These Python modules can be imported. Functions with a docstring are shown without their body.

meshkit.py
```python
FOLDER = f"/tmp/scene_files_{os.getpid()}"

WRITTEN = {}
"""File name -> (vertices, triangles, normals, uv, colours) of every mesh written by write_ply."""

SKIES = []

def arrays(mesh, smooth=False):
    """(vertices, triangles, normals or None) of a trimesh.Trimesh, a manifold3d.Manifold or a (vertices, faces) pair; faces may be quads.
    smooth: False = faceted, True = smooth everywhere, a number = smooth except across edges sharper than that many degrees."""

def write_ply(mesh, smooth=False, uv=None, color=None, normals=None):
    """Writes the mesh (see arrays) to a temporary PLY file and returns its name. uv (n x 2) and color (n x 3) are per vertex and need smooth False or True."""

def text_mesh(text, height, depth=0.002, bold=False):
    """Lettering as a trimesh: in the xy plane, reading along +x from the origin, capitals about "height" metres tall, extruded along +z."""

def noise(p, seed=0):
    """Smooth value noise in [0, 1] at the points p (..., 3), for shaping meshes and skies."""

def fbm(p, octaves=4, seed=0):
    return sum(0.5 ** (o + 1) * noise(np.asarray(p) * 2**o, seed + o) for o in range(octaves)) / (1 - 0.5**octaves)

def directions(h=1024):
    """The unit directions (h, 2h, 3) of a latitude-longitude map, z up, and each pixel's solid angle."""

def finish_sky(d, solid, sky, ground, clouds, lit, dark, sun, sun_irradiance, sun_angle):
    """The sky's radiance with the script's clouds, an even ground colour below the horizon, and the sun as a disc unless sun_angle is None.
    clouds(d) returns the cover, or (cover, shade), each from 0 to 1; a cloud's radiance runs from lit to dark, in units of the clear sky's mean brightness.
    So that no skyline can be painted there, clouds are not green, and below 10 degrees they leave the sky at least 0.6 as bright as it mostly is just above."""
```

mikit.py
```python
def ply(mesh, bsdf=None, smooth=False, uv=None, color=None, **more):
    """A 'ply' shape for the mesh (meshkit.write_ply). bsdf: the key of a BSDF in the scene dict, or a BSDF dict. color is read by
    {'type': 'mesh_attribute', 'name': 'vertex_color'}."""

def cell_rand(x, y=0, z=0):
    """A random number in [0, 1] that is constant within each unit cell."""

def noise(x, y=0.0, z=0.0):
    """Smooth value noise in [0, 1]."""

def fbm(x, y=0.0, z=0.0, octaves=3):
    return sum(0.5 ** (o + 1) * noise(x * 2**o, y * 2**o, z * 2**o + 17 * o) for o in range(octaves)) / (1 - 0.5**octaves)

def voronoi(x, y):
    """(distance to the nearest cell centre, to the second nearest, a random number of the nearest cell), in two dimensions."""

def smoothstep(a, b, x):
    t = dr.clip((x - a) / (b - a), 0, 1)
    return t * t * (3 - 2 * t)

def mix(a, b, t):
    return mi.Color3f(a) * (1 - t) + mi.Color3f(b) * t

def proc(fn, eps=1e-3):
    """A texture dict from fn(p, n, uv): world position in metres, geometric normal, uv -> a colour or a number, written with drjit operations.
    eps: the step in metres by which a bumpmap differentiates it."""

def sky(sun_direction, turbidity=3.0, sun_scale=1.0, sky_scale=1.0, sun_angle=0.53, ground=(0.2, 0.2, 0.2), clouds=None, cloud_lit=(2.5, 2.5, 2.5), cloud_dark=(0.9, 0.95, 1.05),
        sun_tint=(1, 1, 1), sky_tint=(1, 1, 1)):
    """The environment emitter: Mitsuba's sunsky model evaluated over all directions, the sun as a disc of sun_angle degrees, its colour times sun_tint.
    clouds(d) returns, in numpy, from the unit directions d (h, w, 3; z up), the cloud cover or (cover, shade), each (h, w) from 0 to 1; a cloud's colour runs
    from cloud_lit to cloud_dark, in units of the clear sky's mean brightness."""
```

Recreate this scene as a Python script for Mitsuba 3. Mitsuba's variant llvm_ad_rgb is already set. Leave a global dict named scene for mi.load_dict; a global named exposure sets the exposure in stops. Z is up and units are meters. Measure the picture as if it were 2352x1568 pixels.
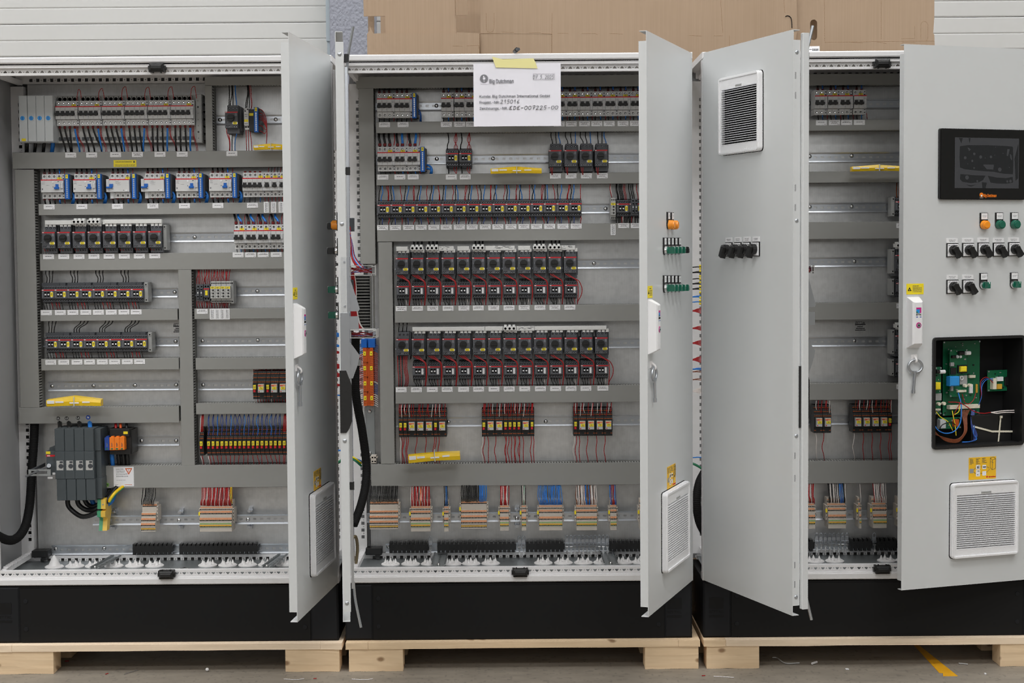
import math, random
import numpy as np, trimesh, mitsuba as mi, mikit, meshkit
import drjit as dr
from shapely.geometry import Polygon, Point, box as sbox
from shapely.ops import unary_union
from shapely import affinity
T = mi.ScalarTransform4f
rnd = random.Random(7)
scene, labels = {}, {}

# ------------------------------------------------------------------ camera
F, DIST, ZC, PITCH, ROLL = 3691.5, 5.4775, 1.422, 0.0537, 0.0078
CAM = np.array([0.0, -DIST, ZC])
FW = np.array([0, math.cos(PITCH), -math.sin(PITCH)])
R0 = np.array([1.0, 0, 0]); U0 = np.cross(R0, FW)
RT = R0 * math.cos(ROLL) - U0 * math.sin(ROLL)
UP = U0 * math.cos(ROLL) + R0 * math.sin(ROLL)
scene['camera'] = {'type': 'perspective', 'fov_axis': 'x', 'fov': math.degrees(2 * math.atan(1176 / F)), 'near_clip': 0.1, 'far_clip': 100.0,
                   'to_world': T().look_at(origin=CAM.tolist(), target=(CAM + FW).tolist(), up=UP.tolist())}

# ------------------------------------------------------------------ light: daylight through the hall's roof lights and the high window band behind the camera
exposure = 0.0
SKY_L, WIN_L = 8.0, 1.3
def lamp(name, cx, cy, cz, hx, hy, rot, rad):
    t = T().translate([cx, cy, cz])
    if rot: t = t @ T().rotate([1, 0, 0], rot)
    scene[name] = {'type': 'rectangle', 'to_world': t @ T().scale([hx, hy, 1]), 'bsdf': {'type': 'diffuse', 'reflectance': {'type': 'rgb', 'value': [.6, .6, .6]}},
                   'emitter': {'type': 'area', 'radiance': {'type': 'rgb', 'value': [rad * c for c in (1.0, 1.0, 0.985)]}}}
    labels[name] = {'kind': 'structure'}
for i, (yy, xx) in enumerate([(-3.6, -4.2), (-3.6, 2.2), (-8.2, -4.2), (-8.2, 2.2), (-.2, -4.2), (-.2, 2.2)]):
    lamp(f'window_{i+1}', xx, yy, 6.45, 2.4, 0.9, 180, SKY_L * (.55 if yy > -1 else 1.0))
lamp('window_7', -1.5, -12.9, 4.3, 8.0, 1.5, -90, WIN_L)

# ------------------------------------------------------------------ helpers
def ray(u, v):
    d = FW + RT * ((u - 1176) / F) - UP * ((v - 784) / F)
    return d
def at(u, v, Y):
    d = ray(u, v); return CAM + d * ((Y - CAM[1]) / d[1])
def atz(u, v, z):
    d = ray(u, v); return CAM + d * ((z - CAM[2]) / d[2])
def sc(Y): return (DIST + Y) / F          # metres per pixel at depth Y
_n = {}
def num(base):
    k = _n.get(base, 0); _n[base] = k + 1
    return base if k == 0 else f'{base}_{k:03d}'
def rgb(*c): return {'type': 'rgb', 'value': [((x / 255) / 12.92 if x / 255 <= .04045 else ((x / 255 + .055) / 1.055) ** 2.4) for x in c]}
def mat(name, col, rough=.5, metal=0.0, spec=.5, bump=None, **k):
    b = {'type': 'principled', 'base_color': rgb(*col) if isinstance(col, tuple) else col, 'roughness': rough, 'metallic': metal, 'specular': spec, **k}
    if bump: b = {'type': 'bumpmap', 'tex': bump[0], 'scale': bump[1], 'bsdf': b}
    scene[name] = {'type': 'twosided', 'bsdf': b}
def ply(mesh, m, smooth=False): return mikit.ply(mesh, m, smooth=smooth)
def put(key, mesh, m, smooth=False, tw=None):
    p = ply(mesh, m, smooth)
    if tw is not None: p['to_world'] = tw
    scene[key] = p
    return key
def tag(key, label=None, cat=None, group=None, kind=None):
    d = {}
    if label: d['label'] = label
    if cat: d['category'] = cat
    if group: d['group'] = group
    if kind: d['kind'] = kind
    labels[key] = d
BQ = np.array([[0, 1, 3, 2], [4, 6, 7, 5], [0, 4, 5, 1], [2, 3, 7, 6], [0, 2, 6, 4], [1, 5, 7, 3]])
class M:
    """collects pieces of ONE mesh"""
    def __init__(s, k=1.0): s.v, s.f, s.n, s.k = [], [], 0, k
    def raw(s, v, f):
        v = np.asarray(v, float); f = np.asarray(f, int)
        if f.shape[1] == 4: f = np.vstack([f[:, [0, 1, 2]], f[:, [0, 2, 3]]])
        s.v.append(v); s.f.append(f + s.n); s.n += len(v); return s
    def box(s, x0, x1, y0, y1, z0, z1):
        x0, x1 = sorted((x0, x1)); y0, y1 = sorted((y0, y1)); z0, z1 = sorted((z0, z1))
        v = [[x, y, z] for x in (x0, x1) for y in (y0, y1) for z in (z0, z1)]
        return s.raw(v, BQ)
    def B(s, u0, u1, v0, v1, y0, y1):          # front-view box: u, v in px (v down), y in mm
        k = s.k; return s.box(u0 * k, u1 * k, y0 / 1e3, y1 / 1e3, -v1 * k, -v0 * k)
    def C(s, u0, u1, v0, v1, y0, y1, c=1.0, cy=None):   # chamfered front box; c in px
        k = s.k; cm = c * k; cy = cm if cy is None else cy / 1e3
        return s.cbox(u0 * k, u1 * k, y0 / 1e3, y1 / 1e3, -v1 * k, -v0 * k, cm, cy)
    def cbox(s, x0, x1, y0, y1, z0, z1, c, cy=None):
        cy = c if cy is None else cy
        a = [[x0, y0 + cy, z0], [x1, y0 + cy, z0], [x1, y0 + cy, z1], [x0, y0 + cy, z1]]
        b = [[x0 + c, y0, z0 + c], [x1 - c, y0, z0 + c], [x1 - c, y0, z1 - c], [x0 + c, y0, z1 - c]]
        d = [[x0, y1, z0], [x1, y1, z0], [x1, y1, z1], [x0, y1, z1]]
        f = [[4, 5, 6, 7], [0, 1, 5, 4], [1, 2, 6, 5], [2, 3, 7, 6], [3, 0, 4, 7], [8, 9, 1, 0], [9, 10, 2, 1], [10, 11, 3, 2], [11, 8, 0, 3], [11, 10, 9, 8]]
        return s.raw(a + b + d, f)
    def D(s, u, v, r, y0, y1, n=10, r2=None):     # disc along y; px radius, mm depth
        k = s.k; return s.cyl(u * k, -v * k, r * k, y0 / 1e3, y1 / 1e3, n, None if r2 is None else r2 * k)
    def cyl(s, x, z, r, y0, y1, n=10, r2=None):
        a = np.arange(n) * 2 * math.pi / n; r2 = r if r2 is None else r2
        v = [[x, y0, z]] + [[x + r * math.cos(t), y0, z + r * math.sin(t)] for t in a] + [[x + r2 * math.cos(t), y1, z + r2 * math.sin(t)] for t in a] + [[x, y1, z]]
        f = []
        for i in range(n):
            j = (i + 1) % n
            f += [[0, 1 + i, 1 + j], [1 + i, 1 + n + i, 1 + n + j], [1 + i, 1 + n + j, 1 + j], [2 * n + 1, 1 + n + j, 1 + n + i]]
        return s.raw(v, f)
    def tm(s, m): return s.raw(m.vertices, m.faces)
    def tube(s, pts, r, n=6, cap=True):
        p = np.asarray(pts, float); t = np.gradient(p, axis=0); t /= np.linalg.norm(t, axis=1, keepdims=True) + 1e-12
        ref = np.array([0, 1.0, 0]) if abs(t[:, 1]).mean() < .8 else np.array([1.0, 0, 0])
        a = np.cross(t, ref); a /= np.linalg.norm(a, axis=1, keepdims=True) + 1e-12; b = np.cross(t, a)
        g = np.arange(n) * 2 * math.pi / n; rr = np.broadcast_to(r, (len(p),))
        v = p[:, None] + rr[:, None, None] * (np.cos(g)[None, :, None] * a[:, None] + np.sin(g)[None, :, None] * b[:, None])
        i, j = np.meshgrid(np.arange(len(p) - 1), np.arange(n), indexing='ij')
        q = np.stack([i * n + j, i * n + (j + 1) % n, (i + 1) * n + (j + 1) % n, (i + 1) * n + j], -1).reshape(-1, 4)
        s.raw(v.reshape(-1, 3), q)
        if cap:
            for k, w in ((0, 1), (len(p) - 1, -1)):
                ring = [k * n + x for x in range(n)]
                s.raw(v[k], [[0, x, x + 1][::w] for x in range(1, n - 1)])
        return s
    def mesh(s): return trimesh.Trimesh(np.vstack(s.v), np.vstack(s.f), process=False)
def spline(pts, n=6):
    p = [np.asarray(x, float) for x in pts]
    if len(p) == 2: return np.array([p[0] + (p[1] - p[0]) * t for t in np.linspace(0, 1, 3)])
    p = [2 * p[0] - p[1]] + p + [2 * p[-1] - p[-2]]; out = []
    for i in range(1, len(p) - 2):
        for t in np.linspace(0, 1, n, endpoint=False):
            a, b, c, d = p[i - 1], p[i], p[i + 1], p[i + 2]
            out.append(.5 * (2 * b + (c - a) * t + (2 * a - 5 * b + 4 * c - d) * t * t + (3 * b - a - 3 * c + d) * t ** 3))
    out.append(p[-2]); return np.array(out)
def extr(poly, y0, y1, k=1.0):
    """polygon in (x, z) extruded along y"""
    m = M()
    for g in getattr(poly, 'geoms', [poly]):
        e = trimesh.creation.extrude_polygon(g, y1 - y0, engine='earcut')
        v = np.array(e.vertices); m.raw(np.stack([v[:, 0], y1 - v[:, 2], v[:, 1]], 1), e.faces)
    return m.mesh()
def xprof(poly, x0, x1):
    """polygon in (y, z) extruded along x"""
    e = trimesh.creation.extrude_polygon(poly, x1 - x0, engine='earcut'); v = np.array(e.vertices)
    return trimesh.Trimesh(np.stack([v[:, 2] + x0, v[:, 0], v[:, 1]], 1), e.faces, process=False)
def rrect(w, h, r, cx=0, cz=0): return sbox(cx - w / 2 + r, cz - h / 2 + r, cx + w / 2 - r, cz + h / 2 - r).buffer(r, 6)
_tx = {}
def text(s, x0, x1, zb, h, y, bold=False, sh=0.0, depth=.0006):
    """lettering facing -y: from x0 to x1, baseline zb, capitals h tall"""
    if (s, bold) not in _tx: _tx[(s, bold)] = meshkit.text_mesh(s, 1.0, 1.0, bold)
    m = _tx[(s, bold)]; v = np.array(m.vertices); w = v[:, 0].max() - v[:, 0].min()
    X = x0 + (v[:, 0] - v[:, 0].min()) * (x1 - x0) / w + sh * v[:, 1] * h
    return trimesh.Trimesh(np.stack([X, y - v[:, 2] * depth, zb + v[:, 1] * h], 1), np.array(m.faces), process=False)
ORD = 'first second third fourth fifth sixth seventh eighth ninth tenth eleventh twelfth thirteenth fourteenth fifteenth sixteenth seventeenth eighteenth nineteenth twentieth'.split()
CABN = ['left', 'middle', 'right']

# ------------------------------------------------------------------ materials
def f_plate(p, n, uv):
    g = mikit.fbm(p.x * 60, p.z * 60, 0, 3); s = mikit.noise(p.x * 900, p.z * 30)
    return mikit.mix((.50, .505, .51), (.66, .665, .67), g * .7 + s * .3)
def f_card(p, n, uv):
    g = mikit.noise(p.x * 260, p.z * 6) * .35 + mikit.fbm(p.x * 4, p.z * 4, p.y * 3, 3) * .65
    return mikit.mix((.37, .265, .18), (.45, .33, .235), g)
def f_wood(p, n, uv):
    w = mikit.fbm(p.x * 3.0, p.z * 40, p.y * 20, 3); g = mikit.noise(p.x * 9 + w * 2, p.z * 160 + w * 9, p.y * 60)
    c = mikit.mix((.78, .60, .40), (.66, .48, .30), g * .55 + w * .45)
    d, _, r = mikit.voronoi(p.x * 9 + p.y * 3, p.z * 14 + p.y * 5)
    return mikit.mix(c, (.20, .10, .045), mikit.smoothstep(.16, .05, d) * mikit.smoothstep(.55, .7, r) * .8)
def f_wood2(p, n, uv):
    w = mikit.fbm(p.x * 2.4, p.z * 30, p.y * 20, 3); g = mikit.noise(p.x * 6 + w * 2, p.z * 220 + w * 7, p.y * 60)
    return mikit.mix((.84, .69, .52), (.74, .58, .42), g * .5 + w * .5)
def f_floor(p, n, uv):
    a = mikit.fbm(p.x * 1.2, p.y * 1.2, 0, 4); b = mikit.fbm(p.x * 14, p.y * 30, 0, 3); s = mikit.noise(p.x * 90, p.y * 90)
    c = mikit.mix((.17, .15, .125), (.30, .265, .22), a * .55 + b * .45)
    return mikit.mix(c, (.10, .09, .08), mikit.smoothstep(.75, .9, s) * .3)
def f_wall(p, n, uv):
    return mikit.mix((.62, .62, .61), (.66, .66, .65), mikit.fbm(p.x * 3, p.z * 3, 0, 2))
def f_col(p, n, uv): return mikit.fbm(p.x * 130, p.z * 90, 0, 2)
def f_cond(p, n, uv): return mikit.noise(p.x * 300, p.z * 300)
def f_film(p, n, uv):
    d, e, r = mikit.voronoi(p.x * 26 + p.y * 20, p.z * 34); w = mikit.fbm(p.x * 14 + p.y * 10, p.z * 14, 0, 2)
    blob = mikit.smoothstep(.30, .24, d) * mikit.smoothstep(.45, .5, r)
    patch = mikit.smoothstep(.56, .60, w)
    return mikit.mix((.012, .013, .015), (.055, .057, .062), dr.maximum(blob, patch))
P = mikit.proc
mat('m_frame', (214, 213, 214), .45)
mat('m_door', (200, 202, 203), .38)
mat('m_side', (150, 151, 153), .55)
mat('m_plate', P(f_plate), .36, .75)
mat('m_zinc', (190, 194, 200), .28, .9)
mat('m_zinc_dull', (165, 170, 172), .42, .8)
mat('m_chrome', (215, 215, 215), .12, 1.0)
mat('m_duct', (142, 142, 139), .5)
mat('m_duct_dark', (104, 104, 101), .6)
mat('m_plinth', (16, 16, 17), .6, spec=.25)
mat('m_plinth_corner', (24, 25, 28), .65, spec=.25)
mat('m_black', (20, 20, 21), .45)
mat('m_black_rough', (17, 17, 18), .75, spec=.25)
mat('m_hole', (6, 6, 7), .9, spec=.1)
mat('m_white', (226, 226, 228), .5)
mat('m_busbar', (214, 214, 212), .45)
mat('m_braid', (120, 108, 84), .5, .5)
mat('m_crease', (146, 114, 84), .9)
mat('m_film_grey', (62, 63, 67), .25)
mat('m_display', (30, 32, 35), .22)
mat('m_paper', (226, 224, 232), .35)
mat('m_cream', (222, 216, 196), .5)
mat('m_mcb', (203, 203, 203), .45)
mat('m_mcb_aux', (196, 197, 199), .45)
mat('m_base', (176, 176, 174), .5)
mat('m_feeder', (192, 196, 198), .45)
mat('m_dark', (80, 82, 87), .5)
mat('m_dark2', (62, 65, 70), .5)
mat('m_switch', (66, 73, 77), .45)
mat('m_grey', (150, 151, 150), .5)
mat('m_red', (196, 30, 40), .45)
mat('m_ferrule', (110, 16, 18), .5)
mat('m_wire_red', (160, 24, 28), .4)
mat('m_wire_black', (22, 22, 23), .4)
mat('m_wire_blue', (38, 118, 205), .4)
mat('m_wire_dblue', (52, 72, 140), .4)
mat('m_wire_white', (222, 214, 210), .4)
mat('m_wire_orange', (214, 90, 40), .4)
mat('m_wire_brown', (120, 62, 34), .4)
mat('m_yellow', (236, 214, 40), .5)
mat('m_bag', (236, 196, 10), .3, clearcoat=.5)
mat('m_sticker', (232, 182, 36), .45)
mat('m_blue', (16, 92, 178), .45)
mat('m_lock', (44, 140, 210), .4)
mat('m_navy', (30, 66, 150), .45)
mat('m_orange', (236, 124, 28), .45)
mat('m_orange_dark', (196, 88, 28), .5)
mat('m_lever', (226, 150, 100), .5)
mat('m_term', (188, 180, 170), .55)
mat('m_term_green', (120, 170, 84), .5)
mat('m_gold', (214, 168, 60), .5)
mat('m_green', (30, 110, 76), .45)
mat('m_pe_green', (70, 150, 110), .45)
mat('m_pe_yellow', (222, 184, 76), .45)
mat('m_green_lens', (8, 92, 72), .2, clearcoat=.8)
mat('m_amber', (240, 146, 22), .2, clearcoat=.8)
mat('m_pcb', (14, 96, 62), .4)
mat('m_gland', (222, 220, 220), .5)
mat('m_clear', (190, 192, 190), .2)
mat('m_ink', (70, 70, 76), .7)
mat('m_ink_soft', (120, 120, 126), .7)
mat('m_tape', (226, 218, 152), .5)
mat('m_film', P(f_film), .22)
mat('m_gloss', (10, 10, 11), .25)
mat('m_magenta', (190, 40, 130), .4)
mat('m_card', P(f_card), .8, spec=.2)
mat('m_wood', P(f_wood), .75, spec=.2)
mat('m_wood_pale', P(f_wood2), .75, spec=.2)
mat('m_floor', P(f_floor), .55, spec=.3)
mat('m_wall', P(f_wall), .5)
mat('m_wall_trim', (176, 188, 196), .5)
mat('m_column', (150, 153, 166), .5, bump=(P(f_col, 2e-3), .004))
mat('m_hall', (168, 168, 164), .8)
mat('m_hall_dark', (110, 110, 110), .8)
mat('m_lane', (214, 156, 22), .6)

# ------------------------------------------------------------------ hall
def struct(key, mesh, m, smooth=False): put(key, mesh, m, smooth); tag(key, kind='structure')
struct('floor', M().box(-9, 9, -13, 4, -.1, 0).mesh(), 'm_floor')
ln = [atz(2116, 1500, 0), atz(2134, 1500, 0), atz(2200, 1552.5, 0), atz(2166, 1552.5, 0), atz(2166, 1546, 0), atz(2157, 1545, 0)]
far = ln[0] + (ln[0] - ln[5]) * 3; far2 = ln[1] + (ln[1] - ln[2]) * 3
lp = Polygon([(q[0], q[1]) for q in (far, far2, ln[2], ln[3], ln[4], ln[5])])
e = trimesh.creation.extrude_polygon(lp.buffer(0), .0012, engine='earcut'); put('floor__lane_marking', e, 'm_lane'); tag('floor__lane_marking', 'worn yellow painted line', kind='structure')
struct('ceiling', M().box(-9, 9, -13, 4, 6.5, 6.6).mesh(), 'm_hall_dark')
struct('wall_front', M().box(-9, 9, -13.1, -13, 0, 6.5).mesh(), 'm_hall_dark')
struct('wall_left', M().box(-9.1, -9, -13, 4, 0, 6.5).mesh(), 'm_hall')
struct('wall_right', M().box(9, 9.1, -13, 4, 0, 6.5).mesh(), 'm_hall')
WY = 2.45
struct('wall_back', M().box(-9, 9, WY + .05, WY + .12, 0, 6.5).mesh(), 'm_hall')
zj = at(0, 57, WY)[2]; pj = (at(0, 57, WY)[2] - at(0, 94.2, WY)[2])
for i in range(-9, 14):
    z0 = zj + i * pj
    deep = i % 2 == 0
    g = .0022 if deep else .0003
    pr = Polygon([(WY + .05, z0 + g), (WY + .003, z0 + g), (WY, z0 + g + .005), (WY, z0 + pj - .005), (WY + .0022, z0 + pj - .0005), (WY + .05, z0 + pj - .0005)])
    k = f'wall_back__panel' + (f'_{i+9:03d}' if i > -9 else '')
    put(k, xprof(pr, -8.9, 8.9), 'm_wall')
c0, c1 = at(757, 60, 2.2)[0], at(846, 60, 2.2)[0]
struct('pillar', M().cbox(c0, c1 + .02, 2.2, WY, 0, 6.5, .004).mesh(), 'm_column')
t0 = at(751, 60, 2.3)[0]
struct('trim_1', M().box(t0, c0 + .001, 2.26, WY, at(752, 94, 2.26)[2], 6.5).box(t0 + .003, c0 + .001, 2.27, WY, 0, at(752, 94, 2.26)[2]).mesh(), 'm_wall_trim')

# ------------------------------------------------------------------ cabinets
XS = [(-1.800, -.6025), (-.585, .6165), (.6495, 1.851)]
CABL = ['light grey control cabinet without paper sheet, blue toggle breakers and main switch inside',
        'light grey control cabinet in the middle carrying the taped paper sheet, both doors open',
        'light grey control cabinet at right with touch screen on its half closed door']
def holes_T(xs, z, up):
    g = []
    for x in xs:
        s = 1 if up else -1
        g.append(Polygon([(x - .0062, z - s * .0035), (x + .0062, z - s * .0035), (x + .0062, z - s * .0008), (x + .003, z + s * .0012), (x + .0025, z + s * .0038), (x - .0025, z + s * .0038), (x - .003, z + s * .0012), (x - .0062, z - s * .0008)]))
        g.append(Point(x + .0125, z - s * .001).buffer(.0019, 2))
    return g
Z_RT = at(250, 183.5, .355)[2]; Z_PT = at(250, 191, .365)[2]; Z_PB = at(400, 1276, .365)[2]; Z_RB = at(300, 1284, .355)[2]
def latch(top):
    m = M(1 / 672)
    m.C(-16, 16, -8, 10, -12, 30, 3).B(-20, 20, -3, 5, 0, 25).C(-13, 13, -4, 6, -17, -10, 2)
    m.B(-18, -13, 2, 11, -6, 20).B(13, 18, 2, 11, -6, 20).D(-9, 12, 1.5, 0, 8).D(9, 12, 1.5, 0, 8)
    if not top:
        a = m.mesh(); a.vertices[:, 2] *= -1; a.invert(); return a
    return m.mesh()
cabs = []
for ci, (X0, X1) in enumerate(XS):
    key = num('electrical_cabinet'); cabs.append(key); tag(key, CABL[ci], 'electrical cabinet')
    put(key + '__roof', M().cbox(X0, X1, -.012, .412, 2.079, 2.101, .004).mesh(), 'm_frame')
    put(key + '__seal', M().box(X0 + .01, X1 - .01, .002, .03, 2.0752, 2.0792).mesh(), 'm_hole')
    lf = M().box(X0, X1, -.002, .034, 2.0655, 2.0755).box(X0, X0 + .026, 0, .035, .32, 2.07).box(X1 - .026, X1, 0, .035, .32, 2.07)
    lf.cbox(X0, X1, -.004, .05, .300, .3225, .003).box(X0, X1, -.001, .02, .3215, .3245)
    nx = np.arange(X0 + .04, X1 - .04, .025)
    band = sbox(X0 + .02, 2.043, X1 - .02, 2.067).difference(unary_union(holes_T(nx, 2.054, True)))
    lf.tm(extr(band, .010, .0125)).box(X0 + .02, X1 - .02, .010, .03, 2.042, 2.0435)
    band = sbox(X0 + .02, .323, X1 - .02, .3475).difference(unary_union(holes_T(nx, .3365, False)))
    lf.tm(extr(band, .008, .0105)).box(X0 + .02, X1 - .02, .008, .036, .3465, .348)
    put(key + '__front_frame', lf.mesh(), 'm_frame')
    rf = M()
    sq = np.arange(X0 + .075, X1 - .06, .025)
    for zc, hh in ((Z_RT, .013), (Z_RB, .016)):
        b = sbox(X0 + .02, zc - hh, X1 - .02, zc + hh).difference(unary_union([sbox(x - .0058, zc - .0058, x + .0058, zc + .0058) for x in sq] + [Point(x + .0125, zc).buffer(.0018, 2) for x in sq]))
        rf.tm(extr(b, .352, .354))
    rf.box(X0 + .02, X1 - .02, .352, .40, Z_RT + .012, Z_RT + .02).box(X0 + .02, X1 - .02, .352, .40, .312, Z_RB - .015)
    zz = np.arange(.40, 2.0, .025)
    for xa, xb, xc in ((X0 + .004, X0 + .050, X0 + .036), (X1 - .050, X1 - .004, X1 - .036)):
        b = sbox(xa, .33, xb, 2.04).difference(unary_union([sbox(xc - .0058, z - .0058, xc + .0058, z + .0058) for z in zz] + [Point(xc + .003, z + .0125).buffer(.0018, 2) for z in zz]))
        rf.tm(extr(b, .340, .342))
        rf.box(xb - .001, xb, .34, .40, .33, 2.04) if xc < (X0 + X1) / 2 else rf.box(xa, xa + .001, .34, .40, .33, 2.04)
    put(key + '__rear_frame', rf.mesh(), 'm_frame')
    # side rails of the floor and of the roof, with slots
    for k2, xa in enumerate((X0 + .03, X1 - .045)):
        sr = M(); sr.box(xa, xa + .015, .03, .35, .335, .352)
        for y in np.arange(.05, .34, .025): sr.box(xa - .002, xa + .017, y, y + .013, .352, .356)
        put(key + '__side_rail' + ('_001' if k2 else ''), sr.mesh(), 'm_frame')
        put(key + '__roof_rail' + ('_001' if k2 else ''), M().box(xa, xa + .015, .03, .35, 2.045, 2.062).mesh(), 'm_frame')
    if ci == 0: q0 = at(763.5, 160, .06); q1 = at(773, 345, .06); put(key + '__side_strut', M().cbox(q0[0], q1[0], .06, .09, q1[2], q0[2], .002).mesh(), 'm_white')
    put(key + '__back_panel', M().box(X0, X1, .408, .411, .3, 2.08).mesh(), 'm_side')
    if ci == 0: put(key + '__side_panel', M().box(X0 - .001, X0 + .003, .02, .41, .3, 2.08).mesh(), 'm_side')
    if ci == 2: put(key + '__side_panel', M().box(X1 - .003, X1 + .001, .02, .41, .3, 2.08).mesh(), 'm_side')
    pl0 = X0 + (.058 if ci != 1 else .062)
    put(key + '__mounting_plate', M().box(pl0, X1 - .058, .365, .368, Z_PB, Z_PT).mesh(), 'm_plate')
    put(key + '__floor_plate', M().box(X0 + .02, X1 - .02, .03, .36, .314, .318).mesh(), 'm_zinc_dull')
    # plinth
    put(key + '__plinth', M().cbox(X0 + .004, X1 - .004, .004, .40, .1, .297, .003).box(X0 + .1, X1 - .1, .001, .02, .102, .288).mesh(), 'm_plinth')
    for k2, (xa, xb) in enumerate(((X0 + .003, X0 + .098), (X1 - .098, X1 - .003))):
        put(key + '__plinth_corner' + ('_001' if k2 else ''), M().cbox(xa, xb, -.001, .1, .101, .295, .006).mesh(), 'm_plinth_corner')
    for k2, (xa, za) in enumerate(((X0 + .118, .245), (X0 + .118, .148), (X1 - .118, .245), (X1 - .118, .148))):
        put(key + '__plinth_screw' + (f'_{k2:03d}' if k2 else ''), M().cyl(xa, za, .0075, -.0015, .002, 12, .0085).cyl(xa, za, .003, -.0022, 0, 6).mesh(), 'm_plinth_corner')
    for k2, (u, v, tp) in enumerate({0: [(360, 154, 1), (382, 1321, 0)], 1: [(1195, 1316, 0)], 2: [(2027, 144, 1), (2027, 1309, 0)]}[ci]):
        p = at(u, v, -.01); put(key + '__catch' + ('_001' if k2 else ''), latch(tp), 'm_black', tw=T().translate(p.tolist()))
# embossed maker's name on plinth corners
for ci, (xa, txt) in enumerate([(XS[0][0] + .02, 'RITTAL'), (XS[1][1] - .09, 'RITTAL'), (XS[2][0] + .022, 'RITTAL')]):
    m = M().tm(text('RITTAL', xa, xa + .05, .187, .008, -.0012, True)).box(xa, xa + .05, -.0022, 0, .172, .179).box(xa, xa + .05, -.0022, 0, .202, .24)
    put(cabs[ci] + '__plinth_emblem', m.mesh(), 'm_plinth'); tag(cabs[ci] + '__plinth_emblem', 'embossed square emblem and lettering')

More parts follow.
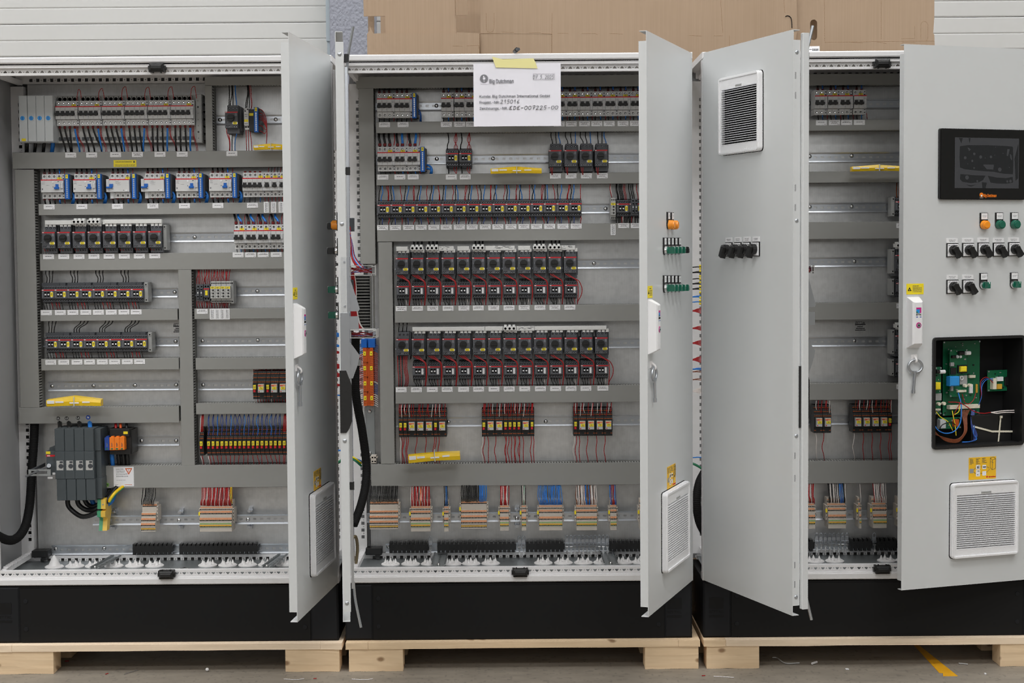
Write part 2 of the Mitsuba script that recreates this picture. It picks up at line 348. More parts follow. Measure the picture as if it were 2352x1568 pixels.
# ---- doors.  local frame of a door: x to the viewer's right on its outer face, y into it, z up
class Door:
    def __init__(s, ci, hinge, ang, right, W=.597, name='door'):
        s.W, s.right = W, right
        X = XS[ci][1] - .001 if right else XS[ci][0] + .001
        ca, sa = math.cos(ang), math.sin(ang)
        d = np.array([ca, -sa, 0])      # hinge -> free
        if hinge is not None: X = hinge
        Y0 = -.004
        o = np.array([X, Y0, 0])
        s.o = o + d * W if right else o
        s.ex = -d if right else d
        s.ez = np.array([0, 0, 1.0]); s.ey = np.cross(s.ez, s.ex)
        m = np.eye(4); m[:3, 0], m[:3, 1], m[:3, 2], m[:3, 3] = s.ex, s.ey, s.ez, s.o
        s.T = T(m.tolist()); s.key = cabs[ci] + '__' + name
    def loc(s, u, v, y=0.0):
        d = ray(u, v); t = ((s.o + s.ey * y - CAM) @ s.ey) / (d @ s.ey)
        q = CAM + d * t - s.o
        return np.array([q @ s.ex, y, q @ s.ez])
ZB, ZT = .302, 2.098
def door_mesh(W, right, hole=None, fl=.025):
    m = M(); body = sbox(0, ZB, W, ZT)
    if hole is not None: body = body.difference(hole)
    m.tm(extr(body, 0, .0018))
    fx = 0 if right else W                      # free edge
    for x, c in ((fx, .031), (W - fx, .031)):
        a, b = (x, x + .002) if x == 0 else (x - .002, x)
        m.cbox(a, b, 0, fl, ZB + c, ZT - c, .0004)
    # inner return lips
    m.box(0, .014, fl - .002, fl, ZB + .031, ZT - .031).box(W - .014, W, fl - .002, fl, ZB + .031, ZT - .031)
    m.box(0, W, 0, fl * .9, ZB, ZB + .002).box(0, W, 0, fl * .9, ZT - .002, ZT)
    return m.mesh()
D1R = Door(0, -.6045, 1.672, True); D2R = Door(1, .6155, 1.914, True); D3L = Door(2, .651, 1.2135, False); D3R = Door(2, 1.8485, math.pi - .335, True)
d2ang = math.acos((.5255 * -1 + .584) / .597); D2L = Door(1, -.584, d2ang, False, name='door')
put(D1R.key, door_mesh(D1R.W, True), 'm_door', tw=D1R.T)
put(D2L.key, door_mesh(D2L.W, False), 'm_door', tw=D2L.T)
D2R.key += '_001'; put(D2R.key, door_mesh(D2R.W, True), 'm_door', tw=D2R.T)
put(D3L.key, door_mesh(D3L.W, False), 'm_door', tw=D3L.T)
D3R.key += '_001'
w0, w1 = D3R.loc(2141, 775), D3R.loc(2352, 1028)
WX0, WZ1 = w0[0], w0[2]; WZ0 = D3R.loc(2141, 1032)[2]; WX1 = min(WX0 + .36, .56)
put(D3R.key, door_mesh(D3R.W, True, sbox(WX0 + .006, WZ0 + .006, WX1 - .006, WZ1 - .006)), 'm_door', tw=D3R.T)
# lock rods, handles' inner side on the two left doors
def rods(D, zs_black, dy=0.0):
    W = D.W
    r = M()
    x = W - .012
    zt, zb = ZT - .005, ZB + .0
    r.tube(spline([(x + .006, .055, zt + .02), (x, .045, zt - .03), (x - .004, .038, zt - .07), (x - .004, .034, zt - .12)], 4), .0045)
    r.tube(spline([(x + .006, .055, zb - .02), (x, .045, zb + .03), (x - .004, .038, zb + .07), (x - .004, .034, zb + .12)], 4), .0045)
    r.box(x - .009, x + .002, .028, .036, zb + .1, 1.09).box(x - .009, x + .002, .028, .036, 1.42, zt - .1)
    put(D.key + '__lock_rod', r.mesh(), 'm_zinc', tw=D.T @ T().translate([0, dy * .8, 0]))
    for i, z in enumerate(zs_black):
        put(D.key + '__rod_guide' + (f'_{i:03d}' if i else ''), M().cbox(x - .008, x + .004, .026 + dy, .040 + dy, z - .012, z + .012, .002).mesh(), 'm_black', tw=D.T)
    lk = M().cbox(x - .006, x + .004, .006, .034, 1.25, 1.42, .001).cbox(x - .006, x + .006, .004, .032, 1.05, 1.25, .001).box(x - .003, x - .001, .03, .06, 1.2, 1.24)
    t = Polygon([(.03, 1.36), (.034, 1.36), (.064, 1.262), (.06, 1.255), (.03, 1.255)]); lk.tm(xprof(t, x - .005, x - .003))
    t = Polygon([(.03, 1.165), (.062, 1.12), (.055, 1.09), (.04, 1.05), (.03, 1.05)]); lk.tm(xprof(t, x - .005, x - .003))
    for z in (1.405, 1.27, 1.22, 1.15): lk.box(x + .004, x + .0055, .016, .022, z - .003, z + .003)
    put(D.key + '__lock_gear', lk.mesh(), 'm_zinc', tw=D.T @ T().translate([.008, dy, 0]))
    hb = Polygon([(-.006, 1.075), (.014, 1.075), (.03, 1.03), (.03, .92), (.02, .895), (.012, .885), (-.006, .885)])
    put(D.key + '__swing_handle', xprof(hb, x - .014, W + .004), 'm_black', tw=D.T @ T().translate([0, .006 + dy, 0]))
    sc_ = M()
    for z in (2.03, 1.52, .86, .36):
        g = trimesh.creation.icosphere(1, 1.0); v = g.vertices * [.003, .0065, .0065] + [W + .0005, .013, z]; sc_.raw(v, g.faces)
    put(D.key + '__edge_screws', sc_.mesh(), 'm_zinc', True, tw=D.T); tag(D.key + '__edge_screws', kind='stuff')
rods(D2L, (2.02, 1.68, .72)); rods(D3L, (2.02, 1.68, .72), .021)
ef = M()
for z in (1.96, 1.9, 1.62, 1.56, .8, .73, .46, .40): ef.box(D3L.W - .0005, D3L.W + .001, .006, .010, z - .01, z + .01)
put(D3L.key + '__edge_slots', ef.mesh(), 'm_side', tw=D3L.T); tag(D3L.key + '__edge_slots', kind='stuff')
ef = M().cbox(D3L.W - .004, D3L.W + .012, .027, .048, ZB + .02, ZT - .01, .002).mesh()
put(D3L.key + '__edge_profile', ef, 'm_door', tw=D3L.T)

# ------------------------------------------------------------------ small shared builders
def inst(base, tm, tw, label, cat, group=None):
    key = num(base); tag(key, label, cat, group)
    for part, p in tm:
        st = part.endswith('*'); part = part.rstrip('*'); k = f'{key}__{part}'
        scene[k] = dict(p, to_world=tw)
        if st: labels[k] = {'kind': 'stuff'}
    return key
def rowpos(us, v0, Y, u0=None):
    u0 = us[0] if u0 is None else u0
    z = at(u0, v0, Y)[2]; return [np.array([at(u, v0 - .0078 * (u - u0), Y)[0], Y, z]) for u in us]
def tr(p): return T().translate([float(x) for x in p])
def printed(w, h, lines, seed, y=-.0003):
    """rows of small broken dashes: print too small to read"""
    r = random.Random(seed); m = M()
    for (cz, frac, th, al) in lines:
        L = w * frac; x = (w - L) / 2 if al == 'c' else (w * .94 - L if al == 'r' else w * .06)
        end = x + L
        while x < end - .0005:
            q = min(r.uniform(.12, .3) * L + .0008, end - x); m.box(x, x + q, y, 0, cz * h - th / 2, cz * h + th / 2); x += q + .0009
    return m.mesh()
_lp = []
def label_tmpl(w, h, kind):
    L = {0: [(.58, .62, .0016, 'c'), (.18, .16, .0012, 'r')], 1: [(.72, .6, .0013, 'c'), (.5, .8, .0013, 'c'), (.16, .16, .0012, 'r')], 2: [(.76, .8, .0013, 'c'), (.54, .5, .0012, 'c'), (.34, .6, .0012, 'c'), (.14, .18, .0012, 'r')]}[kind]
    b = extr(rrect(w, h, .001, w / 2, h / 2), 0, .0012)
    return [('plate', ply(b, 'm_white')), ('print*', ply(printed(w, h, L, kind), 'm_ink'))]
YD = .285
LBL = [label_tmpl(25 * sc(YD), 11.4 * sc(YD), k) for k in range(3)]
def vlabel():
    w, h = 11.4 * sc(YD), 25 * sc(YD); b = extr(rrect(w, h, .001, w / 2, h / 2), 0, .0012); m = M()
    r = random.Random(3)
    for xx in (.3, .48, .66):
        z = .08 * h
        while z < h * .86:
            q = r.uniform(.1, .22) * h; m.box(xx * w, xx * w + .0012, -.0003, 0, z, min(z + q, h * .92)); z += q + .001
    return [('plate', ply(b, 'm_white')), ('print*', ply(m.mesh(), 'm_ink'))]
VL = vlabel()
def white_labels(us, v0, kind, where, what, cat='label', vert=False, names=None):
    h = (25 if vert else 11.4)
    ps = rowpos(us, v0 + h, YD - .0016)
    for i, p in enumerate(ps):
        k = kind[i % len(kind)] if isinstance(kind, (list, tuple)) else kind
        nm = f'{ORD[i]} white printed {"upright " if vert else ""}label {what} {where}' if len(us) > 1 else f'white printed {"upright " if vert else ""}label {what} {where}'
        inst('printed_label', VL if vert else LBL[k], tr(p), nm, 'label', f'white labels {where}')
# ducts ---------------------------------------------------------------
def duct(u0, u1, v0, v1, label, vert=False, depth=.078, Y=YD, ends=True, m='m_duct'):
    a, b = at(u0, v0, Y), at(u1, v1, Y)
    if not vert:
        x0, x1 = a[0], b[0]; z1 = at((u0 + u1) / 2, v0 - .0078 * (u1 - u0) / 2, Y)[2]; z0 = at((u0 + u1) / 2, v1 - .0078 * (u1 - u0) / 2, Y)[2]
    else:
        x0, x1 = a[0], b[0]; z1, z0 = a[2], b[2]
    key = num('cable_duct'); tag(key, label, 'cable duct')
    c = M().cbox(x0, x1, Y, Y + .007, z0, z1, .0012)
    put(key + '__cover', c.mesh(), m)
    w = M(); w.box(x0, x1, Y + depth - .002, Y + depth, z0 + .001, z1 - .001)
    if not vert:
        for za in (z0 + .0015, z1 - .0035):
            w.box(x0, x1, Y + depth * .62, Y + depth, za, za + .002).box(x0, x1, Y + .005, Y + .009, za, za + .002)
    else:
        for xa in (x0 + .0015, x1 - .0035):
            w.box(xa, xa + .002, Y + depth * .62, Y + depth, z0, z1).box(xa, xa + .002, Y + .005, Y + .009, z0, z1)
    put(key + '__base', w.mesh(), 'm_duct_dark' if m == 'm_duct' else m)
    g = M()
    if not vert:
        for x in np.arange(x0 + .002, x1 - .006, .010):
            for za in (z0 + .0015, z1 - .0035): g.box(x, x + .0062, Y + .008, Y + depth * .64, za, za + .002)
    else:
        for z in np.arange(z0 + .002, z1 - .006, .010):
            for xa in (x0 + .0015, x1 - .0035): g.box(xa, xa + .002, Y + .008, Y + depth * .64, z, z + .0062)
    put(key + '__fingers', g.mesh(), m); labels[key + '__fingers'] = {'kind': 'stuff'}
    return key
# rails ---------------------------------------------------------------
def rail(u0, u1, v, label, screws=(), Y=.3635, h=.035, slots=True, lift=0.0):
    """v: centre line at u0"""
    x0, x1 = at(u0, v, Y)[0], at(u1, v, Y)[0]; zc = at(u0, v, Y - .006)[2]
    key = num('mounting_rail'); tag(key, label, 'mounting rail')
    m = M()
    web = sbox(x0, zc - h * .36, x1, zc + h * .36)
    if slots:
        web = web.difference(unary_union([sbox(x - .0048, zc - .0026, x + .0048, zc + .0026).buffer(.0012, 2) for x in np.arange(x0 + .012, x1 - .01, .025)]))
    m.tm(extr(web, Y - .0012, Y))
    for s in (-1, 1):
        q = [(Y, zc + s * h * .34), (Y - .0062, zc + s * h * .36), (Y - .0075, zc + s * h * .5), (Y - .0062, zc + s * h * .5), (Y - .0050, zc + s * h * .385), (Y, zc + s * h * .37)]
        m.tm(xprof(Polygon(q).buffer(0), x0, x1))
    put(key + '__channel', m.mesh(), 'm_zinc')
    for i, (u, vv) in enumerate(screws):
        p = at(u, vv, Y - .004)
        s = trimesh.creation.uv_sphere(1.0, count=[8, 12]); v_ = s.vertices * [.0072, .0042, .0072] + [p[0], Y - .003, p[2]]
        g = M().raw(v_, s.faces)
        put(key + '__screw' + (f'_{i:03d}' if i else ''), g.mesh(), 'm_chrome', True)
    return key
# device templates ------------------------------------------------------
def mcb(n, Y, aux=True, kind='mcb'):
    k = sc(Y); p = 11.4; W = p * n; a = 6.0 if aux else 0
    b, ax, st, tg, op, sw = M(k), M(k), M(k), M(k), M(k), M(k)
    for i in range(n):
        x0, x1 = p * i + .12, p * (i + 1) - .12
        b.C(x0, x1, -14, -1, 16, 80, .4); b.C(x0, x1, 28.6, 42, 16, 80, .4)
        if kind == 'mcb': b.C(x0, x1, -1.3, 9, 0, 80, .3).C(x0, x1, 20, 28, 0, 80, .4).B(x0, x1, 9, 20, 2.5, 80).B(x0, x0 + 1.2, 9, 20, 0, 4).B(x1 - 1.2, x1, 9, 20, 0, 4)
        op.D(p * i + 5.4, -8.5, 2.4, 15.4, 17, 10); op.D(p * i + 5.8, 36.3, 2.4, 15.4, 17, 10)
        sw.D(p * i + 5.6, -8.3, 1.4, 15, 16, 8); sw.D(p * i + 6, 36.6, 1.4, 15, 16, 8)
        if kind == 'mcb': tg.B(p * i + 1.8, p * i + 8.6, 9.8, 15, -3, 2)
    if kind == 'mcb':
        tg.C(.4, W - 1.2, 14.2, 19.6, -9, -1, .6)
        for i in range(n): tg.B(p * i + 4, p * i + 6.5, 19, 20.8, -7, -1)
    else:
        b.C(.1, W - .1, -1.3, 28, 0, 80, .4)
    if aux:
        ax.C(W + .12, W + a - .12, -14, -1, 16, 80, .3).C(W + .12, W + a - .12, -1.3, 28, 0, 80, .3).C(W + .12, W + a - .12, 28.6, 42, 16, 80, .3)
        ax.C(W - .6, W + a - .3, 7, 20, -5, 1, 1.2)
        for vv, r in ((-10, 1.3), (-3.5, 1.4), (31, 1.2), (37, 1.3)): op.D(W + 3.4, vv, r, 15.4, 17, 8)
    st.B(.1, W + a - .3, -1.3, 1.1, -.5, .5)
    tgm = M(k).B(W - 10.3, W - .8, -6.6, -1.5, 14.6, 16)
    ink = M(k).B(W - 8.5, W - 4, -5.6, -4.8, 14.4, 15).B(W - 6.5, W - 3.6, -3.4, -2.6, 14.4, 15)
    out = [('body', ply(b.mesh(), 'm_mcb')), ('red_stripe', ply(st.mesh(), 'm_red')), ('terminal_openings*', ply(op.mesh(), 'm_hole')), ('terminal_screws*', ply(sw.mesh(), 'm_chrome')), ('marker_tag', ply(tgm.mesh(), 'm_yellow')), ('marker_tag__print*', ply(ink.mesh(), 'm_ink'))]
    if aux: out.append(('auxiliary_contact', ply(ax.mesh(), 'm_mcb_aux')))
    if kind == 'mcb': out.append(('toggle', ply(tg.mesh(), 'm_black')))
    if kind == 'rcd':
        tb = M(k).C(31.5, 42, 16, 21, -9, 0, .8).B(34, 40.5, 9.5, 16, -4, 0)
        out.append(('toggle', ply(tb.mesh(), 'm_blue')))
        d = M(k).D(28, 15.5, .9, -.6, 1, 8).B(38, 42, 3, 4.2, -.5, 1)
        out.append(('test_mark*', ply(d.mesh(), 'm_black')))
        out.append(('test_button', ply(M(k).D(28, 4.5, 2.4, -2, 1, 10).mesh(), 'm_white')))
        out.append(('print*', ply(M(k).B(2, 9, 4, 4.6, -.3, .3).B(2, 8, 7, 7.6, -.3, .3).B(2, 9, 9, 9.6, -.3, .3).B(12, 20, 12, 12.6, -.3, .3).B(2, 5, 19, 22.5, -.3, .3).mesh(), 'm_ink_soft')))
    if kind == 'rcd2':
        tb = M(k).C(-6, 7, 16, 20, -9, 0, .8).B(1, 9, 10, 17, -5, 0)
        out.append(('toggle', ply(tb.mesh(), 'm_blue')))
        ax2 = M(k).C(-7, -.2, -1.3, 28, 0, 80, .3).C(-3, -.2, -8, -1, 16, 80, .3).C(0, 8, 28, 43, 12, 80, .3)
        out.append(('auxiliary_contact', ply(ax2.mesh(), 'm_mcb_aux')))
        out.append(('test_mark*', ply(M(k).D(33, 24.5, .9, -.6, 1, 8).B(6, 9.5, 21, 22, -.5, 1).mesh(), 'm_black')))
        out.append(('test_button', ply(M(k).B(37, 41, 23, 27, -1.5, 1).mesh(), 'm_white')))
        out.append(('print*', ply(M(k).B(14, 22, 4, 4.6, -.3, .3).B(14, 26, 6.5, 7.1, -.3, .3).B(14, 24, 9, 9.6, -.3, .3).B(18, 26, 12, 12.6, -.3, .3).mesh(), 'm_ink_soft')))
    return out
def contactor(Y, yellow=True):
    k = sc(Y); W = 29.1
    b, op, sw = M(k), M(k), M(k)
    b.C(.15, W - .15, -10, -1.5, 13, 85, .5).C(.15, W - .15, -2, 19, 0, 85, .5).C(.15, W - .15, 18.5, 27.5, 13, 85, .5)
    b.B(.5, W - .5, 27, 31, 26, 85).B(.5, W - .5, -13, -10, 26, 85)
    for i in range(5):
        x = 3.2 + i * 5.6
        op.D(x, -5.3, 2.2, 12.3, 14, 9).D(x + .1, 23.2, 2.2, 12.3, 14, 9); sw.D(x + .3, -5, .95, 12, 13, 6).D(x + .4, 23.5, .95, 12, 13, 6)
    st = M(k).B(.2, W - .2, -1.6, 1.0, -.5, .5)
    rec = M(k).B(6, 11.4, 4.2, 14.5, -.4, .4).B(12.8, 18.4, 4.2, 14.5, -.4, .4)
    lo = M(k).B(.8, 5, -1.1, .5, -.8, 0)
    tx = M(k)
    for j in range(6): tx.B(1.4, 2.8, 4 + j * 2.3, 5.2 + j * 2.3, -.4, .3)
    for j in range(5): tx.B(26.8, 27.8, 5 + j * 2.0, 6 + j * 2.0, -.4, .3)
    out = [('body', ply(b.mesh(), 'm_dark')), ('red_stripe', ply(st.mesh(), 'm_red')), ('red_stripe__logo', ply(lo.mesh(), 'm_white')), ('terminal_openings*', ply(op.mesh(), 'm_hole')), ('terminal_screws*', ply(sw.mesh(), 'm_zinc')),
           ('indicator_recess*', ply(rec.mesh(), 'm_hole')), ('indicator', ply(M(k).C(7.3, 10.8, 8, 11.8, -3, .5, .5).mesh(), 'm_white')), ('indicator_001', ply(M(k).C(14.2, 17.7, 8, 11.8, -3, .5, .5).mesh(), 'm_white')), ('print*', ply(tx.mesh(), 'm_ink_soft'))]
    if yellow: out += [('marker_tag', ply(M(k).C(20, 26, 4.6, 15, -1.5, .5, .5).mesh(), 'm_yellow')), ('marker_tag__holder', ply(M(k).B(21, 25, 3, 16.6, -.8, .5).mesh(), 'm_white')), ('marker_tag__print*', ply(M(k).B(22, 22.8, 7, 12, -1.8, -1).B(23.6, 24.4, 7, 11, -1.8, -1).mesh(), 'm_ink'))]
    else: out.append(('marker_holder', ply(M(k).C(20.5, 25.3, 3.4, 17, -1, .5, .4).mesh(), 'm_white')))
    return out
def motor_switch(Y, on=True):
    k = sc(Y); W = 29
    b = M(k).C(4, W + .2, -17, -2, 15, 95, .5).C(0, W, -2, 35.5, 0, 95, .6).C(2.5, W + 2, 35, 47, 20, 95, .5).B(W, W + 4, -15, 40, 40, 95)
    op, sw = M(k), M(k)
    for i in range(3): op.D(8.5 + i * 8.8, -11, 2.2, 14.2, 16, 9); sw.D(8.6 + i * 8.8, -10.7, .9, 14, 15, 6)
    for x in (4, 9, 20.5, 25.6): op.D(x, 32, 2.0, -.5, 2, 9); sw.D(x + .2, 32.3, 1.0, -.9, 1, 6)
    st = M(k).B(0, W, -1.8, .9, -.6, .5); lo = M(k).B(.6, 4.4, -1.3, .3, -.9, 0)
    kn = M(k).D(13.4, 12.3, 8.2, -11, 0, 20).D(13.4, 12.3, 8.6, -4, 0, 20)
    kn.B(6.5, 20.3, 10.8, 13.8, -17, -10)
    mk = M(k).B(22.5, 27, 1.5, 8, -.4, .3).D(3.5, 12, 1.1, -.5, .3, 6).D(6, 22, 1.3, -.5, .3, 6).B(12.5, 14, 2.2, 3.4, -.4, .3).B(11, 15, 31.5, 32.5, -.4, .3)
    tgm = M(k).C(18, 27.5, 21.2, 27, -1.5, .5, .6)
    return [('body', ply(b.mesh(), 'm_dark')), ('red_stripe', ply(st.mesh(), 'm_red')), ('red_stripe__logo', ply(lo.mesh(), 'm_white')), ('rotary_knob', ply(kn.mesh(), 'm_black', 30)), ('terminal_openings*', ply(op.mesh(), 'm_hole')), ('terminal_screws*', ply(sw.mesh(), 'm_zinc')),
            ('print*', ply(mk.mesh(), 'm_ink_soft')), ('marker_tag', ply(tgm.mesh(), 'm_yellow')), ('marker_tag__holder', ply(M(k).B(16.5, 29, 22, 26.4, -.9, .5).mesh(), 'm_white')), ('marker_tag__print*', ply(M(k).B(20, 25, 22.6, 23.3, -1.8, -1).B(21, 24.6, 24.8, 25.5, -1.8, -1).mesh(), 'm_ink'))]
def relay(Y, wide=False):
    k = sc(Y); W = 19.9 if wide else 10.2
    b = M(k).C(.1, W - .1, -31, -21, 22, 75, .4).C(.1, W - .1, -21.5, -12, 14, 75, .4).C(.1, W - .1, -12.5, -3.5, 7, 75, .4).C(.1, W - .1, -4, 20, 4, 75, .4).C(.1, W - .1, 19.5, 33, 10, 75, .5)
    o, s = M(k), M(k); n = 8 if wide else 4
    for vv, y in ((-26, 22), (-17, 14), (-7.5, 7)):
        for i in range(n): o.B(.9 + i * (W - 1) / n, .9 + i * (W - 1) / n + 1.5, vv, vv + 1.5, y - 1, y + 1); s.B(1.1 + i * (W - 1) / n, 2 + i * (W - 1) / n, vv - 3.2, vv - 2.4, y - .6, y + 1)
    for i in ((0, 1, 6, 7) if wide else range(4)): o.B(.9 + i * (W - 1) / n, .9 + i * (W - 1) / n + 1.5, 26, 27.6, 9, 11)
    out = [('socket', ply(b.mesh(), 'm_black')), ('release_levers*', ply(o.mesh(), 'm_orange_dark')), ('test_points*', ply(s.mesh(), 'm_grey'))]
    if wide:
        out += [('relay_case', ply(M(k).C(3.3, 17, -2.5, 17, -14, 5, .8).mesh(), 'm_clear')), ('relay_case__print*', ply(M(k).B(4, 16, -1.5, 2.5, -14.4, -13.5).mesh(), 'm_lever')), ('relay_case__arrow', ply(M(k).B(4, 10.5, .6, 2.4, -14.8, -13.5).B(5, 7, 13, 15.4, -14.8, -13.5).mesh(), 'm_red')),
                ('marker_tag', ply(M(k).C(6, 15.8, 3.6, 10, -16, -13.8, .4).mesh(), 'm_yellow')), ('marker_tag__print*', ply(M(k).B(8, 13, 5, 5.8, -16.3, -15.5).B(9, 13.6, 7.4, 8.2, -16.3, -15.5).mesh(), 'm_ink'))]
    else:
        out += [('marker_tag', ply(M(k).C(1.8, 7.8, 0, 10, -4, 5, .4).mesh(), 'm_yellow')), ('marker_tag__print*', ply(M(k).B(3.2, 4, 2, 8, -4.3, -3.5).B(5.4, 6.2, 2.5, 7.5, -4.3, -3.5).mesh(), 'm_ink')), ('lever', ply(M(k).C(1.8, 6.8, 11.2, 16.8, -3, 5, .5).mesh(), 'm_red'))]
    return out
def nblock(Y):
    k = sc(Y); b = M(k).C(0, 9.4, -13, 44, 0, 20, .6); bk = M(k).B(.5, 9, -12, 43, 20, 80).B(9, 12.5, -10, 42, 14, 80); s = M(k)
    for i in range(10): s.D(4.8, 1 + i * 4.25, 1.7, -.6, 2, 8)
    return [('body', ply(b.mesh(), 'm_blue')), ('carrier', ply(bk.mesh(), 'm_dark2')), ('terminal_screws*', ply(s.mesh(), 'm_zinc')), ('marker_tag', ply(M(k).B(2, 7.6, -12, -3.4, -.8, .5).mesh(), 'm_yellow')), ('marker_tag__print*', ply(M(k).B(3.6, 4.4, -10, -6, -1, 0).B(5.4, 6, -10, -6, -1, 0).mesh(), 'm_ink'))]
def end_clamp(Y, h=44, w=9):
    k = sc(Y); return [('body', ply(M(k).C(0, w, 0, h, 0, 60, .8).B(2, w - 2, 3, 9, -2, 4).mesh(), 'm_grey')), ('screw_openings*', ply(M(k).D(w / 2, 5, 1.6, -2.6, 0, 8).D(w / 2, h - 5, 1.6, -.6, 1, 8).mesh(), 'm_hole'))]
# wires -----------------------------------------------------------------
WM = dict(r='m_wire_red', k='m_wire_black', b='m_wire_blue', d='m_wire_dblue', w='m_wire_white', o='m_wire_orange', n='m_wire_brown', y='m_yellow', g='m_green')
WN = dict(r='red', k='black', b='blue', d='dark blue', w='white', o='orange', n='brown', y='yellow', g='green')
def wpts(pts): return spline([at(*p) for p in pts], 5)
def wire(pts, c, r, label, group, ferrule=None):
    key = num('wire'); tag(key, label, 'wire', group)
    p = wpts(pts)
    if ferrule is None: put(key, M().tube(p, r, 6).mesh(), WM[c], True)
    else:
        put(key + '__insulation', M().tube(p, r, 6).mesh(), WM[c], True)
        f = at(*ferrule); d = at(ferrule[0], ferrule[1] + 5, ferrule[2]) - f
        put(key + '__ferrule', M().tube([f - d * .5, f, f + d * .7], r * 1.35, 8).mesh(), 'm_ferrule', True)
class Bundle:
    def __init__(s): s.m = {}
    def add(s, pts, c, r): s.m.setdefault(c, M()).tube(wpts(pts), r, 5, cap=False)
    def done(s, label):
        for c, m in s.m.items():
            key = num('wire_bundle'); put(key, m.mesh(), WM[c], True); tag(key, f'{WN[c]} wires {label}', 'wires', kind='stuff')
# ================================================================== cabinet 1: ducts, rails, devices
L = 'in the left cabinet'
for a in [(28, 666, 350, 388, 'wide grey cable duct below the top breaker row of the left cabinet, with yellow sticker'),
          (470, 666, 176, 196, 'short dark grey duct near the roof above the small motor switch in the left cabinet'),
          (88, 666, 468.6, 494.5, 'grey cable duct under the blue toggle breakers of the left cabinet'),
          (91, 666, 583, 621.7, 'grey duct under the row of eight rotary motor switches in the left cabinet'),
          (92, 408, 711.5, 737.6, 'grey duct under the upper row of eight contactors in the left cabinet'),
          (446, 672, 708.5, 733, 'grey duct under the four grey timers in the left cabinet'),
          (94, 411, 824, 851, 'grey duct under the lower row of eight contactors in the left cabinet'),
          (449, 672, 822, 849, 'empty grey duct right of the upright duct, below a bare rail in the left cabinet'),
          (43, 411.5, 936, 973.3, 'grey duct carrying the round phase stickers above the main switch'),
          (450, 674, 926, 951.5, 'grey duct directly above the long row of yellow tagged relays in the left cabinet'),
          (229, 680, 1069.5, 1121.3, 'deep grey duct with white instruction sticker in the left cabinet')]:
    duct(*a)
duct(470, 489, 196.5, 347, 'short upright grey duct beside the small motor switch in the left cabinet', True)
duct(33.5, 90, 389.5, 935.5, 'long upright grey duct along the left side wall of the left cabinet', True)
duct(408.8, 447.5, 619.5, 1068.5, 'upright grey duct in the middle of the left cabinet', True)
rail(490, 668, 275.5, 'short rail behind the small motor switch near the top of the left cabinet', [(505, 275), (633, 274)])
rail(91, 668, 428, 'rail behind the blue toggle breakers of the left cabinet')
rail(93, 668, 547, 'rail carrying the eight rotary motor switches of the left cabinet', [(447, 544.5)])
rail(95, 408, 674, 'rail of the upper contactor row in the left cabinet', [(401, 670.5)])
rail(447, 672, 669, 'rail with one screw right of the grey timers in the left cabinet', [(591, 668)])
rail(96, 411, 786, 'rail of the lower contactor row in the left cabinet', [(403, 783.5)])
rail(455, 672, 784, 'bare rail with two screws right of the upright duct in the left cabinet', [(465, 782.5), (592, 781)])
rail(112, 411, 887, 'bare rail with four screws above the yellow bag in the left cabinet', [(119.5, 886.5), (215, 885.5), (310, 884.5), (404.5, 883.5)])
rail(456, 672, 885, 'rail running into the relay block at the door edge of the left cabinet', [(466.5, 883.5)])
rail(226, 412, 1013.5, 'rail holding the orange surge arrester', [(231, 1013), (325, 1012), (404.5, 1011.5)])
rail(460, 674, 1018, 'rail behind the long relay row of the left cabinet', slots=False)
rail(214, 662, 1195, 'raised rail of the terminal blocks in the left cabinet', [(411, 1194.5), (569.5, 1193)], Y=.315)
rail(120, 668, 1263, 'bare lowest rail with the black clip strips in the left cabinet', [(128, 1260), (239, 1259)], h=.036)
for (u, v) in [(262, 1175), (416, 1175), (575, 1172), (259, 1210), (415, 1208), (574, 1208)]:
    p = at(u, v, .34); k = num('rail_bracket'); tag(k, 'small zinc rail bracket with a bolt on the mounting plate', 'bracket', 'rail brackets')
    put(k, M().box(p[0] - .009, p[0] + .009, .325, .365, p[2] - .003, p[2] + .003).box(p[0] - .007, p[0] + .007, .345, .365, p[2] - .011, p[2] + .011).cyl(p[0], p[2], .005, .318, .34, 8).mesh(), 'm_zinc')
# -- feeder modules with blue locks
YF = .225
k = sc(YF)
fm = [('body', ply(M(k).C(.4, 19.2, 0, 104.5, 0, 120, 1.0).mesh(), 'm_feeder')), ('lock_surround', ply(M(k).D(8.6, 52, 7.4, -2, 1, 16).mesh(), 'm_feeder', 30)), ('lock', ply(M(k).D(9, 51.6, 5, -4, 0, 16).mesh(), 'm_lock', 30)), ('lock__slot', ply(M(k).B(8.3, 9.5, 48.6, 54.6, -4.4, -3.5).mesh(), 'm_navy'))]
fm1 = fm + [('marker_tag', ply(M(k).B(5.5, 15, 97.5, 103.5, -.8, .5).mesh(), 'm_yellow'))]
for i, p in enumerate(rowpos([41.8, 61.8, 81.3, 100.8], 219.5, YF)):
    inst('feeder_module', fm1 if i == 0 else fm, tr(p), f'{ORD[i]} tall pale grey feeder module with round blue lock beside the six top breakers', 'electrical module', 'pale feeder modules with blue locks')
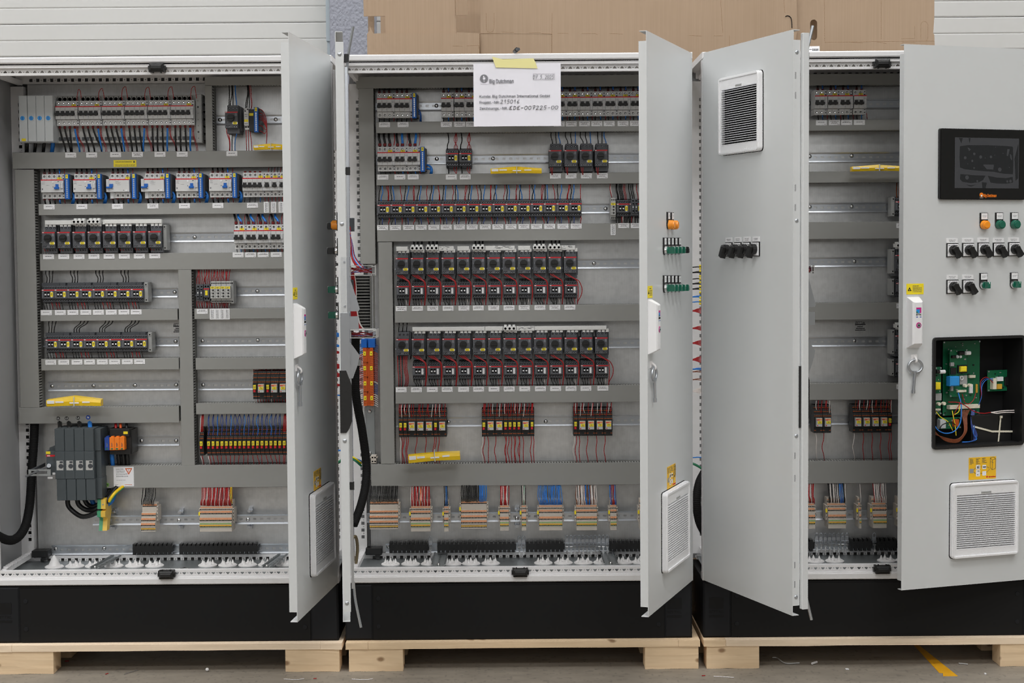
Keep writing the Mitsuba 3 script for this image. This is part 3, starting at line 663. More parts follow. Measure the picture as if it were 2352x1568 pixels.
# -- busbar base of the top row
p0, p1 = at(131, 220, .30), at(467, 326, .30)
kk = num('busbar_board'); tag(kk, 'grey busbar base strip behind the six top breakers of the left cabinet', 'busbar board')
b = M().box(p0[0], p1[0] - .018, .296, .36, p1[2], p0[2]); put(kk + '__back', b.mesh(), 'm_base')
b = M().cbox(p1[0] - .021, p1[0], .275, .36, p1[2] - .004, p0[2], .002); put(kk + '__end_piece', b.mesh(), 'm_grey')
b = M()
for i in range(7): b.cyl(p1[0] - .012, p1[2] + .012 + i * .022, .0032 if i in (1, 5) else .0012, .2735, .276, 8)
for i in range(6): b.box(p1[0] - .001, p1[0] + .009, .30, .35, p1[2] + .006 + i * .026, p1[2] + .024 + i * .026)
put(kk + '__end_details', b.mesh(), 'm_black'); labels[kk + '__end_details'] = {'kind': 'stuff'}
b = M(); c2 = M()
for i in range(30):
    x = p0[0] + .006 + i * (p1[0] - p0[0] - .03) / 30
    b.box(x, x + .0085, .292, .297, p1[2] + .008, p1[2] + .020); c2.box(x + .011, x + .013, .294, .297, p1[2] + .008, p1[2] + .010)
    c2.cyl(x + .006, p1[2] + .038, .001, .294, .297, 6)
put(kk + '__clips', b.mesh(), 'm_dark2'); labels[kk + '__clips'] = {'kind': 'stuff'}
put(kk + '__pin_holes', c2.mesh(), 'm_hole'); labels[kk + '__pin_holes'] = {'kind': 'stuff'}
# -- six four-pole breakers
Y1 = .245
m4 = mcb(4, Y1); us = [126.4, 179.8, 233, 286, 339, 391.6]
ps = rowpos(us, 245.3, Y1)
kb = sc(Y1); cowl = M(kb)
for i in range(4): cowl.C(11.4 * i + 1, 11.4 * i + 10.6, -25.5, -14, 34, 80, 1)
hol = M(kb)
for i in range(4): hol.D(11.4 * i + 5.5, -19, 4.0, 33, 36, 10)
m4b = m4 + [('top_cowl', ply(cowl.mesh(), 'm_grey')), ('cable_inlets*', ply(hol.mesh(), 'm_hole'))]
g1 = 'wires hanging below the six top breakers of the left cabinet'
ends = [[150, 161, 165, 182, 192], [203, 216, 232, 233, 243], [255, 267, 279, 285, 293], [303, 314, 326, 329, 348], [352, 362, 375, 384, 404], [404, 415, 428, 437, 452]]
for i, p in enumerate(ps):
    inst('circuit_breaker', m4b, tr(p), f'{ORD[i]} four-pole breaker with black bar toggle in the top row of the left cabinet', 'circuit breaker', 'four-pole breakers in the top row of the left cabinet')
    u = us[i]; v = 288 - .0078 * (u - us[0])
    for j in range(4):
        c = 'b' if j == 3 else 'k'; uu = u + 10.8 + j * 11.5; e = ends[i][j]
        wire([(uu, v - 3, .285), (uu + .3, v + 8, .283), (uu * .55 + e * .45, v + 30, .29), (e, v + 52, .30), (e + 2, v + 72, .325)], c, .0030, f'{WN[c]} wire with red ferrule under the {ORD[i]} top breaker of the left cabinet', g1, (uu, v + 4, .283))
    for j in range(2):
        uu = u + 50 + j * 3; e = ends[i][4] + j * 3
        wire([(uu, v - 2, .29), (uu + 2 - j, v + 26, .287), (e - 2, v + 48, .30), (e, v + 70, .325)], 'r', .0010, f'thin red wire beside the {ORD[i]} top breaker of the left cabinet', g1)
    uu = u + 50.5; t = [205, 203, 199, 200, 199, 198][i]; d = -4 if i else 0
    wire([(uu + d * .3, 236 - i * .4, .27), (uu + d, 222, .262), (uu + d + 2, t + 6, .262), (uu + 4, t, .262), (uu + 8 + d * .4, t + 6, .262), (uu + 9.5, 226, .27)], 'r', .0011, f'red wire loop standing above the {ORD[i]} top breaker of the left cabinet', 'red wire loops above the top breakers')
for j, (u, c) in enumerate([(62, 'k'), (81, 'k'), (101, 'k'), (121, 'b')]):
    wire([(u, 322, .31), (u, 335, .31), (u - 3, 358, .33)], c, .0075 if c == 'b' else .006, f'thick {WN[c]} cable below the pale feeder modules', 'thick cables below the feeder modules')
white_labels([150, 198, 253, 303, 355, 406], 350.5, [0, 0, 0, 2, 0, 0], 'under the top breakers of the left cabinet', 'from the feeder modules')
white_labels([520], 347, 0, 'under the small motor switch at the top of the left cabinet', '')
# -- small motor switch, relay and neutral block at top right
msw = motor_switch(.262); p = rowpos([516.5], 258.3, .262)[0]
inst('motor_switch', msw, tr(p), 'single black rotary motor switch with red stripe near the top of the left cabinet', 'motor switch')
k = sc(.27)
inst('monitoring_relay', [('body', ply(M(k).C(0, 10.5, 0, 35, 0, 80, .5).B(1, 11, -5, 1, 12, 80).B(1, 10, 35, 44, 14, 80).mesh(), 'm_mcb')), ('base', ply(M(k).C(10.8, 23, -2, 48, 8, 80, .5).mesh(), 'm_black')), ('marker_tag', ply(M(k).B(.6, 9.6, 21.5, 27, -.8, .5).B(11.5, 21, 7, 13, 6, 8.5).mesh(), 'm_yellow')),
     ('screw_openings*', ply(M(k).D(3, 2.5, 1.6, -.5, 1, 8).D(8, -2, 1.6, 11.5, 13, 8).D(3, 38, 1.8, 13.5, 15, 8).D(8, 38, 1.8, 13.5, 15, 8).mesh(), 'm_hole')), ('print*', ply(M(k).B(2, 9, 10, 11, -.3, .3).B(2, 8, 14, 15, -.3, .3).B(1.5, 8.5, 31, 32, -.3, .3).mesh(), 'm_ink'))], tr(at(560, 252.5, .27)), 'slim grey monitoring relay next to the blue neutral block near the roof', 'relay')
nb = nblock(.268)
inst('neutral_block', nb, tr(at(583, 259, .268)), 'blue neutral terminal block with red wires looping down near the roof of the left cabinet', 'terminal block')
g = 'wires around the small motor switch near the roof of the left cabinet'
for u, e, c in [(526, 527, 'k'), (529, 533, 'k'), (535, 535, 'k'), (543, 541, 'b')]: wire([(u, 246, .29), (u + .3, 236, .29), (e, 215, .29), (e - 1, 190, .31)], c, .0018, f'{WN[c]} wire rising from the small motor switch near the roof', g)
for u, e, c in [(520, 527, 'r'), (524, 528, 'r'), (533, 533, 'k'), (543, 540, 'b')]: wire([(u, 294, .285), (u + 1, 305, .285), (e, 325, .29), (e, 352, .325)], c, .0015, f'{WN[c]} wire hanging below the small motor switch near the roof', g)
g = 'wires around the monitoring relay near the roof of the left cabinet'
for u, e, c in [(564, 569, 'k'), (567, 571, 'k'), (572, 572, 'k'), (576, 574, 'r'), (578, 577, 'r')]: wire([(u, 250, .30), (u + 1, 236, .29), (e, 212, .29), (e - 2, 190, .31)], c, .0017 if c == 'k' else .0011, f'{WN[c]} wire above the slim monitoring relay near the roof', g)
for u, e in [(565, 566), (570, 571), (575, 578)]: wire([(u, 293, .30), (u + .5, 310, .29), (e, 330, .29), (e + 1, 352, .325)], 'r', .0012, 'red wire below the slim monitoring relay near the roof', g)
for j, v in enumerate([252, 260, 266, 270, 274, 287, 299]):
    wire([(593, v, .285), (602, v + 1 + j * .4, .272), (611 - j * .6, v + 14 + (3 - j) * 2, .268), (613, 296 + j, .27), (612, 330, .28)], 'r', .0012, 'red wire looping from the blue neutral block near the roof', 'red wires of the blue neutral block near the roof')
# -- bags of spare labels: yellow, tied in the middle
def bag(u0, u1, v0, v1, label, tilt=0.0, hump=.0):
    Y = .215; a, b = at(u0, v1, Y), at(u1, v0, Y); w, h = b[0] - a[0], b[2] - a[2]
    n = 12; m = M(); rows = []
    for i in range(n + 1):
        x = w * i / n; e = abs(2 * i / n - 1); top = h * (1 - .28 * e + hump * (1 - e)) ; d = .035 * (1 - .25 * (1 - e) ** 2)
        bot = h * .08 * (1 - e)
        rows.append([[x, .004, bot], [x, 0, top * .5], [x, .004, top * .93], [x, d, top], [x, d, bot]])
    v = np.array(rows).reshape(-1, 3); f = []
    for i in range(n):
        for j in range(5): f.append([i * 5 + j, i * 5 + (j + 1) % 5, (i + 1) * 5 + (j + 1) % 5, (i + 1) * 5 + j])
    m.raw(v, f); m.raw(v[:5], [[0, 1, 2], [0, 2, 3], [0, 3, 4]]); m.raw(v[-5:], [[0, 2, 1], [0, 3, 2], [0, 4, 3]])
    key = num('label_bag'); tag(key, label, 'bag')
    M4 = T().translate([a[0], Y, a[2]]) @ T().rotate([0, 1, 0], tilt)
    put(key + '__pouch', m.mesh(), 'm_bag', tw=M4)
    s = M().box(w * .02, w * .15, -.001, .004, h * .30, h * .62).box(w * .17, w * .32, -.001, .004, h * .38, h * .56).box(w * .66, w * .8, -.001, .004, h * .36, h * .52).box(w * .43, w * .6, -.0012, .004, h * .3, h * .44)
    put(key + '__white_cards', s.mesh(), 'm_white', tw=M4); labels[key + '__white_cards'] = {'kind': 'stuff'}
    put(key + '__tie', M().box(w * .505, w * .52, -.003, .036, 0, h * 1.01).mesh(), 'm_clear', tw=M4)
bag(582, 660, 328, 343.5, 'yellow tied bag below the blue neutral block near the roof of the left cabinet')
bag(106, 231, 911, 933.5, 'yellow tied bag lying on the duct above the round phase stickers', 0, .12)
# -- second row: breakers with blue toggles and neutral blocks
Y2 = .262
ra, rb_, n2, m1 = mcb(4, Y2, True, 'rcd'), mcb(4, Y2, False, 'rcd2'), nblock(Y2), mcb(1, Y2)
us = [93.5, 167.5, 250.5, 330.5, 402.8, 479.8]; nb_u = [148.5, 222.2, 302, 379.5, 455.5, 533.5]
g2 = 'breakers with blue toggles in the second row of the left cabinet'
for i, p in enumerate(rowpos(us, 413.6, Y2)):
    two = i in (2, 3)
    inst('residual_current_breaker', rb_ if two else ra, tr(p), f'{ORD[i]} breaker with {"sideways " if two else ""}blue toggle in the second row of the left cabinet', 'circuit breaker', g2)
for i, p in enumerate(rowpos(nb_u, 413.0, Y2)):
    inst('neutral_block', n2, tr(p), f'{ORD[i]} narrow blue neutral block between the blue toggle breakers of the left cabinet', 'terminal block', 'blue neutral blocks between blue toggle breakers')
    u = nb_u[i]; dv = -.0078 * (u - 148)
    for j in range(2):
        wire([(u + 9, 441.5 + j * 8.5 + dv, .30), (u + 14, 441.5 + j * 8.5 + dv, .295), (u + 20 + j, 447 + j * 7 + dv, .29), (u + 22 - j * 3 , 458 + dv, .29), (u + 18 - j * 4, 476 + dv, .33)], 'b', .0036, f'thick blue wire right of the {ORD[i]} blue neutral block of the left cabinet', 'thick blue wires of the neutral blocks in the left cabinet', (u + 12, 441.5 + j * 8.5 + dv, .297))
bu = Bundle(); bf = M()
for i, u in enumerate(us):
    dv = -.0078 * (u - us[0])
    for j in range(5):
        c = 'kkkbr'[j]; uu = u + 9 + j * 11.4; r = .003 if j < 4 else .0011
        bu.add([(uu, 455 + dv, .29), (uu + 1, 463 + dv, .29), (uu + 4, 476 + dv, .33)], c, r)
        bu.add([(uu, 402 + dv, .30), (uu, 394 + dv, .30), (uu - 1, 384 + dv, .33)], c if j < 4 else 'r', r)
        if j < 4: bf.tube([at(uu, 455 + dv, .289), at(uu, 460 + dv, .289)], .0042, 8).tube([at(uu, 401 + dv, .30), at(uu, 395 + dv, .30)], .0042, 8)
for j in range(4): bu.add([(563 + j * 11.8, 451, .29), (562 + j * 12, 460, .29), (560 + j * 12.4, 474, .33)], 'kkkb'[j], .0012); bf.tube([at(563 + j * 11.4, 399, .30), at(563 + j * 11.4, 393, .30)], .0042, 8)
for j in range(6): bu.add([(608 + j * 8.2, 451, .29), (609 + j * 8, 460, .29), (610 + j * 8, 474, .33)], 'r', .0011); bu.add([(616 + j * 7, 396, .3), (617 + j * 7, 388, .3), (618 + j * 7, 380, .33)], 'rk'[j % 2], .0011)
bu.done('at the blue toggle breakers of the left cabinet')
kk = num('ferrule'); put(kk, bf.mesh(), 'm_ferrule', True); tag(kk, 'dark red ferrules of the wires at the blue toggle breakers', 'ferrules', kind='stuff')
p = rowpos([556.5], 409.8, Y2)[0]; inst('circuit_breaker', mcb(4, Y2), tr(p), 'four-pole breaker with black toggle after the last blue toggle breaker of the left cabinet', 'circuit breaker')
for i, p in enumerate(rowpos([607.5, 624.8, 642], 409.4, Y2)): inst('circuit_breaker', m1, tr(p), f'{ORD[i]} single-pole breaker beside the door edge in the second row of the left cabinet', 'circuit breaker', 'single-pole breakers at the door edge')
white_labels([100.3, 175.3, 257.2, 338.5, 411, 488, 567.3], 469.5, [0, 0, 0, 2, 0, 0, 1], 'under the blue toggle breakers of the left cabinet', '')
white_labels([606, 623, 640], 463.5, 0, 'under the single-pole breakers of the left cabinet', '', vert=True)
# -- third row: eight motor switches and four two-pole breakers
YM = .262
ms = motor_switch(YM); us = [96.5 + 34.8 * i for i in range(8)]
bu = Bundle()
for i, p in enumerate(rowpos(us, 534.6, YM)):
    inst('motor_switch', ms, tr(p), f'{ORD[i]} rotary motor switch in the row of eight in the left cabinet', 'motor switch', 'eight rotary motor switches of the left cabinet')
    u = us[i]; dv = -.0078 * (u - 96)
    for j, c in enumerate('rrkkk'): bu.add([(u + 5 + j * 6, 571 + dv, .285), (u + 8 + j * 6, 578 + dv, .285), (u + 11 + j * 5.6, 590 + dv, .33)], c, .0013)
bu.done('under the eight rotary motor switches of the left cabinet')
def busbar(segs, Y, label, blades):
    """segs: (u0, u1, v0, v1, kind) kind p plain, f feed terminal, t printed"""
    key = num('busbar'); tag(key, label, 'busbar'); pl, fe, ho, pr, bl = M(), M(), M(), M(), M(); anyf = anyt = False
    for (u0, u1, v0, v1, kd) in segs:
        a, b = at(u0, v1, Y), at(u1, v0, Y)
        if kd == 'f':
            anyf = True; fe.cbox(a[0], b[0], Y - .016, Y + .03, a[2], b[2], .001)
            for j in range(3):
                x = a[0] + (b[0] - a[0]) * (j + .5) / 3; z = (a[2] + b[2]) / 2; ho.cyl(x, z, .0042, Y - .0165, Y - .015, 10); fe.box(x - .0045, x + .0045, Y, Y + .02, b[2], b[2] + .006).box(x - .0045, x + .0045, Y - .008, Y + .01, a[2] - .005, a[2])
        else:
            pl.cbox(a[0], b[0], Y, Y + .02, a[2], b[2], .0008)
            if kd == 't':
                anyt = True; r = random.Random(int(u0)); w = b[0] - a[0]; h = b[2] - a[2]
                for q in range(9): x = a[0] + w * r.uniform(.05, .8); z = a[2] + h * r.uniform(.25, .85); pr.box(x, x + w * r.uniform(.06, .2), Y - .0003, Y, z, z + .0014)
    for u, v in blades:
        for j in range(3): q = at(u + j * 9, v, Y + .004); bl.box(q[0], q[0] + .0105, Y + .004, Y + .016, q[2] - .006, q[2] + .006)
    if pl.v: put(key + '__insulation', pl.mesh(), 'm_busbar')
    if blades: put(key + '__blades', bl.mesh(), 'm_busbar'); labels[key + '__blades'] = {'kind': 'stuff'}
    if anyf: put(key + '__feed_terminal', fe.mesh(), 'm_busbar'); put(key + '__feed_terminal__screw_openings', ho.mesh(), 'm_hole'); labels[key + '__feed_terminal__screw_openings'] = {'kind': 'stuff'}
    if anyt: put(key + '__print', pr.mesh(), 'm_ink'); labels[key + '__print'] = {'kind': 'stuff'}
busbar([(103, 169, 505.5, 516, 'p'), (168, 196, 505, 514, 'f'), (203, 231, 504.5, 513.5, 'f'), (235.5, 240, 504.5, 515, 't'), (240, 371, 503, 513.5, 'p')], .272, 'pale busbar strip along the eight rotary motor switches of the left cabinet', [(u + 6.5, 516.5 - .0078 * (u - 96)) for u in us])
inst('end_clamp', end_clamp(.29, 58, 8), tr(at(374, 516, .29)), 'grey rail end clamp right of the eight rotary motor switches', 'end clamp')
m2 = mcb(2, Y2); us = [536.8, 565.6, 593, 622]
bu = Bundle(); g = 'thick wires above the two-pole breakers of the left cabinet'
for i, p in enumerate(rowpos(us, 529.9, Y2)):
    inst('circuit_breaker', m2, tr(p), f'{ORD[i]} two-pole breaker in the group of four at the door edge of the left cabinet', 'circuit breaker', 'four two-pole breakers of the left cabinet')
    u = us[i]
    for j, c in enumerate('kb'):
        uu = u + 5.5 + j * 11.6; wire([(uu, 518, .29), (uu, 508, .287), (uu - 3 - (4 if c == 'b' else 0), 497, .30), (uu - 6, 486, .33)], c, .0042, f'thick {WN[c]} wire with red ferrule above the {ORD[i]} two-pole breaker of the left cabinet', g, (uu, 511, .288))
    wire([(u + 26, 515, .29), (u + 25, 503, .287), (u + 27, 488, .32)], 'r', .0011, f'thin red wire above the {ORD[i]} two-pole breaker of the left cabinet', g)
    for j, c in enumerate('kbr'): bu.add([(u + 7 + j * 9, 570, .29), (u + 8 + j * 9, 577, .29), (u + 10 + j * 9, 588, .33)], c, .0013)
bu.done('under the four two-pole breakers of the left cabinet')
white_labels([99, 134, 169, 203.3, 238, 273, 307.5, 343], 583.8, 0, 'under the rotary motor switches of the left cabinet', '')
white_labels([534.5, 563, 592, 622], 579.5, [0, 1, 1, 0], 'under the two-pole breakers of the left cabinet', '')
# -- two contactor rows
YC = .276
cy, cw = contactor(YC, True), contactor(YC, False)
for r_, (u0, v0, vtop, vbot, rowname) in enumerate([(95.3, 666.6, 619, 715, 'upper'), (104, 781.2, 734, 829, 'lower')]):
    us = [u0 + 29.2 * i for i in range(8)]; bu = Bundle()
    for i, p in enumerate(rowpos(us, v0, YC)):
        inst('contactor', cy, tr(p), f'{ORD[i]} contactor with yellow tag in the {rowname} contactor row of the left cabinet', 'contactor', f'{rowname} contactor row of the left cabinet')
        u = us[i]; dv = -.0078 * (u - u0)
        for j, c in enumerate('rrk' if i % 2 else 'kkkr'): bu.add([(u + 4 + j * 6.5, v0 + 28 + dv, .295), (u + 6 + j * 6.5, v0 + 36 + dv, .29), (u + 9 + j * 6, v0 + 48 + dv, .33)], c, .0013)
    bu.done(f'under the {rowname} contactor row of the left cabinet')
    for i in range(4):
        u = u0 + 58.4 * i; q0, q1 = at(u + 1, v0 - 17 - .45 * i, .30), at(u + 57, v0 - 9.5 - .45 * i, .30)
        kk = num('connecting_bar'); tag(kk, f'{ORD[i]} flat dark connector bridging two contactors in the {rowname} row of the left cabinet', 'connector', 'flat dark connectors on the contactor rows')
        put(kk, M().cbox(q0[0], q1[0] - .022, .296, .33, q1[2], q0[2], .001).cbox(q1[0] - .021, q1[0], .29, .33, q1[2], q0[2], .001).mesh(), 'm_dark2')
        e = ([105, 162, 220, 278] if r_ == 0 else [108, 180, 237, 297])[i]
        for j in range(3):
            uu = u + (12 if r_ == 0 else 8) + j * 6
            wire([(uu, v0 - 17, .305), (uu + 1, v0 - 28, .30), (e + j * 8 + (4 if r_ else 0), vtop + 8, .30), (e + 2 + j * 8 + (6 if r_ else 0), vtop - 8, .325)], 'k', .0017, f'black wire above the {ORD[i]} contactor pair of the {rowname} row in the left cabinet', f'black wires above the {rowname} contactor row')
    inst('end_clamp', end_clamp(.29, 45, 9), tr(at(us[-1] + 31, v0 - 18, .29)), f'grey rail end clamp after the {rowname} contactor row of the left cabinet', 'end clamp')
white_labels([94, 126, 155, 184.5, 213.5, 243, 272.3, 300.3], 712.3, 0, 'under the upper contactor row of the left cabinet', '')
white_labels([104, 134, 164.3, 193.2, 222.7, 250.7, 280, 308.2], 826.3, 0, 'under the lower contactor row of the left cabinet', '')
# -- timers group
k = sc(YC)
aux = [('body', ply(M(k).C(0, 7.4, 0, 38, 2, 70, .4).C(1, 6.6, 9, 33, -6, 10, .6).mesh(), 'm_dark')), ('terminal_openings*', ply(M(k).D(4, 5, 1.8, 1, 3, 8).D(4, 12, 1.8, -6.8, -5, 8).D(4, 28, 1.8, -6.8, -5, 8).mesh(), 'm_hole')), ('indicator', ply(M(k).B(2.4, 5.2, 18, 20.5, -6.8, -5).mesh(), 'm_white'))]
for i in range(2): inst('auxiliary_contact_block', aux, tr(at(451 + 7.8 * i, 653, YC)), f'{ORD[i]} slim dark contact block left of the grey timers in the left cabinet', 'contact block', 'slim contact blocks beside the grey timers')
inst('contactor', [('body', ply(M(k).C(0, 13.6, 0, 38, 3, 80, .5).C(0, 13.6, 9, 29, -4, 20, .5).mesh(), 'm_dark')), ('red_stripe', ply(M(k).B(.2, 13.4, 9, 11.4, -4.6, -3.5).mesh(), 'm_red')), ('marker_tag', ply(M(k).C(4, 9.6, 14, 25, -6, -3.8, .4).mesh(), 'm_yellow')), ('terminal_openings*', ply(M(k).D(4, 4.5, 2, 2, 4, 8).D(10, 4.5, 2, 2, 4, 8).D(4, 33, 2, 2, 4, 8).D(10, 33, 2, 2, 4, 8).mesh(), 'm_hole'))], tr(at(467.5, 653, YC)), 'narrow contactor with one yellow tag left of the four grey timers', 'contactor')
YT = .266; k = sc(YT)
tb, to = M(k), M(k)
tb.C(.1, 11.2, 0, 12, 12, 80, .4).C(-.6, 10.8, 11, 39.5, 0, 80, .5).C(.1, 11.2, 39, 49, 14, 80, .4)
for i in range(3): to.D(2 + i * 3.7, 4.5, 1.5, 11.4, 13, 8).D(2.2 + i * 3.7, 46, 1.7, 13.4, 15, 8).D(6, 20.5 + i * 7, 2.1, -1.4, .5, 10)
timer = [('body', ply(tb.mesh(), 'm_base')), ('dials*', ply(to.mesh(), 'm_black')), ('marker_tag', ply(M(k).B(0, 10.2, 11.8, 17, -.8, .5).mesh(), 'm_yellow')), ('marker_tag__print*', ply(M(k).B(1.5, 8, 13, 13.8, -1.1, -.3).B(2, 7, 15.2, 16, -1.1, -.3).mesh(), 'm_ink')), ('print*', ply(M(k).B(1, 3, 26, 27, -.3, .3).B(1, 3, 34, 35, -.3, .3).B(8.5, 10, 23, 24, -.3, .3).mesh(), 'm_ink'))]
for i, p in enumerate(rowpos([483, 494.7, 506.4, 518], 646, YT)): inst('timer_relay', timer, tr(p), f'{ORD[i]} grey timer with three black dials in the left cabinet', 'timer relay', 'four grey timers of the left cabinet')
inst('end_clamp', end_clamp(.28, 52, 6), tr(at(530, 645, .28)), 'dark grey end piece right of the four grey timers', 'end clamp')
bu = Bundle()
for j in range(22): u = 453 + j * 3.5 + rnd.uniform(-1, 1); bu.add([(u, 652 - (6 if j > 8 else 0), .30), (u + rnd.uniform(-1, 2), 640, .29), (u + rnd.uniform(-1, 5), 628, .29), (u + rnd.uniform(0, 4), 612, .32)], 'r', .0012)
for j in range(20): u = 453 + j * 3.9; bu.add([(u, 690 + (4 if j > 7 else 0), .30), (u + rnd.uniform(-1, 3), 700, .29), (u + rnd.uniform(0, 5), 712, .33)], 'w' if j in (12, 19) else 'r', .0012)
bu.done('around the four grey timers of the left cabinet')
white_labels([452], 709.5, 1, 'under the narrow contactor left of the grey timers', '')
white_labels([482, 493.4, 504.6, 516.2], 708.6, 0, 'under the grey timers of the left cabinet', '', vert=True)
# -- relays at the door edge (row of the yellow bag) and the long relay row
YR = .262
rs, rw = relay(YR), relay(YR, True)
x = 580; g = 'relays beside the door edge above the long relay row'
for i, wd in enumerate([0, 1, 0, 1, 1, 0]):
    p = rowpos([x], 884 - .0078 * (x - 580), YR)[0]
    inst('relay', rw if wd else rs, tr(p), f'{ORD[i]} {"wide clear-capped" if wd else "slim black"} relay beside the door edge above the long relay row', 'relay', g); x += 19.9 if wd else 10.2
bu = Bundle()
for j in range(22): u = 584 + j * 3.4; bu.add([(u, 866, .30), (u + rnd.uniform(-2, 2), 858, .29), (u + rnd.uniform(-2, 2), 842, .32)], 'w' if j == 12 else ('o' if j == 4 else 'r'), .0013)
for j in range(12): u = 585 + j * 6.3; bu.add([(u, 912, .29), (u + 1, 920, .29), (u + 2, 932, .33)], 'w' if j in (0, 6) else 'r', .0013)
bu.done('of the relays beside the door edge above the long relay row')
us = [457.3] + [474.3 + 10.22 * i for i in range(19)]
for i, p in enumerate(rowpos(us, 1013.8, YR)):
    inst('relay', rs, tr(p), f'{ORD[i]} slim black relay with red lever in the long row of the left cabinet', 'relay', 'long relay row of the left cabinet')
bu = Bundle()
for i, u in enumerate(us):
    q = rnd.uniform(-3, 4)
    if i == 0 or i >= 18:
        for j in range(4): bu.add([(u + 2 + j * 1.8, 997, .28), (u + 3 + j * 2, 980, .272), (u + 4 + j * 2, 962, .28), (u + 6 + j * 1.5, 944, .32)], 'w' if (j == 0 and i == 0) else 'r', .0013)
    else: bu.add([(u + 5, 1001, .275), (u + 5 + q * .5, 985, .268), (u + 6 - q, 968, .275), (u + 5 + q, 944, .32)], 'd' if i % 3 else 'b', .0013); bu.add([(u + 3, 1001, .278), (u + 6, 984, .272), (u + 3 + q, 966, .28), (u + 7, 944, .32)], 'd', .0012)
    for j in range(2 if i in (0, 1, 18) else 1): bu.add([(u + 3.5 + j * 3.5, 1042, .28), (u + 4 + q * .4 + j * 3, 1052, .275), (u + 4.5 + q + j * 3, 1060, .285), (u + 5 + q + j * 3, 1076, .33)], 'w' if (j == 0 and i in (0, 1)) else 'r', .0013)
bu.done('of the long relay row in the left cabinet')
# -- main switch
YS = .20; k = sc(YS)
kk = num('switch_disconnector'); tag(kk, 'large dark four-pole main switch with operating rod below the phase stickers', 'main switch')
S = tr(at(125, 985, YS))
bm, bt, bb, wn, tg = M(k), M(k), M(k), M(k), M(k)
for i in range(4):
    x = i * 22.6
    bt.C(x, x + 21.8, 0, 52, 0, 120, .8); bb.C(x + 2.4, x + 24, 116, 166, 0, 120, .8); bm.C(x, x + 22.4, 52, 116, -2, 120, .6)
    wn.B(x + 3.6, x + 18.6, 73.5, 95.5, -2.6, 0)
    tg.B(x + 13, x + 18, 74, 95, -3, -1).B(x + 4.4, x + 13, 76, 95.5, -2.9, -1)
bm.C(90.5, 103, 52, 118, 22, 120, .8)
bt.B(0, 103, 2, 52, 18, 125); bb.B(4, 104, 116, 164, 18, 125)
put(kk + '__housing', bm.mesh(), 'm_switch', tw=S); put(kk + '__upper_shroud', bt.mesh(), 'm_switch', tw=S); put(kk + '__lower_shroud', bb.mesh(), 'm_switch', tw=S)
win = M(k)
for i in range(4):
    x = i * 22.6; w_ = [('', 3.6)]
    key = kk + '__pole_window' + (f'_{i:03d}' if i else '')
    put(key, M(k).B(x + 3.4, x + 18.8, 73.3, 95.6, -2.6, 0).mesh(), 'm_base', tw=S)
    put(key + '__contact', M(k).B(x + 11, x + 18, 74.4, 79, -3.2, -2).D(x + 13.6, 86, 5.4, -4, -2, 14).mesh(), 'm_dark2', tw=S)
mech = M(k).C(-22.8, -.3, 52, 108, 14, 120, .8).B(-20, 0, 46, 54, 40, 120); put(kk + '__mechanism', mech.mesh(), 'm_switch', tw=S)
put(kk + '__brand_strip', M(k).B(-23.3, -1.6, 60.6, 65, 13, 14.6).mesh(), 'm_red', tw=S); put(kk + '__brand_strip__lettering', M().tm(text('ABB', -20.8 * k, -14 * k, -64.2 * k, 2.8 * k, .013, True)).mesh(), 'm_white', tw=S)
put(kk + '__marker_tag', M(k).B(-23.3, -13.4, 52.8, 58.8, 12.8, 14.6).mesh(), 'm_yellow', tw=S)
rod = M().tube([at(112.5, 1069, .205), at(60, 1094, .09)], .004, 8).tm(M().tube([at(112.5, 1069, .22), at(112.3, 1069, .19)], .0075, 10).mesh()); put(kk + '__operating_rod', rod.mesh(), 'm_zinc', True)
r0 = [at(65, 1078, .15), at(116, 1077, .15), at(116, 1092, .15), at(65, 1093, .15)]
br = M().box(r0[0][0], r0[1][0], .15, .153, r0[1][2] - .006, r0[0][2]).box(r0[3][0], r0[2][0], .15, .153, r0[3][2], r0[3][2] + .007).box(r0[0][0], r0[0][0] + .010, .15, .153, r0[3][2], r0[0][2]).box(r0[1][0] - .012, r0[1][0], .15, .153, r0[3][2], r0[0][2])
put(kk + '__support_bracket', br.mesh(), 'm_zinc_dull')
a0 = at(70, 1074, .16); put(kk + '__support_arm', M().raw([at(68, 1078, .15), at(104, 1062, .30), at(104, 1072, .30), at(72, 1080, .15)], [[0, 1, 2, 3], [3, 2, 1, 0]]).mesh(), 'm_dark2')
put(kk + '__data_plate', M(k).B(-20.5, -9, 112, 116.5, 12, 14).B(-9, 0, 102, 107, 12, 14).mesh(), 'm_white', tw=S)
for j, (u, c) in enumerate([(139, 'k'), (160, 'k'), (184, 'k'), (208, 'b')]): wire([(u, 992, .26), (u - 1, 982, .26), (u - 2, 966, .30)], c, .0085, f'{ORD[j]} thick {WN[c]} cable entering the top of the main switch', 'thick cables on top of the main switch')
for j, pts in enumerate([[(155, 1146, .27), (158, 1163, .27), (176, 1180, .26), (194, 1186, .25), (222, 1176, .24), (245, 1150, .25), (268, 1118, .29)], [(177, 1146, .27), (182, 1160, .27), (200, 1171, .265), (222, 1168, .25), (245, 1145, .26), (264, 1116, .30)], [(194, 1146, .28), (201, 1158, .28), (216, 1163, .27), (238, 1148, .27), (258, 1116, .31)], [(211, 1146, .29), (216, 1158, .29), (232, 1163, .28), (256, 1150, .27), (267, 1116, .31)]]):
    c = 'kkkb'[j]; wire(pts, c, .0088, f'{ORD[j]} thick {WN[c]} cable looping below the main switch', 'thick cables looping below the main switch')
kk = num('earth_wire'); tag(kk, 'green and yellow earth wire rising from the large earth terminal', 'wire')
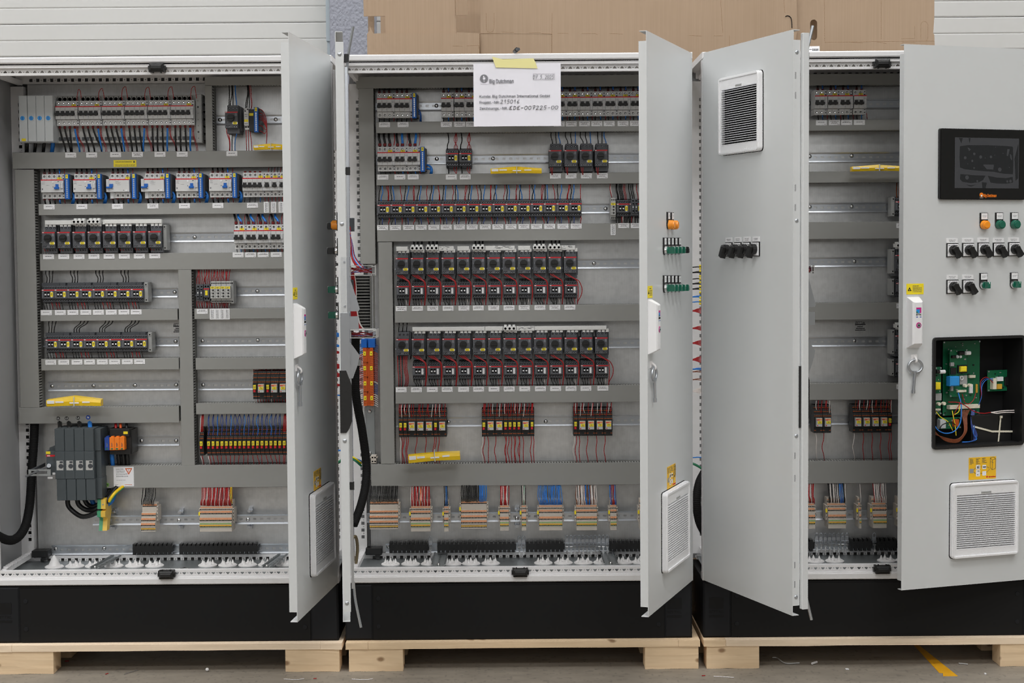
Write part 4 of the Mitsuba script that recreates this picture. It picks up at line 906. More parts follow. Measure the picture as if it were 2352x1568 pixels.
pp = wpts([(250, 1152, .25), (256, 1142, .25), (266, 1130, .26), (284, 1116, .29)]); put(kk + '__yellow_side', M().tube(pp, .0062, 8).mesh(), 'm_bag', True); put(kk + '__green_side', M().tube(pp + [.0014, .0006, -.0014], .0056, 8).mesh(), 'm_pe_green', True)
# -- surge arrester
YA = .235; k = sc(YA); S = tr(at(239, 986, YA)); kk = num('surge_arrester'); tag(kk, 'surge arrester with one blue and three orange plug modules', 'surge arrester')
put(kk + '__base', M(k).C(6, 59, 4, 60, 30, 120, 1.2).C(8, 56, 0, 20, 22, 90, 2).B(10, 56, 48, 60, 26, 100).mesh(), 'm_black', tw=S)
for i in range(4):
    key = kk + '__plug_module' + (f'_{i:03d}' if i else ''); x = 11.6 * i
    put(key, M(k).C(x + .2, x + 11.4, 19 - i * .3, 48.5 - i * .3, 0, 60, .5).B(x + 3, x + 9, 16.5, 19.5, 6, 40).mesh(), 'm_navy' if i == 0 else 'm_orange', tw=S); labels[key] = {'label': 'blue plug module' if i == 0 else 'orange plug module'}
    put(key + '__status_window', M(k).B(x + 3, x + 8, 43.6, 46.4, -.8, .5).mesh(), 'm_green', tw=S)
    put(key + '__print', M(k).B(x + 4.4, x + 5.4, 31, 41, -.4, .3).B(x + 6.4, x + 7.2, 33, 40, -.4, .3).mesh(), 'm_ink_soft' if i == 0 else 'm_ink', tw=S); labels[key + '__print'] = {'kind': 'stuff'}
put(kk + '__marker_tag', M(k).B(41, 51, 6.5, 12.5, 21, 23).mesh(), 'm_yellow', tw=S)
inst('end_clamp', end_clamp(.27, 34, 6.5), tr(at(294, 1000, .27)), 'pale end clamp right of the orange surge arrester', 'end clamp')
for u, c, r in [(257, 'b', .008), (272, 'k', .008), (283, 'k', .008), (292, 'k', .008)]: wire([(u, 1042, .29), (u + 1, 1056, .29), (u + 3, 1076, .31)], c, r, f'thick {WN[c]} cable below the orange surge arrester', 'thick cables below the surge arrester')
for u, c in [(266, 'r'), (277, 'o'), (291, 'k')]: wire([(u, 990, .29), (u, 980, .29), (u - 1, 964, .32)], c, .005, f'{WN[c]} wire on top of the surge arrester', 'wires on top of the surge arrester')
# -- stickers
def sticker(base, u0, u1, v0, v1, Y, m, label, cat='sticker'):
    a, b = at(u0, v1, Y), at(u1, v0, Y); key = num(base); tag(key, label, cat); put(key + '__sheet', M().box(a[0], b[0], Y, Y + .0008, a[2], b[2]).mesh(), m); return key, a, b
def lines(key, a, b, Y, rows, m='m_ink', seed=1, name='print'):
    w, h = b[0] - a[0], b[2] - a[2]; r = random.Random(seed); g = M()
    for (x0, x1, z, th) in rows:
        x = a[0] + x0 * w; e = a[0] + x1 * w
        while x < e: q = min(r.uniform(.03, .09) * w, e - x); g.box(x, x + q, Y - .0003, Y, a[2] + z * h, a[2] + z * h + th); x += q + .012 * w
    put(f'{key}__{name}', g.mesh(), m); labels[f'{key}__{name}'] = {'kind': 'stuff'}
key, a, b = sticker('yellow_sticker', 261, 313, 367.3, 383.2, YD - .001, 'm_yellow', 'yellow handwritten sticker on the wide duct below the top breakers'); lines(key, a, b, YD - .001, [(.08, .8, .68, .0022), (.05, .95, .3, .001), (.05, .95, .2, .001), (.05, .95, .1, .001), (.87, .94, .6, .006)])
key, a, b = sticker('instruction_sticker', 261.5, 307, 1071.8, 1117, YD - .001, 'm_white', 'white instruction sticker with warning triangle on the deep duct'); lines(key, a, b, YD - .001, [(.13, .5, .9 - i * .045, .001) for i in range(2)] + [(.13, .55, .79 - i * .04, .001) for i in range(3)] + [(.13, .7, .64 - i * .04, .001) for i in range(2)] + [(.13, .72, .53 - i * .04, .001) for i in range(2)] + [(.13, .6, .31, .001), (.06, .22, .09, .0008)]); lines(key, a, b, YD - .001, [(.55, .9, .08, .0016)], 'm_orange_dark', name='footer_print')
w, h = b[0] - a[0], b[2] - a[2]; tz = a[2] + h * .93; tri = Polygon([(a[0] + w * .57, tz), (a[0] + w * .93, tz), (a[0] + w * .75, tz - w * .32)]); put(key + '__warning_triangle', extr(tri.difference(tri.buffer(-.0028)), YD - .0016, YD - .001), 'm_orange_dark'); put(key + '__flash_mark', M().box(a[0] + w * .74, a[0] + w * .76, YD - .0014, YD - .001, tz - w * .2, tz - w * .06).mesh(), 'm_orange_dark')
def dot(u, v, r, m, txt, mt, label, th=.8):
    p = at(u, v, YD - .001); key = num('phase_sticker'); tag(key, label, 'sticker'); rr = r * sc(YD)
    put(key + '__disc', M().cyl(p[0], p[2], rr, YD - .0012, YD, 18).mesh(), m); hh = rr * th
    put(key + '__lettering', text(txt, p[0] - rr * (.62 if len(txt) > 1 else .36), p[0] + rr * (.62 if len(txt) > 1 else .36), p[2] - hh / 2, hh, YD - .0012, True), mt)
dot(133.5, 960.5, 4.3, 'm_black', 'L1', 'm_white', 'small round black sticker reading L1'); dot(153, 960.3, 4.3, 'm_black', 'L2', 'm_white', 'small round black sticker reading L2'); dot(179, 959.5, 4.3, 'm_black', 'L3', 'm_white', 'small round black sticker reading L3'); dot(202.5, 958.2, 5.2, 'm_navy', 'N', 'm_white', 'round blue sticker reading N')
dot(246.3, 1113, 4.6, 'm_term_green', 'PE', 'm_black', 'round green sticker reading PE on the deep duct')
# maker's print on the mounting plates
for cab, (u, v, kx) in ((0, (398, 741, 0)), (2, (1964, 737, 1))):
    k = sc(.365); p = at(u, v, .3645); m = M()
    m.tm(text('RITTAL', p[0], p[0] + 24 * k, p[2] - 5 * k - .004, 6 * k, .3648, True, .2)).box(p[0], p[0] + 24 * k, .3645, .365, p[2] - 9.6 * k, p[2] - 7 * k)
    m.box(p[0] + 5 * k, p[0] + 18 * k, .3645, .365, p[2] - 14 * k, p[2] - 12 * k).box(p[0] + 2 * k, p[0] + 22 * k, .3645, .365, p[2] - 18 * k, p[2] - 16 * k).box(p[0], p[0] + 24 * k, .3645, .365, p[2] - 22 * k, p[2] - 20 * k)
    put(cabs[cab] + '__plate_print', m.mesh(), 'm_ink'); labels[cabs[cab] + '__plate_print'] = {'label': 'black maker lettering printed on the plate', 'kind': 'stuff'}
# ================================================================== terminal strips, clip strips, glands: all three cabinets
def tstrip(u0, u1, v0, style, label, lean=0.0, Y=.235, left=True, right=True, marker=True):
    """v0: top of the orange first row; lengths in px"""
    k = sc(Y); S = tr(at(u0, v0, Y)); w = u1 - u0; n = max(2, round(w / 3.42)); d = w / n
    key = num('terminal_strip'); tag(key, label, 'terminal strip')
    b, lv, op, er, gd = M(k), M(k), M(k), M(k), M(k)
    if style == 'a':
        tiers = [(-2, 6, 34), (6, 18, 26), (18, 29, 14), (29, 40, 7), (40, 51, 0), (51, 61, 4)]
        rows = [(0, 3.4, 33), (18.6, 22.6, 13), (29.6, 34, 6), (40.6, 45, -1)]; dots = [(5, 33), (24.2, 13), (35.6, 6), (46.6, -1)]
        earth = [(52.4, 56, 3)]
    else:
        tiers = [(-13, -1, 34), (-1, 5, 24), (5, 17, 14), (17, 33, 6), (33, 45, 0), (45, 56, 3)]
        rows = [(-9, -7.4, 33), (0, 2.6, 23), (9, 13, 13), (24, 28.6, 5)]; dots = [(-4, 33), (5.6, 13.4), (15, 13), (30.2, 5)]
        earth = [(36, 38, -1), (44.4, 46, 2)]; gd.B(.3, w - .3, 39.6, 43, -1, 2)
    for i, (a, e, y) in enumerate(tiers): 
        x1 = w if i else w - (w * .0)
        b.C(0, x1, a, e + .3, y, 75, .5)
    for (a, e, y) in rows:
        for i in range(n): lv.B(i * d + .5, (i + 1) * d - .5, a, e, y - .3, y + 1)
    for (v, y) in dots:
        for i in range(n): op.B(i * d + .6, (i + 1) * d - .7, v - 1.1, v + 1.1, y - .3, y + 1)
    for (a, e, y) in earth:
        for i in range(n): er.B(i * d + .4, (i + 1) * d - .4, a, e, y - .3, y + 1)
    if style == 'a':
        for i in range(n): op.B(i * d + .6, (i + 1) * d - .7, 56, 58, 2.7, 4)
    else:
        for i in range(n): op.B(i * d + .7, (i + 1) * d - .8, 42.6, 44.4, -1.4, 1)
    put(key + '__body', b.mesh(), 'm_term', tw=S)
    for nm, m, mm in (('release_levers', lv, 'm_lever'), ('wire_openings', op, 'm_hole'), ('earth_row', er, 'm_gold' if style == 'a' else 'm_term_green')):
        put(f'{key}__{nm}', m.mesh(), mm, tw=S); labels[f'{key}__{nm}'] = {'kind': 'stuff'}
    if style != 'a': put(key + '__gold_bar', gd.mesh(), 'm_gold', tw=S)
    for j, (on, x) in enumerate(((left, -3.6), (right, w + .2))):
        if on:
            c = M(k).C(x, x + 3.4, 4, 38, 22, 75, .4); q = f'{key}__end_clamp' + ('_001' if j and left else ''); put(q, c.mesh(), 'm_term', tw=S)
            o = M(k); [o.B(x + 1, x + 2.6, v, v + 2, 21.6, 23) for v in (6, 14, 22, 30)]; put(q + '__holes', o.mesh(), 'm_hole', tw=S); labels[q + '__holes'] = {'kind': 'stuff'}
    if marker: put(key + '__marker_tag', M(k).B(-4.4, -.4, 12, 20, 18, 23).mesh(), 'm_yellow', tw=S)
def strip_wires(u0, u1, v0, vtop, cols, n, label, r=.0013, Y=.262, spread=2.0, off=0.0, vend=-1):
    bu = Bundle()
    for j in range(n):
        u = u0 + (u1 - u0) * (j + .5) / n; c = cols[j % len(cols)] if len(cols) != n else cols[j]
        q, q2 = rnd.uniform(-spread, spread), rnd.uniform(-spread, spread)
        bu.add([(u, v0 + rnd.uniform(-2, 1) + vend, Y), (u + q * .4, v0 - 10, Y - .01), (u + q + off * .6, v0 - 22, Y - .004), (u + q2 + off, vtop - 14, Y + .05)], c, r)
    bu.done(label)
def clip_strip(u0, u1, v0, v1, label, Y=.315, teeth=True):
    a, b = at(u0, v1, Y), at(u1, v0, Y); key = num('clip_strip'); tag(key, label, 'clip strip'); w = b[0] - a[0]; h = b[2] - a[2]
    n = max(1, round(w / .0158)); d = w / n; m = M().box(a[0], b[0], Y, Y + .035, a[2] + h * .22, b[2] - h * .2); g = M()
    for i in range(n):
        x = a[0] + i * d; m.box(x, x + d * .66, Y, Y + .035, a[2], a[2] + h * .23).box(x, x + d * .66, Y, Y + .035, b[2] - h * .21, b[2])
        if teeth: g.box(x + d * .7, x + d * .9, Y + .01, Y + .016, a[2] + h * .04, a[2] + h * .2)
    put(key + '__carrier', m.mesh(), 'm_black')
    if teeth: put(key + '__contact_pins', g.mesh(), 'm_zinc'); labels[key + '__contact_pins'] = {'kind': 'stuff'}
def shield_clamp(u, v, label, group=None, Y=.300):
    k = sc(Y); p = at(u, v, Y); S = tr(p)
    lo = M(k).C(0, 8.8, 0, 9, 6, 12, .6); lo.C(.3, 8.7, 9, 14.5, 0, 12, .6)
    arch = M(k); arch.tube([[.8 * k, .004, -2 * k], [.9 * k, .004, 5 * k], [2.6 * k, .002, 8 * k], [4.4 * k, .002, 9 * k], [6.4 * k, .002, 8 * k], [8 * k, .004, 5 * k], [8.1 * k, .004, -2 * k]], .0016, 6)
    sc_ = M(k).D(4.4, 27, 1.6, -6, 6, 8).B(3, 6, 18, 36, -2, 2).C(1.2, 7.6, 17, 20, -3, 4, .4).B(2, 7, 30, 32, -3, 4)
    inst('shield_clamp', [('clip', ply(lo.mesh(), 'm_zinc')), ('bow', ply(arch.mesh(), 'm_zinc', True)), ('screw', ply(sc_.mesh(), 'm_chrome')), ('holes*', ply(M(k).B(2.4, 3.6, 10.5, 13, -.4, .6).B(5.4, 6.6, 10.5, 13, -.4, .6).mesh(), 'm_hole'))], S, label, 'clamp', group)
def gland(u, v, label, big=False, group=None):
    p = atz(u, v, .3185); key = num('cable_gland'); tag(key, label, 'cable gland', group)
    def rev(prof, n=24, c=(0, 0)):
        pr = np.array(prof); a = np.arange(n) * 2 * math.pi / n
        v_ = np.stack([pr[:, 0][:, None] * np.cos(a) + c[0], pr[:, 0][:, None] * np.sin(a) + c[1], np.repeat(pr[:, 1][:, None], n, 1)], -1).reshape(-1, 3)
        q = [[i * n + j, i * n + (j + 1) % n, (i + 1) * n + (j + 1) % n, (i + 1) * n + j] for i in range(len(pr) - 1) for j in range(n)]; return v_, q
    S = tr((p[0], p[1], .318))
    put(key + '__base', M().raw(*rev([(0, 0), (.032, 0), (.034, .004), (.031, .007), (.026, .009), (0, .0095)])).mesh(), 'm_gland', 40, tw=S)
    m = M()
    if big: m.raw(*rev([(.023, .008), (.018, .016), (.010, .034), (.004, .044), (0, .046)]))
    else:
        for i in range(5):
            t = i * 2 * math.pi / 5 + .4; m.raw(*rev([(.0085, .008), (.0048, .012), (.0026, .018), (.001, .0225), (0, .023)], 10, (.0185 * math.cos(t), .0185 * math.sin(t))))
    put(key + ('__cone' if big else '__cones'), m.mesh(), 'm_gland', 40, tw=S)
    if not big: labels[key + '__cones'] = {'kind': 'stuff'}
def floor_rail(ub, vb, ut, vt, label, w=.036):
    a, b = at(ub, vb, .045), at(ut, vt, .335); a[2] = .346; b[2] = .336; key = num('floor_rail'); tag(key, label, 'rail')
    d = b - a; L_ = np.linalg.norm(d); d /= L_; n = np.array([-d[1], d[0], 0]); n /= np.linalg.norm(n); mtx = np.eye(4); mtx[:3, 0], mtx[:3, 1], mtx[:3, 2], mtx[:3, 3] = d, n, np.cross(d, n), a
    m = M().box(0, L_, -w / 2 + .004, w / 2 - .004, 0, .0015).box(0, L_, -w / 2, -w / 2 + .005, .006, .0075).box(0, L_, w / 2 - .005, w / 2, .006, .0075).box(0, L_, -w / 2 + .004, -w / 2 + .0055, 0, .007).box(0, L_, w / 2 - .0055, w / 2 - .004, 0, .007)
    put(key + '__channel', m.mesh(), 'm_zinc_dull', tw=T(mtx.tolist()))
    h = M(); [h.box(x, x + .004, y, y + .004, .0074, .0078) for x in np.arange(.01, L_ - .01, .0125) for y in (-w / 2 + .0005, w / 2 - .0045)]; [h.box(x, x + .002, -.004, .004, .0014, .0018) for x in np.arange(.01, L_ - .01, .0125)]
    put(key + '__holes', h.mesh(), 'm_hole', tw=T(mtx.tolist())); labels[key + '__holes'] = {'kind': 'stuff'}
    put(key + '__bolt', M().raw(*(lambda s: (s.vertices * [.006, .006, .006] + [.008, 0, .006], s.faces))(trimesh.creation.icosphere(1, 1.0))).mesh(), 'm_chrome', True, tw=T(mtx.tolist()))
# cabinet 1 bottom
tstrip(322.5, 356, 1161, 'a', 'narrow beige terminal strip with black wires in the left cabinet', marker=False, left=False)
strip_wires(324, 354, 1160, 1121, 'k', 10, 'of the narrow terminal strip in the left cabinet', off=5, r=.0016)
tstrip(457.5, 532, 1166, 'b', 'wide beige terminal strip with red wires in the left cabinet')
strip_wires(460, 531, 1162, 1119, 'rrrwrrrrwrrr', 44, 'of the wide terminal strip in the left cabinet', off=3)
strip_wires(529, 534, 1156, 1119, 'y', 2, 'at the right end of the wide terminal strip of the left cabinet')
key = num('earth_terminal'); tag(key, 'large green and yellow earth terminal clipped on the raised rail', 'terminal block'); Y = .24
for nm, du, m in (('green_half', 0, 'm_pe_green'), ('yellow_half', 8.4, 'm_pe_yellow')):
    k = sc(Y); S = tr(at(226 + du, 1145, Y)); pr = [(-.015, 0), (.01, -2), (.06, 14), (.07, 34), (.05, 50), (.03, 74), (-.005, 74), (.01, 46), (-.022, 40), (-.024, 28), (0, 25.5), (0, 23), (-.018, 22)]
    put(f'{key}__{nm}', xprof(Polygon([(y, -v * k) for y, v in pr]).buffer(0), 0, 8.4 * k + (.0 if du == 0 else .003)), m, tw=S)
k = sc(Y - .02); put(key + '__clamp_screw', M(k).D(0, 0, 1.8, -1, 6, 10).D(-2.6, 22, 1.8, -4, 6, 10).mesh(), 'm_zinc', tw=tr(at(236.5, 1158, Y - .018)))
clip_strip(305, 395, 1249, 1274, 'short black clip strip on the lowest rail of the left cabinet')
clip_strip(412, 592, 1248, 1273, 'long black clip strip on the lowest rail of the left cabinet')
gland(125, 1303, 'white gland with one large cone on the floor of the left cabinet', True)
for i, u in enumerate([172, 217, 262, 309, 355, 477, 523, 569, 614, 655]): gland(u, 1302 - .0078 * (u - 125), f'{ORD[i]} white gland with five small cones on the floor of the left cabinet', group='white glands of the left cabinet')
floor_rail(217, 1316, 270, 1284, 'galvanised rail lying askew across the floor near the large cone gland'); floor_rail(612, 1314, 652, 1281, 'galvanised rail across the floor near the door edge of the left cabinet')
def foot(u, v, label):
    p = at(u, v, .33); key = num('plate_support'); tag(key, label, 'support'); put(key, M().cbox(p[0], p[0] + .058, .31, .36, p[2] - .024, p[2], .002).box(p[0] + .034, p[0] + .05, .315, .36, p[2] - .036, p[2] - .02).mesh(), 'm_black')
foot(76, 1263, 'black support block under the plate corner of the left cabinet'); foot(841, 1257, 'black support block under the plate corner of the middle cabinet')
# thick corrugated hose
def hose(pts, R, label, m='m_black_rough'):
    p = spline([at(*q) for q in pts], 40); s = np.r_[0, np.cumsum(np.linalg.norm(np.diff(p, axis=0), axis=1))]; ss = np.arange(0, s[-1], .0016); p = np.stack([np.interp(ss, s, p[:, i]) for i in range(3)], 1)
    r = R * (1 + .05 * np.sin(ss * 2 * math.pi / .0064)); key = num('corrugated_hose'); tag(key, label, 'hose'); put(key, M().tube(p, r, 14).mesh(), m, True)
hose([(80, 958, .31), (78, 1010, .31), (73, 1080, .28), (68, 1160, .24), (55, 1215, .18), (28, 1240, .10), (-8, 1228, .02), (-40, 1195, -.05)], .0155, 'thick black corrugated hose curving out along the side wall of the left cabinet')
# QR codes of the photo are left out.

# ================================================================== cabinet 2
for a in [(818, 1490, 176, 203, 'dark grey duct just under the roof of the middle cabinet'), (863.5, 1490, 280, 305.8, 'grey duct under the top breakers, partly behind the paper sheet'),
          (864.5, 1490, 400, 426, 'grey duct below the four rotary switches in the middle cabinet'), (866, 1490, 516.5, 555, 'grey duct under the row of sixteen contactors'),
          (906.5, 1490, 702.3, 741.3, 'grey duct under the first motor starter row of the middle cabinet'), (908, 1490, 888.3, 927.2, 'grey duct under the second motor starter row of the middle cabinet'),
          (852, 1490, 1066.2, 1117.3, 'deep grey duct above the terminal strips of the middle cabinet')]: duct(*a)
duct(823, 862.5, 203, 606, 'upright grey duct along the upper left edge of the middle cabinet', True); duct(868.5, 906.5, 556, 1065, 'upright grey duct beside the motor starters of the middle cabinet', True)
rail(862, 1490, 244.5, 'rail behind the top breakers of the middle cabinet', [(1002.5, 242.5)]); rail(864, 1490, 367, 'rail with two bare stretches behind the rotary switches of the middle cabinet', [(1003.3, 364.5), (1132.5, 363.8)])
rail(866, 1490, 482.5, 'rail carrying the sixteen contactors', [(1391, 479)]); rail(907, 1490, 609, 'rail of the first motor starter row of the middle cabinet', [(1364.5, 604.5)])
rail(908, 1490, 792, 'rail of the second motor starter row of the middle cabinet'); rail(910, 1490, 969.5, 'rail of the relay groups in the middle cabinet', [(1030, 968.5), (1253.5, 967.5)])
rail(843, 1490, 1189, 'raised rail of the terminal strips in the middle cabinet', [(1187, 1190)], Y=.315); rail(886, 1490, 1259, 'lowest rail with shield clamps in the middle cabinet', [(892, 1255)])
for (u, v) in [(1187.5, 1170), (1187.5, 1206)]:
    p = at(u, v, .34); k = num('rail_bracket'); tag(k, 'small zinc rail bracket between two terminal strips of the middle cabinet', 'bracket', 'rail brackets of the middle cabinet'); put(k, M().box(p[0] - .009, p[0] + .009, .325, .365, p[2] - .003, p[2] + .003).box(p[0] - .007, p[0] + .007, .345, .365, p[2] - .011, p[2] + .011).cyl(p[0], p[2], .005, .318, .34, 8).mesh(), 'm_zinc')
C2 = 'of the middle cabinet'
m3 = mcb(3, Y2)
bu = Bundle(); bf = M()
def brk(us, v0, tmpl, n, fmt, group, cols, u0=None, vb=40, top=None):
    for i, p in enumerate(rowpos(us, v0, Y2, u0)):
        inst('circuit_breaker', tmpl, tr(p), fmt.format(ORD[i]), 'circuit breaker', group)
        dv = -.0078 * (us[i] - (u0 or us[0]))
        for j, c in enumerate(cols):
            uu = us[i] + 6 + j * 11.2; q = rnd.uniform(-1.5, 2); bu.add([(uu, v0 + vb + dv, .29), (uu + q * .5, v0 + vb + 7 + dv, .29), (uu + q + 1, v0 + vb + 22 + dv, .33)], c, .0017 if c != 'r' else .0011)
        for j in range(n):
            uu = us[i] + 6 + j * 11.2
            if top: bu.add([(uu, v0 - 13 + dv, .30), (uu, v0 - 20 + dv, .30), (uu, v0 - 34 + dv, .33)], top[j], .003); bf.tube([at(uu, v0 - 13 + dv, .30), at(uu, v0 - 19 + dv, .30)], .0042, 8)
brk([865.5, 906], 227.3, m3, 3, '{} three-pole breaker at the start of the top row of the middle cabinet', 'three-pole breakers of the top row of the middle cabinet', 'kkkr', 865, top='kkk')
us = [1013 + 29.05 * i for i in range(16)]; us[0] = 1013; us[1] = 1043.2
brk(us, 225.9, m2, 2, '{} two-pole breaker of the top row of the middle cabinet, counted past the blue block', 'two-pole breakers of the top row of the middle cabinet', 'kbr', 1013, top='kb')
bu.done('at the top breakers of the middle cabinet')
kk = num('ferrule'); put(kk, bf.mesh(), 'm_ferrule', True); tag(kk, 'dark red ferrules above the top breakers of the middle cabinet', 'ferrules', kind='stuff')
inst('neutral_block', n2, tr(rowpos([946.5], 226.4, Y2)[0]), 'narrow blue neutral block beside the three-pole breakers at the top of the middle cabinet', 'terminal block')
bu = Bundle()
for j in range(5): bu.add([(956, 249 + j * 3.5, .29), (962, 251 + j * 3, .285), (967 - j * .6, 262 + j, .285), (968 - j * 1.2, 290, .32)], 'b' if j % 2 else 'd', .0015)
bu.done('of the topmost blue neutral block in the middle cabinet')
white_labels([870.6, 913.2], 280.8, 1, 'under the three-pole breakers of the middle cabinet', ''); white_labels([1012.6, 1043.2, 1070.2], 280.2, 2, 'under the two-pole breakers left of the paper sheet', '')
white_labels([1272, 1299.6, 1330, 1358.2, 1386.6, 1418.4, 1447], 279.2, 2, 'under the two-pole breakers right of the paper sheet', '')
# second row
bu = Bundle(); bf = M()
g = 'thick wires above the second breaker row of the middle cabinet'
for tm_, u, nm, cols in ((m3, 866.5, 'three-pole breaker at the start of the second row of the middle cabinet', 'kkk'), (m2, 907, 'first two-pole breaker in the second row of the middle cabinet', 'kb'), (m2, 935.8, 'second two-pole breaker in the second row of the middle cabinet', 'kb')):
    inst('circuit_breaker', tm_, tr(rowpos([u], 350.7 - .0078 * (u - 866), Y2)[0]), nm, 'circuit breaker')
    for j, c in enumerate(cols):
        uu = u + 6 + j * 11.4; q = -2 if c == 'k' else (-1 if u < 910 else 2)
        wire([(uu, 337, .29), (uu + .3, 328, .287), (uu + q, 316, .29), (uu + q, 304, .32)], c, .0042, f'thick {WN[c]} wire with red ferrule above the {nm.split(" in ")[0].split(" at ")[0]} in the middle cabinet', g, (uu, 332, .288))
    uu = u + 6 + len(cols) * 11 - 1
    wire([(uu, 334, .29), (uu + 2, 322, .29), (uu + 1, 304, .32)], 'r', .0016 if u < 900 else .001, f'red wire above the {nm.split(" in ")[0].split(" at ")[0]} in the middle cabinet', g)
    for j, c in enumerate(cols + 'r'): bu.add([(u + 6 + j * 11, 391, .29), (u + 8 + j * 11, 398, .29), (u + 10 + j * 11, 412, .33)], c, .0017)
bu.done('under the second breaker row of the middle cabinet')
inst('neutral_block', n2, tr(rowpos([965.6], 350, Y2)[0]), 'blue neutral block at the end of the second breaker row of the middle cabinet', 'terminal block')
for j in range(2): wire([(975, 379 + j * 8, .30), (982, 379 + j * 8, .295), (990 + j, 384 + j * 6, .29), (992 - j * 2, 394, .29), (988 - j * 3, 412, .33)], 'b', .0036, 'thick blue wire right of the blue neutral block in the second breaker row', 'blue wires in the second breaker row of the middle cabinet', (979, 379 + j * 8, .298))
for i, p in enumerate(rowpos([1023.7, 1054.2], 353.2, YC)):
    inst('contactor', cy, tr(p), f'{ORD[i]} contactor of the pair standing alone below the paper sheet', 'contactor', 'pair of contactors below the paper sheet'); u = [1023.7, 1054.2][i]
    g = 'wires of the contactor pair below the paper sheet'
    wire([(u + 4, 344, .30), (u + 4, 334, .29), (u + 7, 322, .29), (u + 5 , 304, .32)], 'k', .0018, f'black wire above the {ORD[i]} contactor of the pair below the paper sheet', g); wire([(u + 5, 383, .30), (u + 7, 392, .29), (u + 7, 412, .33)], 'k', .0018, f'black wire below the {ORD[i]} contactor of the pair below the paper sheet', g)
    for j in range(3): wire([(u + 20 + j * 3, 344, .30), (u + 20 + j * 3.4, 336, .29), (u + 26 - j * 3.4, 322, .285), (u + 24, 304, .32)], 'r', .0011, f'red wire above the {ORD[i]} contactor of the pair below the paper sheet', g)
    for j in range(2): wire([(u + 20 + j * 5, 383, .30), (u + 19 + j * 6, 390, .29), (u + 24 + j, 400, .29), (u + 24, 414, .33)], 'r', .0011, f'red wire below the {ORD[i]} contactor of the pair below the paper sheet', g)
us = [1260.7, 1296, 1331, 1366]; g = 'wires of the four spaced rotary switches of the middle cabinet'
for i, p in enumerate(rowpos(us, 346.6, YM)):
    inst('motor_switch', ms, tr(p), f'{ORD[i]} of four spaced rotary motor switches right of the yellow bag', 'motor switch', 'four spaced rotary motor switches'); u = us[i]; o = ORD[i]
    for j, c in enumerate('kkb'):
        uu = u + 8 + j * 8.8; q = [(-3, -1, -3), (-5, -2, 0), (-6, -3, -1), (-1, 0, -4)][i][j]
        wire([(uu, 333, .30), (uu, 325, .29), (uu + q, 314, .29), (uu + q, 302, .32)], c, .0016, f'{WN[c]} wire above the {o} of four spaced rotary motor switches', g)
    for j, c in enumerate('rr'): wire([(u + 3 + j * 5, 384, .262), (u + 5 + j * 3, 392, .262), (u + 7 + j, 400, .28), (u + 8, 412, .33)], c, .0013, f'red wire below the {o} of four spaced rotary motor switches', g)
bag(1127, 1244, 380.5, 398.5, 'yellow tied bag on the duct left of the four spaced rotary switches')
white_labels([867, 906, 936.5], 401.2, [1, 0, 1], 'under the second breaker row of the middle cabinet', ''); white_labels([1024, 1056], 401, [0, 1], 'under the contactor pair below the paper sheet', ''); white_labels([1263, 1299, 1334.2, 1370.8], 398.8, 2, 'under the four spaced rotary switches', '')
# sixteen contactors
us = [866.6 + 29.36 * i for i in range(16)]; bu = Bundle(); g = 'wires above the row of sixteen contactors'
for i, p in enumerate(rowpos(us, 471.7, YC)):
    inst('contactor', cy, tr(p), f'{ORD[i]} contactor in the row of sixteen with yellow tags in the middle cabinet', 'contactor', 'row of sixteen contactors'); u = us[i]; dv = -.0078 * (u - 866); o = ORD[i]
    for j, (x, c) in enumerate(((3.5, 'k'), (9, 'b'), (26, 'r'), (24.5, 'r'))):
        q, q2 = rnd.uniform(-3, 3), rnd.uniform(-2, 4)
        if j == 3 and i % 2: continue
        wire([(u + x, 463 + dv, .30), (u + x + .3, 453 + dv, .293), (u + x + q2, 441 + dv, .288), (u + x + q2 + q, 430 + dv, .29), (u + x + q2, 416 + dv, .32)], c, .0016 if c != 'r' else .0012, f'{WN[c]} wire above the {o} contactor of the row of sixteen', g)
    for j, (x, c) in enumerate(((4, 'k'), (10, 'd'), (26, 'r'))): bu.add([(u + x, 498 + dv, .30), (u + x + 2, 505 + dv, .29), (u + x + 3 + rnd.uniform(-5, 2), 514 + dv, .295), (u + x + 2, 526 + dv, .33)], c, .0014)
bu.done('under the row of sixteen contactors')
white_labels([866, 895.7, 926, 954.8, 984, 1012.4, 1042.5, 1072, 1102, 1131, 1161, 1190.8, 1220, 1250, 1280.5, 1311], 517.3, 2, 'under the row of sixteen contactors', '')
inst('timer_relay', timer, tr(at(1403.4, 454, YT)), 'single grey timer with yellow tag standing alone in the middle cabinet', 'timer relay')
for i, p in enumerate(rowpos([1415.8, 1445.5], 469, YC)): inst('contactor', cy, tr(p), f'{ORD[i]} contactor between the single grey timer and the door', 'contactor', 'contactors right of the single grey timer')
for i in range(2): inst('auxiliary_contact_block', aux, tr(at(1450 + 7.2 * i, 456, YC - .02)), f'{ORD[i]} slim contact block before the contactor at the middle cabinet door edge', 'contact block', 'slim contact blocks at the door edge of the middle cabinet')
bu = Bundle()
for u, c in [(1403, 'r'), (1405, 'w'), (1417, 'k'), (1419, 'k'), (1424, 'k'), (1427, 'k'), (1430, 'k'), (1434, 'r'), (1437, 'r'), (1446, 'k'), (1451, 'k'), (1460, 'w'), (1464, 'r'), (1455, 'k')]: bu.add([(u + 2, 460 - (6 if u < 1410 else 0), .30), (u + 1, 448, .29), (u - 2, 434, .29), (u - 1, 416, .32)], c, .0018 if c == 'k' else .0012)
for j in range(14): u = 1416 + j * 4; bu.add([(u, 494, .30), (u + rnd.uniform(-2, 2), 503, .29), (u + rnd.uniform(-2, 2), 524, .33)], 'kkkrwk'[j % 6], .0015)
